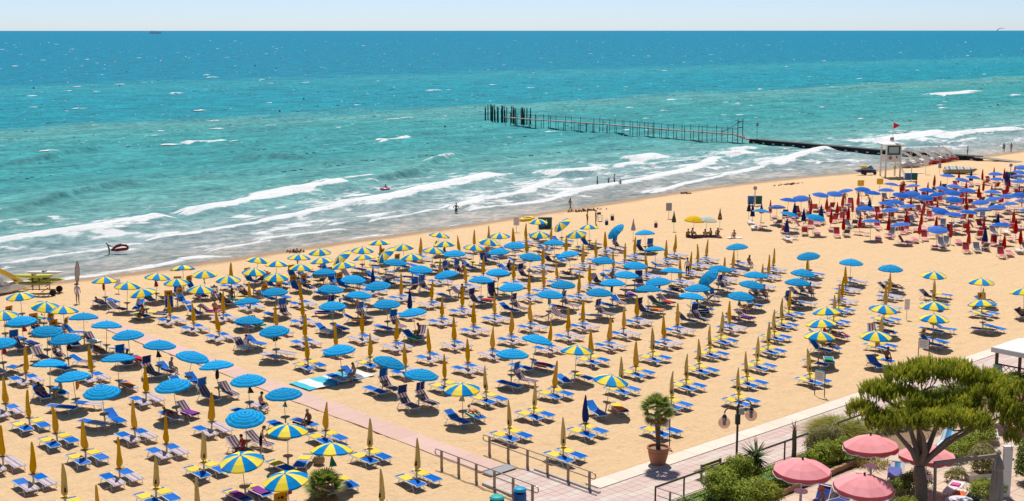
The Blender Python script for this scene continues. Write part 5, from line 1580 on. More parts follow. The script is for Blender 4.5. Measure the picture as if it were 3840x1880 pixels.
day_umbrella(124.6, 94.6, M('navy_cloth_day', (0.015, 0.02, 0.09), 0.8, 0.1), 'furled navy umbrella behind pale chairs, farther of two', True)
day_umbrella(124.4, 92.6, M('blue_cloth_day', (0.015, 0.05, 0.20), 0.8, 0.1), 'furled blue umbrella behind pale chairs, nearer of two', True)
day_umbrella(103.2, 93.8, M('lilac_grey_cloth', (0.42, 0.38, 0.42), 0.8, 0.1), 'furled pale lilac umbrella behind the front blue ones', True)
day_umbrella(186.9, 104.9, M('grey_cloth_day', (0.36, 0.34, 0.33), 0.8, 0.1), 'furled grey umbrella beside the covered boat', True)
# striped windbreak carpet beside the boardwalk
CARP = stripe_mat('white_turquoise_carpet', 0, 1.9, [(0.72, 0.74, 0.72), (0.03, 0.47, 0.62)], 0.9, 0.05)
rows = [[(x_, y_, 0.035 + 0.02 * math.sin(x_ * 3 + y_ * 5)) for x_ in np.linspace(-2.6, 2.6, 14)] for y_ in np.linspace(1.15, -1.15, 6)]
cpt = ob('striped_carpet', MB().sheet(rows, 0, 0.02).mesh('striped_carpet', CARP), None, (46.25, 68.25, 0.03), (0, 0, R(1)))
tag(cpt, 'white and turquoise striped carpet beside the boardwalk', 'carpet')
# folding chair and bags on the open sand
fcq = ob('folding_chair', None, None, (110.6, 105.9, 0), (0, 0, R(-20)))
tag(fcq, 'empty folding chair on the sand beside two standing bathers', 'chair')
for s in (-0.25, 0.25):
    ob('leg', MB().tube([(s, -0.25, 0), (s, 0.25, 0.5)], 0.02, 5).mesh('leg', GREYP), fcq)
    ob('leg', MB().tube([(s, 0.25, 0), (s, -0.25, 0.5)], 0.02, 5).mesh('leg', GREYP), fcq)
    ob('armrest', MB().box((s, 0, 0.68), (0.06, 0.5, 0.04)).mesh('armrest', GREYP), fcq)
    ob('back_post', MB().tube([(s, 0.25, 0.45), (s, 0.32, 1.0)], 0.02, 5).mesh('back_post', GREYP), fcq)
ob('seat', MB().box((0, 0, 0.47), (0.5, 0.5, 0.03)).mesh('seat', WHTS), fcq)
ob('back', MB().box((0, 0.31, 0.88), (0.5, 0.03, 0.28)).mesh('back', M('dark_brown_canvas', (0.05, 0.035, 0.03), 0.9, 0.1)), fcq)
def bag(x, y, c, label, s=1.0):
    r = ob('beach_bag', None, None, (x, y, 0), (0, 0, random.uniform(0, 3)), (s, s, s))
    tag(r, label, 'bag')
    ob('body', MB().tube([(0, 0, 0.02), (0, 0, 0.2), (0, 0, 0.36), (0, 0, 0.42)], [0.26, 0.3, 0.24, 0.12], 8, 0, True, 0.6).mesh('body', M('bag_%s' % label.split()[0], c, 0.9, 0.2, 5)), r)
    ob('strap', MB().tube([(-0.15, 0, 0.38), (-0.08, 0, 0.58), (0.08, 0, 0.58), (0.15, 0, 0.38)], 0.02, 5).mesh('strap', BLACK), r)
bag(112.2, 105.4, (0.05, 0.05, 0.08), 'charcoal bag on the sand beside folding chair', 1.3)
bag(109.0, 103.3, (0.02, 0.04, 0.2), 'navy bag behind the striped umbrella and standing bathers', 1.2)
bag(111.9, 98.2, (0.12, 0.02, 0.18), 'purple bag beside the tilted blue umbrella', 1.2)
bag(36.3, 55.0, (0.30, 0.22, 0.12), 'tan bag between the nearest striped umbrellas', 1.1)
bag(33.4, 58.6, (0.02, 0.2, 0.2), 'dark-teal bag beside the woman in black', 1.0)
# yellow inflatable left at the waterline
yf = ob('inflatable_boat', None, None, (104.9, 112.6, -0.12), (0, 0, R(10)))
tag(yf, 'small yellow inflatable boat lying at the waterline', 'inflatable')
tor = MB()
ring_pts = [(1.1 * math.cos(a), 0.55 * math.sin(a), 0.2) for a in np.linspace(0, 2 * math.pi, 15)]
ob('tube', tor.tube(ring_pts, 0.2, 8, 0, False).mesh('tube', YELP), yf)
ob('floor', MB().lathe([(0.01, 0.1), (0.6, 0.12)], 12, 0, (0, 0, 0)).mesh('floor', M('yellow_floor', (0.6, 0.4, 0.05), 0.7, 0.1)), yf)

# ================================================================== PEOPLE
SKINS = [M('tanned_skin', (0.36, 0.185, 0.105), 0.6, 0.08, 6, 0.3), M('light_skin', (0.50, 0.29, 0.19), 0.6, 0.08, 6, 0.3), M('brown_skin', (0.22, 0.105, 0.06), 0.6, 0.08, 6, 0.3)]
HAIRS = {'dark': M('dark_hair', (0.02, 0.014, 0.010), 0.6, 0.2, 8, 0.4), 'brown': M('brown_hair', (0.08, 0.04, 0.02), 0.6, 0.2, 8, 0.4), 'grey': M('grey_hair', (0.35, 0.33, 0.31), 0.7, 0.2, 8, 0.3), 'blond': M('blond_hair', (0.35, 0.22, 0.09), 0.6, 0.2, 8, 0.3)}
CLOTH = {'black': (0.012, 0.012, 0.016), 'white': (0.72, 0.71, 0.72), 'pale lilac': (0.50, 0.47, 0.60), 'red': (0.45, 0.02, 0.03), 'blue': (0.02, 0.08, 0.35), 'green': (0.02, 0.22, 0.12), 'navy': (0.012, 0.02, 0.08),
         'pink': (0.65, 0.16, 0.26), 'grey': (0.30, 0.30, 0.31), 'orange': (0.65, 0.2, 0.03)}
CL = {k: M('cloth_' + k.replace(' ', '_'), v, 0.9, 0.12, 8, 0.1) for k, v in CLOTH.items()}

def base_pose():
    J = {'pel': (0, 0, 0.93), 'spi': (0, -0.01, 1.12), 'che': (0, 0.0, 1.32), 'nec': (0, 0.0, 1.47), 'he1': (0, 0.015, 1.56), 'he2': (0, 0.02, 1.67)}
    for s, n in ((-1, 'l'), (1, 'r')):
        J.update({'sho' + n: (s * 0.17, 0, 1.40), 'elb' + n: (s * 0.225, -0.02, 1.12), 'wri' + n: (s * 0.23, 0.05, 0.88), 'han' + n: (s * 0.23, 0.07, 0.80),
                  'hip' + n: (s * 0.085, 0, 0.90), 'kne' + n: (s * 0.095, 0.02, 0.49), 'ank' + n: (s * 0.10, -0.02, 0.09), 'toe' + n: (s * 0.115, 0.14, 0.035)})
    return J
RAD = {'pel': (0.155, 0.115), 'spi': (0.125, 0.095), 'che': (0.16, 0.11), 'nec': (0.052, 0.055), 'he1': (0.070, 0.085), 'he2': (0.075, 0.092), 'sho': (0.062, 0.062), 'elb': (0.043, 0.043), 'wri': (0.029, 0.026), 'han': (0.040, 0.020),
       'hip': (0.095, 0.10), 'kne': (0.058, 0.060), 'ank': (0.037, 0.040), 'toe': (0.040, 0.026)}
BONES = [('pel', 'spi'), ('spi', 'che'), ('che', 'nec'), ('nec', 'he1'), ('he1', 'he2')]
for n_ in 'lr':
    BONES += [('che', 'sho' + n_), ('sho' + n_, 'elb' + n_), ('elb' + n_, 'wri' + n_), ('wri' + n_, 'han' + n_), ('pel', 'hip' + n_), ('hip' + n_, 'kne' + n_), ('kne' + n_, 'ank' + n_), ('ank' + n_, 'toe' + n_)]
def pose(name):
    J = base_pose()
    if name == 'stand':
        J['elbr'] = (0.25, -0.04, 1.13); J['wrir'] = (0.21, 0.12, 0.94); J['hanr'] = (0.20, 0.17, 0.88)
    elif name == 'hips':      # hands on hips
        for s, n in ((-1, 'l'), (1, 'r')):
            J['elb' + n] = (s * 0.36, -0.08, 1.16); J['wri' + n] = (s * 0.20, 0.04, 1.02); J['han' + n] = (s * 0.155, 0.09, 1.0)
    elif name == 'walk':
        J.update({'knel': (-0.095, 0.22, 0.52), 'ankl': (-0.10, 0.26, 0.10), 'toel': (-0.11, 0.42, 0.06), 'kner': (0.095, -0.06, 0.48), 'ankr': (0.10, -0.32, 0.14), 'toer': (0.11, -0.19, 0.04),
                  'wril': (-0.22, -0.16, 0.93), 'hanl': (-0.22, -0.2, 0.86), 'elbl': (-0.23, -0.12, 1.14), 'wrir': (0.21, 0.2, 0.97), 'hanr': (0.2, 0.26, 0.92), 'elbr': (0.23, 0.02, 1.13)})
    elif name == 'lean':      # bending forward a little, looking down, one arm reaching
        J.update({'spi': (0, 0.03, 1.11), 'che': (0, 0.09, 1.30), 'nec': (0, 0.13, 1.44), 'he1': (0, 0.18, 1.52), 'he2': (0, 0.22, 1.62), 'shol': (-0.17, 0.09, 1.38), 'shor': (0.17, 0.10, 1.38),
                  'elbl': (-0.22, 0.04, 1.12), 'wril': (-0.10, 0.22, 1.06), 'hanl': (-0.05, 0.28, 1.08), 'elbr': (0.25, 0.16, 1.13), 'wrir': (0.30, 0.30, 0.94), 'hanr': (0.31, 0.34, 0.87)})
    elif name == 'sit':       # on a lounger edge, seat height 0.40
        d = 0.93 - 0.50
        for k in ('pel', 'spi', 'che', 'nec', 'he1', 'he2', 'shol', 'shor', 'elbl', 'elbr', 'wril', 'wrir', 'hanl', 'hanr'):
            x, y, z = J[k]; J[k] = (x, y, z - d)
        for s, n in ((-1, 'l'), (1, 'r')):
            J['hip' + n] = (s * 0.09, 0.05, 0.50); J['kne' + n] = (s * 0.12, 0.44, 0.50); J['ank' + n] = (s * 0.12, 0.42, 0.09); J['toe' + n] = (s * 0.13, 0.58, 0.035)
            J['elb' + n] = (s * 0.24, 0.05, 0.72); J['wri' + n] = (s * 0.16, 0.28, 0.60); J['han' + n] = (s * 0.14, 0.35, 0.58)
        J.update({'che': (0, 0.05, 0.88), 'nec': (0, 0.09, 1.03), 'he1': (0, 0.13, 1.11), 'he2': (0, 0.15, 1.22), 'shol': (-0.17, 0.06, 0.96), 'shor': (0.17, 0.06, 0.96)})
    elif name == 'ground':    # sitting on the sand, knees drawn up
        J.update({'pel': (0, 0, 0.12), 'spi': (0, -0.03, 0.31), 'che': (0, 0.02, 0.51), 'nec': (0, 0.07, 0.66), 'he1': (0, 0.11, 0.74), 'he2': (0, 0.13, 0.85), 'shol': (-0.17, 0.03, 0.59), 'shor': (0.17, 0.03, 0.59)})
        for s, n in ((-1, 'l'), (1, 'r')):
            J['hip' + n] = (s * 0.09, 0.05, 0.12); J['kne' + n] = (s * 0.16, 0.34, 0.42); J['ank' + n] = (s * 0.14, 0.60, 0.08); J['toe' + n] = (s * 0.15, 0.74, 0.03)
            J['elb' + n] = (s * 0.25, 0.20, 0.42); J['wri' + n] = (s * 0.16, 0.38, 0.44); J['han' + n] = (s * 0.12, 0.45, 0.43)
    elif name == 'lie':       # on a flat lounger, back slightly raised; head towards +Y
        J.update({'pel': (0, 0, 0.48), 'spi': (0, 0.20, 0.49), 'che': (0, 0.40, 0.53), 'nec': (0, 0.54, 0.58), 'he1': (0, 0.62, 0.61), 'he2': (0, 0.72, 0.66), 'shol': (-0.17, 0.46, 0.53), 'shor': (0.17, 0.46, 0.53)})
        for s, n in ((-1, 'l'), (1, 'r')):
            J['hip' + n] = (s * 0.09, -0.03, 0.48); J['kne' + n] = (s * 0.10, -0.40, 0.60 if s > 0 else 0.47); J['ank' + n] = (s * 0.10, -0.80, 0.44); J['toe' + n] = (s * 0.12, -0.86, 0.54)
            J['elb' + n] = (s * 0.27, 0.22, 0.48); J['wri' + n] = (s * 0.20, 0.02, 0.56); J['han' + n] = (s * 0.15, -0.03, 0.58)
    elif name == 'recline':   # leaning on a raised backrest, legs stretched towards -Y
        J.update({'pel': (0, -0.02, 0.50), 'spi': (0, 0.13, 0.58), 'che': (0, 0.30, 0.70), 'nec': (0, 0.42, 0.80), 'he1': (0, 0.47, 0.86), 'he2': (0, 0.52, 0.97), 'shol': (-0.17, 0.34, 0.74), 'shor': (0.17, 0.34, 0.74)})
        for s, n in ((-1, 'l'), (1, 'r')):
            J['hip' + n] = (s * 0.09, -0.05, 0.49); J['kne' + n] = (s * 0.10, -0.40, 0.64 if s > 0 else 0.48); J['ank' + n] = (s * 0.10, -0.78, 0.44); J['toe' + n] = (s * 0.12, -0.85, 0.55)
            J['elb' + n] = (s * 0.27, 0.16, 0.60); J['wri' + n] = (s * 0.18, -0.04, 0.60); J['han' + n] = (s * 0.13, -0.08, 0.61)
    elif name == 'carry':     # arms forward, dragging something, body leaning away
        J.update({'spi': (0, 0.05, 1.11), 'che': (0, 0.12, 1.29), 'nec': (0, 0.17, 1.43), 'he1': (0, 0.22, 1.51), 'he2': (0, 0.26, 1.61), 'shol': (-0.17, 0.12, 1.37), 'shor': (0.17, 0.12, 1.37),
                  'elbl': (-0.28, -0.12, 1.22), 'wril': (-0.34, -0.32, 1.12), 'hanl': (-0.36, -0.4, 1.1), 'elbr': (0.26, -0.1, 1.22), 'wrir': (0.16, -0.34, 1.14), 'hanr': (0.12, -0.42, 1.12)})
    elif name == 'wave':
        J.update({'elbr': (0.30, 0.04, 1.55), 'wrir': (0.34, 0.06, 1.78), 'hanr': (0.35, 0.06, 1.86), 'elbl': (-0.30, 0.06, 1.24), 'wril': (-0.36, 0.2, 1.36), 'hanl': (-0.37, 0.25, 1.42)})
    elif name == 'ride':      # sitting inside a swimming ring
        J.update({'knel': (-0.11, 0.40, 0.95), 'kner': (0.11, 0.40, 0.95), 'ankl': (-0.11, 0.75, 0.85), 'ankr': (0.11, 0.75, 0.85), 'toel': (-0.12, 0.85, 0.95), 'toer': (0.12, 0.85, 0.95),
                  'elbl': (-0.32, 0.05, 1.18), 'elbr': (0.32, 0.05, 1.18), 'wril': (-0.42, 0.22, 1.08), 'wrir': (0.42, 0.22, 1.08), 'hanl': (-0.44, 0.28, 1.05), 'hanr': (0.44, 0.28, 1.05)})
    return J
SHAPES = {}
def body_shape(pn):
    """one continuous body grown from the posed skeleton, fingers included; returns vertices, faces and the bone each face lies on"""
    if pn in SHAPES:
        return SHAPES[pn]
    J = pose(pn)
    names = list(J)
    vs, es, rad = [], [], []
    idx = {}
    for k in names:
        idx[k] = len(vs)
        vs.append(J[k])
        rad.append(RAD[k] if k in RAD else RAD[k[:3]])
    es = [(idx[a], idx[b]) for a, b in BONES]
    # extra ring of muscle on calf and thigh
    me = bpy.data.meshes.new('skel')
    me.from_pydata(vs, es, [])
    o = bpy.data.objects.new('skel', me)
    COL.objects.link(o)
    sk = o.modifiers.new('Skin', 'SKIN')
    sk.branch_smoothing = 0.6
    for i, r in enumerate(rad):
        me.skin_vertices[0].data[i].radius = r
        me.skin_vertices[0].data[i].use_root = (i == idx['pel'])
    ss = o.modifiers.new('Sub', 'SUBSURF')
    ss.levels = 1
    dg = bpy.context.evaluated_depsgraph_get()
    dg.update()
    ev = o.evaluated_get(dg)
    m2 = bpy.data.meshes.new_from_object(ev)
    V = [tuple(v.co) for v in m2.vertices]
    Fc = [tuple(p.vertices) for p in m2.polygons]
    bpy.data.objects.remove(o)
    bpy.data.meshes.remove(me)
    bpy.data.meshes.remove(m2)
    # fingers: five short tapered chains rooted in each palm; nose on the face
    fb = MB()
    for n in 'lr':
        w, h = Vector(J['wri' + n]), Vector(J['han' + n])
        dr = (h - w).normalized()
        sd = dr.cross(Vector((0, 1, 0.2)))
        sd = sd.normalized() if sd.length > 0.1 else Vector((1, 0, 0))
        curl = sd.cross(dr).normalized()
        for q, (off, L) in enumerate(((-0.027, 0.060), (-0.010, 0.070), (0.008, 0.066), (0.025, 0.050))):
            a = h + sd * off
            fb.tube([a - dr * 0.02, a + dr * L * 0.55, a + dr * L + curl * 0.018], [0.010, 0.0085, 0.006], 5)
        fb.tube([w + dr * 0.03 + sd * -0.03, w + dr * 0.06 - sd * 0.055, h - sd * 0.052 + curl * 0.01], [0.012, 0.010, 0.007], 5)
    hd = Vector(J['he2']) - Vector(J['he1'])
    hd.normalize()
    fwd_ = Vector((0, 1, 0)) - hd * hd.y
    fwd_ = fwd_.normalized() if fwd_.length > 0.2 else Vector((0, 0, 1))
    c = Vector(J['he1']) * 0.6 + Vector(J['he2']) * 0.4
    fb.tube([c + fwd_ * 0.07 + hd * 0.03, c + fwd_ * 0.115 - hd * 0.01, c + fwd_ * 0.08 - hd * 0.02], [0.010, 0.016, 0.012], 5)
    for s in (-1, 1):
        sd = hd.cross(fwd_)
        fb.tube([c + sd * s * 0.075 - hd * 0.02, c + sd * s * 0.092 + hd * 0.02], [0.012, 0.02], 5)
    base = len(V)
    Fx = [tuple(i + base for i in f) for f in fb.f]
    Vx = V + [tuple(p) for p in fb.v]
    seg = [(a[:3], Vector(J[a]), Vector(J[b]), b[:3]) for a, b in BONES]
    lab = []
    for f in Fc:
        p = sum((Vector(V[i]) for i in f), Vector()) / len(f)
        best = None
        for a, A, B, b in seg:
            t = max(0, min(1, (p - A).dot(B - A) / max(1e-9, (B - A).length_squared)))
            dq = (p - (A + (B - A) * t)).length - 0.4 * ((RAD[a][0] * (1 - t) + RAD[b][0] * t))
            if best is None or dq < best[0]:
                best = (dq, a + '-' + b, t)
        lab.append((best[1], best[2]))
    lab += [('x', 0)] * len(Fx)
    SHAPES[pn] = (Vx, Fc + Fx, lab, J, hd, fwd_)
    return SHAPES[pn]
def wear(lab, kind):
    """0 skin, 1 upper garment, 2 lower garment"""
    b, t = lab
    low = (b == 'pel-hip') or (b == 'pel-spi' and t < 0.35)
    if kind == 'trunks':
        return 2 if low or (b == 'hip-kne' and t < 0.55) else 0
    if kind == 'bikini':
        return 2 if (b == 'pel-hip') or (b == 'hip-kne' and t < 0.10) or (b == 'pel-spi' and t < 0.15) else (1 if b == 'spi-che' and t > 0.55 else 0)
    if kind == 'suit':
        return 1 if low or b in ('spi-che', 'pel-spi') or (b == 'che-nec' and t < 0.2) or (b == 'hip-kne' and t < 0.08) else 0
    if kind == 'shirt':     # shirt and shorts
        if b in ('spi-che', 'che-sho') or (b == 'pel-spi' and t > 0.3) or (b == 'che-nec' and t < 0.45) or (b == 'sho-elb' and t < 0.75):
            return 1
        return 2 if low or (b == 'hip-kne' and t < 0.8) else 0
    if kind == 'longshirt':
        if b in ('spi-che', 'che-sho', 'pel-spi', 'pel-hip') or (b == 'che-nec' and t < 0.45) or b in ('sho-elb',) or (b == 'elb-wri' and t < 0.8) or (b == 'hip-kne' and t < 0.45):
            return 1
        return 0
    if kind == 'tank':      # sleeveless top and skirt-like shorts
        if b in ('spi-che',) or (b == 'pel-spi' and t > 0.25) or (b == 'che-nec' and t < 0.15):
            return 1
        return 2 if low or (b == 'hip-kne' and t < 0.55) else 0
    return 0
BODY_CACHE = {}
NP = 0
def person(pn, x, y, rz, kind, up, lo, hair, label, z=0.0, s=1.0, skin=0, hairlen=0, hat=None):
    key = (pn, kind, up, lo, skin)
    V, Fc, lab, J, hd, fwd_ = body_shape(pn)
    if key not in BODY_CACHE:
        mb = MB()
        mb.v, mb.f = list(V), list(Fc)
        mb.m = [wear(l_, kind) for l_ in lab]
        BODY_CACHE[key] = mb.mesh('body', [SKINS[skin], CL[up], CL[lo]], True)
    r = ob('person', None, None, (x, y, z), (0, 0, rz), (s, s, s))
    tag(r, label, 'person')
    ob('body', BODY_CACHE[key], r)
    # hair: cap over the back and top of the head
    c = Vector(J['he1']) * 0.35 + Vector(J['he2']) * 0.65
    sd = hd.cross(fwd_)
    mb = MB()
    rows = []
    for i in range(6):
        row = []
        for k in range(13):
            ph = 2 * math.pi * k / 12
            fr_on = max(0.0, math.sin(ph))
            th = math.pi * (0.64 - 0.30 * fr_on) * i / 5
            row.append(c - fwd_ * 0.008 + sd * math.cos(ph) * 0.092 * math.sin(th) + fwd_ * math.sin(ph) * 0.108 * math.sin(th) + hd * 0.112 * math.cos(th))
        rows.append(row)
    if hairlen:
        last = rows[-1]
        for q in (0.10, 0.20):
            rows.append([p - (hd * q * hairlen + fwd_ * 0.02) * max(0.0, min(1.0, 0.6 - 1.6 * math.sin(2 * math.pi * k / 12))) for k, p in enumerate(last)])
    mb.sheet(rows)
    ob('hair', mb.mesh('hair', HAIRS[hair], True), r)
    if hat:
        hb = MB().lathe([(0.19, 0.0), (0.115, 0.02), (0.105, 0.09), (0.04, 0.12)], 12)
        ho_ = ob('hat', hb.mesh('hat', CL[hat]), r, tuple(c + hd * 0.045))
    return r
CAMF = YAW   # rotation that turns a figure's back to the camera is -YAW
# at sea
person('stand', 101.8, 159.1, R(140), 'trunks', 'black', 'black', 'dark', 'swimmer in deep water, only head showing, left of two', -1.75, 1.0, 2)
person('stand', 104.5, 159.2, R(120), 'trunks', 'black', 'black', 'dark', 'swimmer with shoulders above water, right of two heads', -1.55, 1.0, 2)
person('ride', 110.8, 148.8, R(150), 'suit', 'black', 'black', 'dark', 'bather riding in a pink swim ring', -1.05, 1.0, 0)
ring = ob('swim_ring', MB().tube([(0.55 * math.cos(a), 0.55 * math.sin(a), 0.12) for a in np.linspace(0, 2 * math.pi, 17)], 0.2, 8, 0, False).mesh('swim_ring', M('pink_vinyl', (0.70, 0.13, 0.25), 0.35, 0.08, 3, 0.5)), None, (110.8, 148.95, SEA_Z + 0.05))
tag(ring, 'pink swim ring floating beyond the breakers', 'swim ring')
person('hips', 102.9, 123.5, R(-60), 'trunks', 'black', 'black', 'dark', 'man in dark trunks wading, hands on hips', -0.62, 1.04, 0)
person('walk', 115.0, 115.4, R(-95), 'bikini', 'red', 'red', 'dark', 'woman in red bikini running along the waterline', -0.25, 1.0, 0, 1)
person('stand', 137.4, 132.2, R(60), 'trunks', 'black', 'black', 'dark', 'wading bather standing apart, leftmost of four in the surf', -0.55, 0.98, 2)
person('wave', 139.5, 131.9, R(-80), 'trunks', 'navy', 'navy', 'dark', 'small wading bather with raised arm, second of four in surf', -0.5, 0.8, 2)
person('hips', 140.1, 131.3, R(-150), 'trunks', 'navy', 'navy', 'dark', 'tall wading bather, third of four in the surf', -0.45, 1.05, 0)
person('stand', 138.8, 128.9, R(150), 'trunks', 'grey', 'navy', 'brown', 'wading bather nearest the shore, fourth in the surf group', -0.6, 0.9, 0)
person('carry', 57.4, 124.6, R(68), 'trunks', 'green', 'green', 'dark', 'bather in green trunks dragging a red inflatable', -0.55, 0.98, 2, 0, 'white')
fl = ob('red_inflatable', None, None, (58.35, 124.1, SEA_Z + 0.22), (0, R(-10), R(-40)), (0.66, 0.66, 0.85))
tag(fl, 'red inflatable raft dragged through the shallows', 'inflatable')
for z_, mat_ in ((0.55, M('dark_red_vinyl', (0.24, 0.012, 0.012), 0.4, 0.1, 3, 0.4)), (0.1, M('red_vinyl', (0.40, 0.02, 0.015), 0.4, 0.1, 3, 0.4))):
    pts_ = [(-1.35, 0, 0.35), (-0.5, 0, z_ + 0.15), (0.4, 0, z_ * 1.25 + 0.1), (1.1, 0, z_ + 0.08), (1.4, 0, 0.3)]
    ob('side_tube', MB().tube(pts_, [0.08, 0.17, 0.19, 0.18, 0.12], 8).mesh('side_tube', mat_), fl)
# walkers far right
person('stand', 220.9, 118.6, R(20), 'trunks', 'navy', 'navy', 'dark', 'lone figure standing at far right waterline', -0.25, 1.05, 2)
person('walk', 231.8, 117.2, R(-60), 'shirt', 'navy', 'black', 'dark', 'walker in dark shirt, left of far pair by the water', -0.2, 1.05, 0)
person('walk', 233.7, 116.7, R(-70), 'bikini', 'red', 'red', 'dark', 'walker in swimwear, right of far pair by the water', -0.2, 1.0, 0, 1)
# on the sand
person('stand', 44.2, 102.45, R(-50), 'longshirt', 'pale lilac', 'white', 'brown', 'man in long pale shirt standing at the left waterline', 0, 1.03, 0)
person('hips', 107.3, 104.8, R(-150), 'trunks', 'black', 'black', 'dark', 'boy in black trunks standing on the open sand', 0, 0.95, 0)
person('stand', 108.1, 104.2, R(-120), 'bikini', 'pink', 'pale lilac', 'brown', 'woman standing beside the boy in black trunks', 0, 1.0, 0, 0)
person('stand', 90.96, 75.87, R(-30), 'shirt', 'white', 'black', 'dark', 'man in white shirt and black shorts walking among blue umbrellas', 0, 1.06, 0)
person('lean', 34.6, 57.95, R(-125), 'tank', 'black', 'black', 'brown', 'woman in black top and skirt standing by lounger', 0, 1.04, 1, 0)
GR = [(109.0, 90.9, R(-40), 'trunks', 'black', 'man sitting on sand, leftmost under yellow umbrella'), (109.9, 91.2, R(200), 'trunks', 'blue', 'man sitting second from left in umbrella group'), (110.3, 89.6, R(-50), 'bikini', 'red', 'woman with back turned sitting in umbrella group'),
      (111.4, 89.6, R(60), 'trunks', 'navy', 'figure bent over, sitting fourth in umbrella group'), (112.2, 89.3, R(110), 'bikini', 'pink', 'woman with long hair, rightmost of seated umbrella group')]
for i, (x, y, a, kd, c_, lb) in enumerate(GR):
    person('ground', x, y, a, kd, c_, c_, 'dark', lb, 0.02, 1.0, 0 if i != 2 else 1, 1 if kd == 'bikini' else 0)
blk = ob('beach_blanket', MB().sheet([[(x_, y_, 0.02 + 0.02 * math.sin(3 * x_ + 2 * y_)) for x_ in np.linspace(-1.9, 1.9, 8)] for y_ in np.linspace(0.9, -0.9, 5)], 0, 0.015).mesh('beach_blanket', M('plum_blanket', (0.20, 0.10, 0.12), 0.95, 0.4, 3)), None, (110.7, 90.1, 0.02), (0, 0, R(-40)))
tag(blk, 'dark plum blanket under the seated group', 'blanket')
person('ground', 112.4, 87.2, R(110), 'bikini', 'pink', 'pink', 'dark', 'woman in pink sitting alone on a white towel', 0.02, 1.0, 1, 1)
tag(ob('towel', MB().sheet([[(x_, y_, 0.03) for x_ in (-0.8, 0, 0.8)] for y_ in (0.4, 0, -0.4)], 0, 0.015).mesh('towel', CL['white']), None, (112.3, 87.1, 0.03), (0, 0, R(-40))), 'white towel under the woman sitting alone', 'towel')
# guests at the umbrellas, seated or lying
def near_lounger(sx_, sy_, want=None):
    c = [q for q in OCC if want is None or q[3] in want]
    return min(c, key=lambda q: (q[0] - sx_) ** 2 + (q[1] - sy_) ** 2)
GUESTS = [(38.3, 65.4, 'sit', 'trunks', 'navy', 'dark'), (38.7, 61.4, 'sit', 'trunks', 'black', 'grey'), (34.6, 59.3, 'sit', 'shirt', 'red', 'dark'), (31.0, 76.7, 'sit', 'trunks', 'green', 'dark'),
          (38.4, 76.8, 'sit', 'shirt', 'grey', 'grey'), (38.3, 80.9, 'sit', 'bikini', 'black', 'brown'), (45.9, 79.4, 'sit', 'shirt', 'white', 'dark'), (57.5, 73.3, 'sit', 'suit', 'black', 'dark'),
          (46.9, 67.7, 'lie', 'bikini', 'white', 'brown'), (76.6, 51.2, 'lie', 'trunks', 'navy', 'dark'), (76.6, 46.8, 'sit', 'trunks', 'navy', 'dark'), (98.6, 75.4, 'sit', 'bikini', 'black', 'brown'),
          (50.0, 92.0, 'sit', 'trunks', 'red', 'dark'), (53.9, 94.0, 'sit', 'bikini', 'red', 'dark'), (65.2, 92.8, 'sit', 'trunks', 'blue', 'dark'), (76.2, 91.2, 'sit', 'shirt', 'orange', 'dark'),
          (80.0, 89.0, 'sit', 'suit', 'navy', 'brown'), (87.5, 65.4, 'lie', 'bikini', 'pink', 'blond'), (91.6, 63.5, 'sit', 'trunks', 'blue', 'dark'), (69.0, 83.4, 'lie', 'trunks', 'black', 'dark'),
          (61.6, 87.3, 'lie', 'bikini', 'green', 'brown'), (92.4, 94.4, 'sit', 'shirt', 'white', 'dark'), (57.9, 85.1, 'sit', 'trunks', 'orange', 'grey'), (84.3, 79.3, 'sit', 'bikini', 'red', 'blond'),
          (46.4, 97.0, 'sit', 'trunks', 'navy', 'dark'), (42.6, 94.5, 'sit', 'bikini', 'pink', 'dark')]
takenL = set()
gi = 0
for sx_, sy_, pn, kd, c_, hr_ in GUESTS:
    cand = sorted(OCC, key=lambda q: (q[0] - sx_) ** 2 + (q[1] - sy_) ** 2)
    q = next(k for k in cand if (k[0], k[1]) not in takenL)
    takenL.add((q[0], q[1]))
    px, py, rt, v = q[:4]
    up_ = v in ('ns', 'nb', 'hb', 'ho', 'ub', 'hn')
    stn = min(STATIONS, key=lambda s: (s[1] - q[4]) ** 2 + (s[2] - q[5]) ** 2)
    o_, w_ = where(stn[3], stn[4])
    gi += 1
    if pn == 'lie' and not up_:
        person('lie', px, py, rt, kd, c_, c_, hr_, 'guest in %s lying at %s umbrella, %s' % (c_, o_, w_), 0.0, 1.0, gi % 3)
    else:
        dy = -0.45
        person('sit', px - math.sin(rt) * dy, py + math.cos(rt) * dy, rt + R(gi % 2 * 180 + 90 * (1 if gi % 3 else -1)), kd, c_, c_, hr_, 'guest in %s sitting at %s umbrella, %s' % (c_, o_, w_), -0.03, 1.0, gi % 3, 1 if kd in ('bikini', 'suit') else 0)
more = [q for q in OCC if (q[0], q[1]) not in takenL and cam_dist(q[0], q[1]) < 118]
random.Random(77).shuffle(more)
cset = ['black', 'red', 'blue', 'navy', 'pink', 'green', 'orange', 'white']
for k, q in enumerate(more[:26]):
    px, py, rt, v = q[:4]
    stn = min(STATIONS, key=lambda s: (s[1] - q[4]) ** 2 + (s[2] - q[5]) ** 2)
    o_, w_ = where(stn[3], stn[4])
    c_ = cset[k % 8]
    up_ = v in ('ns', 'nb', 'hb', 'ho', 'ub', 'hn')
    fem = k % 2 == 0
    person('recline' if up_ else 'lie', px, py, rt, 'bikini' if fem else 'trunks', c_, c_, ['dark', 'brown', 'blond', 'dark', 'grey'][k % 5],
           'guest in %s resting on %s lounger, %s umbrella, %s' % (c_, 'left' if px < q[4] else 'right', o_, w_), -0.03, 1.0, k % 3, 1 if fem else 0)
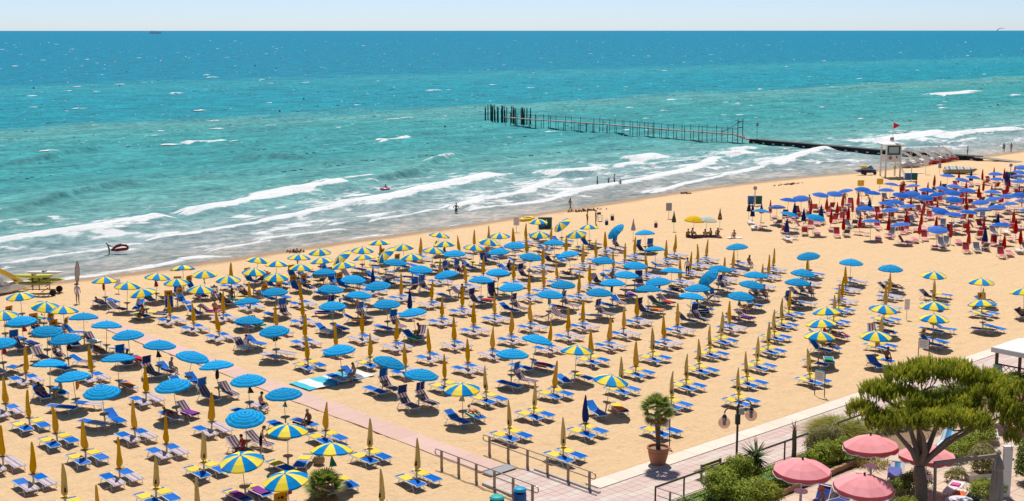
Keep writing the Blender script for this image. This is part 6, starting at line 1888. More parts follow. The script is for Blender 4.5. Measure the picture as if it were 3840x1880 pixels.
# guests of the red and blue station
RG = [(139.0, 96.0, 'stand', 'trunks', 'black'), (145.5, 95.0, 'hips', 'trunks', 'orange'), (149.5, 95.5, 'hips', 'trunks', 'navy'), (152.0, 96.0, 'sit', 'bikini', 'black'), (159.8, 95.4, 'stand', 'shirt', 'blue'), (161.0, 95.6, 'stand', 'trunks', 'grey'),
      (127.4, 87.8, 'ground', 'trunks', 'red'), (129.0, 87.2, 'ground', 'bikini', 'navy'), (136.0, 86.0, 'sit', 'shirt', 'red'), (152.8, 83.5, 'sit', 'trunks', 'navy'), (148.0, 71.0, 'sit', 'shirt', 'navy'), (160.0, 78.0, 'stand', 'trunks', 'black')]
for i, (x, y, pn, kd, c_) in enumerate(sorted(RG, key=lambda q: cam_x(q[0], q[1]))):
    person(pn, x, y, R(40 * i), kd, c_, c_, 'dark', 'guest in %s, %s person from left among the red chairs' % (c_, ordinal(i + 1)), -0.02, 1.0, i % 3)

# ================================================================== PROMENADE FURNITURE AND GARDEN
RAILM = M('brown_handrail', (0.10, 0.065, 0.05), 0.45, 0.15, 4, 0.4)
RUST = M('tan_steel_post', (0.36, 0.25, 0.16), 0.55, 0.2, 5, 0.4, metal=0.2)
# ramp handrails
def handrail(x, y0, y1, n, label, curb=True, z1=1.02):
    r = ob('ramp_handrail', None, None, (x, y0, 0))
    tag(r, label, 'handrail')
    L = y1 - y0
    for k in range(n):
        y = L * k / (n - 1)
        p = ob('post', MB().box((0, y, 0.50), (0.10, 0.10, 1.0)).mesh('post', RUST), r)
        ob('base_plate', MB().box((0, y, 0.05), (0.12, 0.12, 0.06)).mesh('base_plate', STEEL), p)
        for z in (z1, 0.70):
            ob('bracket', MB().tube([(0, y, z - 0.09), (-0.06, y - 0.05, z - 0.07), (-0.06, y - 0.05, z)], 0.012, 5).mesh('bracket', STEEL), p)
    for_rail = []
    ex = 0.42
    pts = [(-0.06, -ex + 0.1, 0.70), (-0.06, L + ex - 0.12, 0.70)]
    for a in np.linspace(-90, 90, 7):
        pts.append((-0.06, L + ex - 0.12 + 0.16 * math.cos(R(a)), 0.86 + 0.16 * math.sin(R(a))))
    pts.append((-0.06, -ex + 0.1, 1.02))
    for a in np.linspace(90, 270, 7):
        pts.append((-0.06, -ex + 0.1 + 0.16 * math.cos(R(a)), 0.86 + 0.16 * math.sin(R(a))))
    ob('rail', MB().tube(pts, 0.03, 7).mesh('rail', M('steel_rail', (0.30, 0.25, 0.21), 0.4, 0.1, 4, 0.5, metal=0.4)), r)
    if curb:
        ob('curb', MB().box((0.03, L * 0.22, 0.06), (0.16, L * 0.62, 0.14)).mesh('curb', M('concrete_curb', (0.46, 0.41, 0.36), 0.9, 0.12, 3)), r)
handrail(43.95, 42.6, 50.1, 6, 'steel ramp handrail on the far side, nearer the potted palm')
handrail(40.55, 43.1, 50.0, 6, 'steel ramp handrail on the near side, by the litter bins')
# promenade rail
pr1 = ob('promenade_railing', None, None, (44.6, 38.85, 0))
tag(pr1, 'brown railing between promenade and garden', 'railing')
for x in (0, 2.1, 4.4, 7.0, 10.3, 12.4, 15.0, 18.0):
    ob('post', MB().tube([(x, 0, 0), (x, 0, 1.0)], 0.045, 7).mesh('post', RAILM), pr1)
ob('rail', MB().tube([(0, 0, 1.03), (18.0, 0, 1.03)], 0.055, 8).mesh('rail', RAILM), pr1)
pr2 = ob('garden_gate_railing', None, None, (44.65, 38.75, 0), (0, 0, R(-88)))
tag(pr2, 'thin steel railing running off from the railing corner', 'railing')
for z in (0.62, 1.0):
    ob('rail', MB().tube([(0, 0, z), (4.5, 0, z)], 0.022, 6).mesh('rail', STEEL), pr2)
for x in (0.75, 2.4, 4.2):
    ob('post', MB().box((x, 0, 0.5), (0.07, 0.07, 1.05)).mesh('post', RUST), pr2)
# litter bins at the ramp
def round_bin(x, y, h, r_, lidm, bodym, label):
    b_ = ob('litter_bin', None, None, (x, y, 0))
    tag(b_, label, 'litter bin')
    ob('body', MB().lathe([(r_ * 0.82, 0.05), (r_ * 0.92, 0.1), (r_, h * 0.72), (r_ * 1.04, h * 0.76), (r_ * 0.9, h * 0.765)], 20).mesh('body', bodym), b_)
    for k in range(20):
        a = 2 * math.pi * k / 20
        ob('slat', MB().box((r_ * 1.0 * math.cos(a), r_ * 1.0 * math.sin(a), h * 0.40), (0.03, 0.07, h * 0.62), 0, Matrix.Rotation(a, 3, 'Z')).mesh('slat', bodym), b_)
    ob('neck', MB().lathe([(r_ * 0.45, h * 0.74), (r_ * 0.45, h * 0.88)], 12).mesh('neck', BLACK), b_)
    ob('lid', MB().lathe([(r_ * 1.08, h * 0.86), (r_ * 1.1, h * 0.90), (r_ * 0.9, h * 0.97), (r_ * 0.3, h), (0.01, h * 1.005)], 20).mesh('lid', lidm), b_)
round_bin(39.58, 42.95, 1.15, 0.30, M('sky_blue_lid', (0.01, 0.30, 0.52), 0.4, 0.06, 3, 0.4), BLUEP, 'tall round blue litter bin at the bottom edge')
round_bin(38.36, 43.2, 0.98, 0.33, TEAL, M('dark_teal_slats', (0.01, 0.12, 0.13), 0.5, 0.1), 'teal-lidded slatted litter bin left of the blue one')

# street lamp
lp = ob('street_lamp', None, None, (51.7, 39.55, 0), (0, 0, R(-40)))
tag(lp, 'dark street lamp with two glass globes beside the promenade', 'street lamp')
LAMPM = M('dark_bronze_lamp', (0.045, 0.035, 0.035), 0.45, 0.2, 5, 0.4)
ob('post', MB().lathe([(0.11, 0), (0.10, 0.3), (0.062, 0.5), (0.058, 2.9), (0.08, 2.95), (0.07, 3.3), (0.03, 3.55), (0.01, 3.6)], 10).mesh('post', LAMPM), lp)
ob('fitting', MB().box((0.0, 0, 2.75), (0.24, 0.2, 0.5)).box((0.02, 0.0, 3.1), (0.19, 0.2, 0.3)).mesh('fitting', LAMPM), lp)
ob('junction_box', MB().box((0.16, -0.12, 3.22), (0.28, 0.18, 0.34)).mesh('junction_box', M('beige_box', (0.50, 0.45, 0.38), 0.6, 0.06)), lp)
def globe_glass():
    m, nt, n, l, b = new_mat('smoked_globe_glass')
    b.inputs['Base Color'].default_value = (0.75, 0.62, 0.58, 1)
    b.inputs['Roughness'].default_value = 0.08
    tr = n.new('ShaderNodeBsdfTransparent')
    tr.inputs[0].default_value = (0.78, 0.68, 0.66, 1)
    nz = noise_n(n, l, coords(n, l, 'Object'), 5, 3)
    mx = n.new('ShaderNodeMixShader')
    l.new(math_n(n, l, 'MULTIPLY_ADD', nz, 0.12, 0.16), mx.inputs[0])
    l.new(tr.outputs[0], mx.inputs[1]); l.new(b.outputs[0], mx.inputs[2])
    l.new(mx.outputs[0], n['Material Output'].inputs[0])
    return m
GLOBE = globe_glass()
for s, zg in ((-1, 2.62), (1, 3.0)):
    zt = zg + 0.55
    arm = [(0, 0, zt - 0.35), (s * 0.12, 0, zt + 0.05)] + [(s * (0.36 - 0.26 * math.cos(a)), 0, zt + 0.05 + 0.20 * math.sin(a)) for a in np.linspace(0.5, math.pi, 6)][0:0]
    arc = [(s * (0.36 - 0.33 * math.cos(a)), 0, zt - 0.10 + 0.32 * math.sin(a)) for a in np.linspace(0.0, math.pi, 10)]
    am = ob('arm', MB().tube([(0, 0, zt - 0.4)] + arc, 0.034, 7).mesh('arm', LAMPM), lp)
    cx = s * 0.69
    gl_ = ob('globe', MB().lathe([(0.13, 0.27)] + [(0.315 * math.sin(a), 0.315 * math.cos(a) - 0.03) for a in np.linspace(0.42, math.pi - 0.02, 14)], 18, 0, (cx, 0, zg), cap=False).mesh('globe', GLOBE, True), lp)
    ob('socket', MB().lathe([(0.06, 0.40), (0.13, 0.28), (0.12, 0.10), (0.08, 0.09)], 10, 0, (cx, 0, zg)).mesh('socket', LAMPM), gl_)
    ob('bulb', MB().lathe([(0.085, 0.10), (0.09, -0.15), (0.03, -0.19)], 10, 0, (cx, 0, zg)).mesh('bulb', M('frosted_bulb', (0.30, 0.30, 0.33), 0.4, 0.1)), gl_)

# bench half hidden by the shrubs
bn_ = ob('park_bench', None, None, (49.75, 39.75, 0), (0, 0, R(0)))
tag(bn_, 'green-yellow slatted bench behind the shrub', 'bench')
BEN = M('lichen_green_timber', (0.20, 0.21, 0.035), 0.8, 0.2, 5)
for s in (-0.75, 0.75):
    ob('upright', MB().box((s, -0.1, 0.45), (0.09, 0.09, 0.95)).mesh('upright', M('grey_bench_post', (0.25, 0.24, 0.18), 0.8, 0.2)), bn_)
for z in (0.62, 0.80):
    ob('back_slat', MB().box((0, -0.06, z), (1.5, 0.04, 0.14)).mesh('back_slat', BEN), bn_)
for y in (0.05, 0.2, 0.35):
    ob('seat_slat', MB().box((0, y, 0.43), (1.5, 0.12, 0.04)).mesh('seat_slat', BEN), bn_)

# ---- planting
def leaf_mat(name, a, b_, c_=None):
    m, nt, n, l, bs = new_mat(name)
    at_ = n.new('ShaderNodeAttribute')
    at_.attribute_name = 'tint'
    st = [(0.0, a), (0.6, b_), (1.0, c_ or b_)]
    o = ramp_n(n, l, at_.outputs['Fac'], st)
    l.new(o, bs.inputs['Base Color'])
    bs.inputs['Roughness'].default_value = 0.5
    bs.inputs['Specular IOR Level'].default_value = 0.3
    tr = n.new('ShaderNodeBsdfTranslucent')
    l.new(o, tr.inputs[0])
    mx = n.new('ShaderNodeMixShader')
    mx.inputs[0].default_value = 0.34
    l.new(bs.outputs[0], mx.inputs[1]); l.new(tr.outputs[0], mx.inputs[2])
    l.new(mx.outputs[0], n['Material Output'].inputs[0])
    return m
LEAF = leaf_mat('glossy_shrub_leaf', (0.08, 0.13, 0.014), (0.34, 0.41, 0.04), (0.74, 0.69, 0.10))
LEAFD = leaf_mat('dark_shrub_leaf', (0.045, 0.08, 0.014), (0.18, 0.24, 0.035), (0.48, 0.48, 0.08))
LEAFV = leaf_mat('variegated_leaf', (0.08, 0.10, 0.03), (0.42, 0.38, 0.15), (0.72, 0.64, 0.34))
NEED = leaf_mat('pine_needles', (0.07, 0.10, 0.012), (0.37, 0.41, 0.035), (0.74, 0.70, 0.08))
TUSS = leaf_mat('tussock_grass', (0.10, 0.12, 0.012), (0.32, 0.32, 0.022), (0.55, 0.40, 0.06))
BARK = M('grey_brown_bark', (0.20, 0.15, 0.115), 0.95, 0.35, 6, 0.1, bump=0.9)
TWIG = M('dead_twig', (0.17, 0.10, 0.06), 0.95, 0.2, 5)

def leaf_cloud(name, blobs, n, size, mat, seed, shape=(1.0, 0.45), upright=0.35):
    """thousands of small folded leaves spread through the outer half of several lumps; tint varies by clump"""
    rr = np.random.default_rng(seed)
    V, T = [], []
    wts = np.array([b[3] * b[4] + b[3] * b[5] for b in blobs]); wts = wts / wts.sum()
    which = rr.choice(len(blobs), n, p=wts)
    B = np.array(blobs)[which]
    dirv = rr.normal(size=(n, 3)); dirv /= np.linalg.norm(dirv, axis=1)[:, None]
    dirv[:, 2] = np.where(dirv[:, 2] < -0.35, -dirv[:, 2], dirv[:, 2])
    rad = rr.random(n) ** 0.33
    rad = 0.55 + 0.45 * rad + 0.10 * rr.normal(size=n)
    lump = 1 + 0.16 * np.sin(dirv[:, 0] * 7 + which) * np.sin(dirv[:, 1] * 6 + 2 * which) + 0.10 * np.sin(dirv[:, 2] * 11 + which * 3)
    C_ = B[:, :3] + dirv * B[:, 3:6] * (rad * lump)[:, None]
    C_[:, 2] = np.maximum(C_[:, 2], 0.03)
    nrm = dirv * 0.7 + rr.normal(size=(n, 3)) * 0.55 + np.array([0, 0, upright])
    nrm /= np.linalg.norm(nrm, axis=1)[:, None]
    a = np.cross(nrm, rr.normal(size=(n, 3))); a /= np.linalg.norm(a, axis=1)[:, None]
    b_ = np.cross(nrm, a)
    sz = size * (0.6 + 0.8 * rr.random(n))[:, None]
    v0 = C_ - a * sz * shape[0] * 0.5
    v1 = C_ + b_ * sz * shape[1] * 0.5 + nrm * sz * 0.10
    v2 = C_ + a * sz * shape[0] * 0.5
    v3 = C_ - b_ * sz * shape[1] * 0.5 + nrm * sz * 0.10
    V = np.stack([v0, v1, v2, v3], 1).reshape(-1, 3)
    clump = 0.5 + 0.5 * np.sin(C_[:, 0] * 5.1 + seed) * np.sin(C_[:, 1] * 4.3 + 1.7 * seed) * np.sin(C_[:, 2] * 6.0)
    tint = np.clip(0.15 + 0.35 * clump + 0.35 * rr.random(n) + 0.25 * (rad - 0.8), 0, 1)
    F_ = np.arange(4 * n)
    me = np_mesh(name, V, F_, 4, mat)
    at_ = me.attributes.new('tint', 'FLOAT', 'POINT')
    at_.data.foreach_set('value', np.repeat(tint, 4).astype(np.float32))
    return me
def shrub(x, y, blobs, n, size, mat, label, seed, cat='shrub', shape=(1.0, 0.5)):
    blobs = [(b[0], b[1], b[2] * 1.05, b[3] * 1.12, b[4] * 1.08, b[5] * 1.1) for b in blobs]
    r = ob('garden_shrub', None, None, (x, y, 0))
    tag(r, label, cat)
    f = ob('foliage', leaf_cloud('foliage', blobs, n, size, mat, seed, shape), r)
    struct(f, 'stuff')
    mb = MB()
    rr = random.Random(seed)
    for b_ in blobs:
        for k in range(3):
            mb.tube([(b_[0] * 0.8, b_[1] * 0.8, 0), (b_[0] + rr.uniform(-0.3, 0.3) * b_[3], b_[1] + rr.uniform(-0.3, 0.3) * b_[4], b_[2])], [0.025, 0.012], 5)
    struct(ob('stems', mb.mesh('stems', TWIG), r), 'stuff')
    return r
shrub(50.35, 38.35, [(0, 0, 0.62, 0.75, 0.62, 0.66), (0.75, -0.1, 0.5, 0.55, 0.55, 0.5), (-0.6, 0.1, 0.5, 0.55, 0.5, 0.45)], 5200, 0.12, LEAF, 'dense green shrub at the foot of the street lamp', 1)
shrub(48.0, 37.7, [(0, 0, 0.65, 0.75, 0.7, 0.72), (-0.35, -0.7, 0.55, 0.6, 0.6, 0.6), (0.6, 0.25, 0.7, 0.5, 0.5, 0.5)], 6000, 0.12, LEAF, 'leafy green shrub below the bench', 2)
shrub(48.6, 36.1, [(0, 0, 0.5, 0.85, 0.6, 0.6), (0.9, 0.1, 0.42, 0.6, 0.5, 0.45), (-0.8, -0.2, 0.5, 0.6, 0.6, 0.55), (0.3, -0.7, 0.4, 0.7, 0.5, 0.5)], 7600, 0.12, LEAF, 'yellow-green shrub at the bottom edge of the garden', 3)
shrub(51.6, 36.35, [(-1.3, 0, 0.4, 0.7, 0.4, 0.42), (-0.4, 0, 0.42, 0.7, 0.42, 0.45), (0.5, 0, 0.40, 0.7, 0.4, 0.44), (1.4, -0.02, 0.36, 0.6, 0.4, 0.4)], 6200, 0.11, LEAFD, 'low dark hedge along the stone edging', 4, 'hedge')
shrub(56.0, 36.9, [(0, 0, 0.55, 0.9, 0.6, 0.6), (1.0, -0.3, 0.55, 0.8, 0.55, 0.6), (-0.9, 0.2, 0.4, 0.6, 0.5, 0.45)], 6800, 0.12, LEAF, 'broad green shrub right of the nearest pink umbrella', 5)
shrub(57.4, 38.25, [(0, 0, 0.65, 0.95, 0.55, 0.7), (1.0, 0.0, 0.55, 0.7, 0.5, 0.6), (-0.6, 0.1, 0.5, 0.5, 0.45, 0.5)], 6200, 0.13, LEAFV, 'cream variegated shrub behind the promenade rail', 6, 'shrub', (1.0, 0.3))
shrub(55.3, 31.75, [(-0.9, 0.1, 0.42, 0.6, 0.5, 0.45), (0, 0, 0.45, 0.65, 0.5, 0.48), (0.9, -0.1, 0.45, 0.6, 0.5, 0.48)], 4800, 0.11, LEAFD, 'clipped hedge behind the pine trunk', 7, 'hedge')
shrub(63.2, 32.9, [(-1.6, -0.2, 0.45, 0.8, 0.45, 0.46), (-0.4, 0, 0.48, 0.8, 0.45, 0.5), (0.9, 0, 0.48, 0.8, 0.45, 0.5), (2.1, 0.05, 0.45, 0.7, 0.45, 0.48)], 5600, 0.12, LEAF, 'hedge in front of the blue garden loungers', 8, 'hedge')
shrub(60.3, 30.5, [(0, 0, 0.75, 0.6, 0.6, 0.7), (0.3, 0.2, 1.1, 0.45, 0.45, 0.45), (-0.35, -0.1, 0.5, 0.45, 0.45, 0.4)], 3600, 0.14, LEAFV, 'pale shrub growing from the white planter', 9, 'shrub', (1.0, 0.35))
shrub(57.5, 29.0, [(0, 0, 0.4, 0.75, 0.5, 0.42), (0.7, -0.3, 0.35, 0.5, 0.45, 0.38)], 3200, 0.11, LEAF, 'low bright shrub beside the furled grey umbrella', 10)
shrub(61.2, 28.6, [(0, 0, 0.9, 0.6, 0.55, 0.9), (0.4, 0.2, 1.5, 0.5, 0.45, 0.6), (-0.3, -0.1, 0.6, 0.5, 0.5, 0.6)], 3400, 0.14, LEAFD, 'tall dark shrub at the lower right edge', 11)
shrub(75.4, 37.5, [(0, 0, 0.55, 1.2, 0.8, 0.55), (1.2, -0.4, 0.55, 0.9, 0.7, 0.5), (-1.0, 0.2, 0.45, 0.7, 0.6, 0.42)], 5200, 0.15, LEAF, 'broad shrub in front of the white gazebo', 12)
shrub(76.9, 35.6, [(0, 0, 1.0, 0.7, 0.7, 1.0), (0.2, 0.1, 1.9, 0.6, 0.6, 1.0), (0.1, 0, 2.7, 0.45, 0.45, 0.6)], 4600, 0.14, LEAFD, 'tall dark conical bush at the right edge beside the gazebo', 13, 'bush')
shrub(58.9, 31.1, [(0, 0, 0.3, 0.4, 0.35, 0.3), (-0.5, 0.1, 0.26, 0.35, 0.3, 0.26)], 1500, 0.10, LEAFV, 'small pale bushes in the middle terrace bed', 14)
shrub(47.5, 32.3, [(0, 0, 0.35, 0.5, 0.45, 0.35)], 1500, 0.10, LEAF, 'small shrub below the terrace edge', 15)
shrub(52.4, 30.2, [(0, 0, 0.42, 0.7, 0.5, 0.42), (-0.9, 0.1, 0.40, 0.6, 0.5, 0.4)], 2600, 0.11, LEAF, 'green hedge at the bottom edge under the pink umbrella', 16, 'hedge')

shrub(65.2, 38.2, [(0, 0, 0.55, 1.3, 0.7, 0.6), (2.0, 0, 0.5, 1.2, 0.7, 0.55), (-1.6, 0.1, 0.45, 0.9, 0.6, 0.5)], 5000, 0.14, LEAF, 'long shrub border behind the pine crown', 17)
shrub(70.0, 38.1, [(0, 0, 0.6, 1.5, 0.8, 0.65), (2.4, 0, 0.55, 1.3, 0.8, 0.6), (-2.2, 0, 0.55, 1.3, 0.8, 0.6)], 5400, 0.15, LEAFD, 'dark shrub border left of the gazebo shrub', 18)
def blades(name, n, L, wd, spread, mat, seed, droop=0.5, base_r=0.25, jitter=0.35):
    rr = np.random.default_rng(seed)
    V, T = [], []
    seg = 4
    az = rr.random(n) * 2 * np.pi
    el = np.clip(rr.normal(spread, jitter, n), 0.05, 1.5)
    ln = L * (0.6 + 0.55 * rr.random(n))
    b0 = rr.random(n) ** 0.5 * base_r
    bx, by = b0 * np.cos(az + rr.normal(0, 0.6, n)), b0 * np.sin(az + rr.normal(0, 0.6, n))
    rows = []
    for k in range(seg + 1):
        t = k / seg
        h = ln * t
        out = h * np.cos(el) + droop * ln * t * t * 0.5
        up = h * np.sin(el) - droop * ln * t * t * 0.55
        px, py = bx + out * np.cos(az), by + out * np.sin(az)
        w = wd * (1 - t) ** 0.7 + 0.002
        ox, oy = -np.sin(az) * w, np.cos(az) * w
        rows.append(np.stack([np.stack([px - ox, py - oy, np.maximum(up, 0.02)], 1), np.stack([px + ox, py + oy, np.maximum(up, 0.02)], 1)], 1))
    A = np.stack(rows, 1).reshape(n, -1, 3)     # n, (seg+1)*2, 3
    idx = []
    for k in range(seg):
        idx.append([2 * k, 2 * k + 1, 2 * k + 3, 2 * k + 2])
    idx = np.array(idx).ravel()
    F_ = (idx[None, :] + (np.arange(n) * (seg + 1) * 2)[:, None]).ravel()
    me = np_mesh(name, A.reshape(-1, 3), F_, 4, mat)
    at_ = me.attributes.new('tint', 'FLOAT', 'POINT')
    at_.data.foreach_set('value', np.repeat(np.clip(0.2 + 0.7 * rr.random(n), 0, 1), (seg + 1) * 2).astype(np.float32))
    return me
ts = ob('tussock_grass', None, None, (60.7, 39.35, 0))
tag(ts, 'big golden-green grass tussock beside the promenade', 'ornamental grass')
struct(ob('blades', blades('blades', 4200, 1.55, 0.018, 1.15, TUSS, 3, 0.95, 0.65, 0.28), ts), 'stuff')
rk = ob('garden_rock', MB().lathe([(0.3, 0), (0.42, 0.2), (0.3, 0.45), (0.08, 0.52)], 7).mesh('garden_rock', M('grey_rock', (0.30, 0.28, 0.26), 0.9, 0.3, 4, bump=0.6)), None, (59.4, 39.9, 0), (0, 0.2, 0.5))
tag(rk, 'grey rock at the left foot of the grass tussock', 'rock')
bp_ = ob('bromeliad_bed', None, None, (57.6, 35.3, 0))
tag(bp_, 'yellow-leaved spiky plants behind the pink umbrella table', 'plant')
struct(ob('blades', blades('blades', 220, 0.7, 0.025, 0.9, leaf_mat('yellow_spiky_leaf', (0.10, 0.09, 0.02), (0.36, 0.28, 0.06), (0.55, 0.40, 0.14)), 5, 0.6, 0.8, 0.4), bp_), 'stuff')
ag = ob('agave', None, None, (56.6, 29.2, 0))
tag(ag, 'grey-green agave at the bottom edge', 'plant')
struct(ob('blades', blades('blades', 90, 0.75, 0.035, 0.75, leaf_mat('agave_leaf', (0.06, 0.10, 0.07), (0.14, 0.20, 0.14), (0.24, 0.30, 0.20)), 6, 0.35, 0.2, 0.4), ag), 'stuff')
# yucca: sword leaves in a round head
yc = ob('yucca', None, None, (51.55, 38.2, 0))
tag(yc, 'spiky yucca with a round head beside the lawn', 'yucca')
ob('trunk', MB().tube([(0, 0, 0), (0.03, 0.02, 0.6), (0, 0, 1.0)], [0.11, 0.09, 0.10], 8).mesh('trunk', BARK), yc)
YL = leaf_mat('yucca_leaf', (0.05, 0.09, 0.03), (0.13, 0.19, 0.07), (0.34, 0.38, 0.22))
sw = MB().sheet([[(0.028, 0, 0), (0, 0, -0.012), (-0.028, 0, 0)], [(0.034, 0.35, 0.02), (0, 0.35, 0), (-0.034, 0.35, 0.02)], [(0.003, 0.85, -0.05), (0, 0.85, -0.055), (-0.003, 0.85, -0.05)]]).mesh('leaf', YL)
for me_ in (sw,):
    a_ = me_.attributes.new('tint', 'FLOAT', 'POINT')
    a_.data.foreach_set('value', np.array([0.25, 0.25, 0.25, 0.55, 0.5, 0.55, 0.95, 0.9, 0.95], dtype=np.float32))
rr = random.Random(9)
for k in range(85):
    el = R(rr.uniform(-35, 85))
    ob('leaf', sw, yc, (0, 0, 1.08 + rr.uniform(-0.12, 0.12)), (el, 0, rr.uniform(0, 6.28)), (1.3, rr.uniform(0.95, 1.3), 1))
# dead cordyline
cd = ob('cordyline', None, None, (55.6, 38.75, 0))
tag(cd, 'bare cordyline trunk with a withered reddish tuft', 'plant')
ob('trunk', MB().tube([(0, 0, 0), (0.02, 0, 0.6), (-0.02, 0, 1.25), (0.0, 0, 1.55)], [0.13, 0.12, 0.12, 0.10], 8).mesh('trunk', BARK), cd)
CDL = leaf_mat('withered_leaf', (0.16, 0.08, 0.05), (0.28, 0.13, 0.09), (0.40, 0.20, 0.14))
sw2 = MB().sheet([[(0.014, 0, 0), (-0.014, 0, 0)], [(0.016, 0.3, 0.01), (-0.016, 0.3, 0.01)], [(0.002, 0.62, -0.03), (-0.002, 0.62, -0.03)]]).mesh('leaf', CDL)
a_ = sw2.attributes.new('tint', 'FLOAT', 'POINT')
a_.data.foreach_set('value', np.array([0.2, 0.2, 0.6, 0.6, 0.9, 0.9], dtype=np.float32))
for k in range(34):
    ob('leaf', sw2, cd, (0, 0, 1.5), (R(rr.uniform(10, 88)), 0, rr.uniform(0, 6.28)), (1, rr.uniform(0.7, 1.1), 1))

# fan palms
FAN = leaf_mat('fan_palm_leaf', (0.05, 0.09, 0.015), (0.22, 0.29, 0.045), (0.48, 0.50, 0.12))
FAND = leaf_mat('dry_fan_leaf', (0.12, 0.08, 0.03), (0.26, 0.18, 0.07), (0.36, 0.26, 0.10))
def fan_leaf(mat, L=0.42, stalk=0.38, k=15):
    mb = MB()
    tints = []
    mb.sheet([[(0.009, 0, 0), (-0.009, 0, 0)], [(0.008, stalk * 0.6, 0.03), (-0.008, stalk * 0.6, 0.03)], [(0.008, stalk, 0.02), (-0.008, stalk, 0.02)]])
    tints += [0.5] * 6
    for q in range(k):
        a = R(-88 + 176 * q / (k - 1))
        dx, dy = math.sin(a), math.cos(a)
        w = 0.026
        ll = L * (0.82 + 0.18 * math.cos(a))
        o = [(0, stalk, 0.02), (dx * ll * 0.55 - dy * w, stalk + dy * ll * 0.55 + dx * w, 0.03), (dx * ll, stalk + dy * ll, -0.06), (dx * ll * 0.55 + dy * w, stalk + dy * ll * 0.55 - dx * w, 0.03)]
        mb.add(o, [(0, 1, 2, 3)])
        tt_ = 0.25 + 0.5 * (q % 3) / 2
        tints += [0.1, tt_, 0.9, tt_]
    me = mb.mesh('frond', mat)
    a_ = me.attributes.new('tint', 'FLOAT', 'POINT')
    a_.data.foreach_set('value', np.array(tints, dtype=np.float32))
    return me
FL, FD = fan_leaf(FAN), fan_leaf(FAND)
pt = ob('terracotta_pot', None, None, (49.35, 42.85, 0.07))
tag(pt, 'large terracotta pot on the promenade kerb', 'plant pot')
TERRA = M('terracotta', (0.44, 0.185, 0.105), 0.85, 0.12, 4, 0.2, bump=0.15)
ob('body', MB().lathe([(0.36, 0.0), (0.40, 0.06), (0.50, 0.45), (0.525, 0.62), (0.54, 0.64), (0.54, 0.68), (0.525, 0.70), (0.535, 0.80), (0.60, 0.84), (0.61, 0.92), (0.585, 0.94), (0.53, 0.92), (0.50, 0.78)], 28).mesh('body', TERRA), pt)
ob('soil', MB().lathe([(0.51, 0.80), (0.3, 0.83), (0.01, 0.84)], 20).mesh('soil', M('potting_gravel', (0.30, 0.19, 0.13), 0.95, 0.5, 25, bump=0.5)), pt)
pl = ob('fan_palm', None, None, (49.35, 42.85, 0.85))
tag(pl, 'fan palm growing in the terracotta pot', 'palm')
tp = [(0, 0, 0), (-0.02, 0.02, 0.6), (-0.08, 0.04, 1.3), (-0.12, 0.04, 2.05)]
ob('trunk', MB().tube(tp, [0.13, 0.115, 0.11, 0.14], 10).mesh('trunk', M('palm_trunk', (0.13, 0.09, 0.06), 0.95, 0.35, 9, bump=1.0)), pl)
rr = random.Random(21)
for k in range(34):
    el = R(82 - 95 * (k / 33) ** 0.9) + R(rr.uniform(-8, 8))
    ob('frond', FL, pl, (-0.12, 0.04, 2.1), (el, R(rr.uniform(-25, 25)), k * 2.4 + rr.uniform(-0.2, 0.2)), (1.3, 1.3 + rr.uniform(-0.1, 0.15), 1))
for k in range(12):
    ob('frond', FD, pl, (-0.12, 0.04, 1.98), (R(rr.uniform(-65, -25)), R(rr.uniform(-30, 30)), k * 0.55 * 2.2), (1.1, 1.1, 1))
pl2 = ob('fan_palm', None, None, (33.45, 50.3, 0))
tag(pl2, 'low fan palm at the bottom edge beside a striped umbrella', 'palm')
ob('trunk', MB().tube([(0, 0, 0), (0, 0, 0.55)], [0.14, 0.13], 8).mesh('trunk', MATS['palm_trunk']), pl2)
for k in range(30):
    el = R(80 - 85 * (k / 29)) + R(rr.uniform(-8, 8))
    ob('frond', FL, pl2, (0, 0, 0.6), (el, R(rr.uniform(-25, 25)), k * 2.4), (1.5, 1.45, 1))
for k in range(6):
    ob('frond', FD, pl2, (0, 0, 0.5), (R(rr.uniform(-40, -15)), 0, k * 1.05), (1.3, 1.3, 1))

# ---- the umbrella pine
px_, py_ = 53.5, 30.0
pine = ob('pine_tree', None, None, (px_, py_, 0))
tag(pine, 'spreading pine with twisted trunk in the garden corner', 'tree')
fork = (0.05, 0.25, 2.2)
trunk = MB().tube([(0, 0, -0.1), (-0.03, 0.02, 0.5), (0.06, 0.08, 1.2), (0.02, 0.2, 1.8), fork], [0.36, 0.30, 0.28, 0.30, 0.24], 12)
PADS = [(0.25, 1.39, 5.94, 1.0, 0.9, 0.5), (1.45, 0.84, 6.11, 1.1, 0.99, 0.5), (2.39, -0.02, 6.11, 1.1, 0.99, 0.55), (2.97, -1.08, 5.94, 1.0, 0.9, 0.55), (3.02, -1.94, 5.71, 0.8, 0.72, 0.5), (-0.93, 1.93, 5.5, 0.9, 0.81, 0.42),
        (-0.71, 0.92, 5.38, 0.95, 0.85, 0.42), (0.57, 0.29, 5.35, 0.95, 0.85, 0.42), (1.41, -0.88, 5.41, 1.0, 0.9, 0.45), (2.06, -1.88, 5.22, 0.9, 0.81, 0.45), (-1.98, 2.2, 4.83, 0.75, 0.68, 0.38), (-1.76, 1.19, 4.66, 0.8, 0.72, 0.38),
        (-1.4, 0.2, 4.82, 0.75, 0.68, 0.4), (-0.67, -0.74, 4.62, 0.75, 0.68, 0.38), (-0.13, -1.5, 4.81, 0.85, 0.77, 0.4), (0.8, -2.08, 4.62, 0.75, 0.68, 0.38), (2.28, -2.61, 5.23, 0.8, 0.72, 0.5), (2.48, -3.07, 4.59, 0.65, 0.59, 0.5),
        (3.49, -2.9, 5.44, 0.8, 0.72, 0.5), (3.93, -3.3, 4.92, 0.9, 0.81, 0.5), (2.57, -3.01, 3.85, 0.4, 0.36, 0.3)]
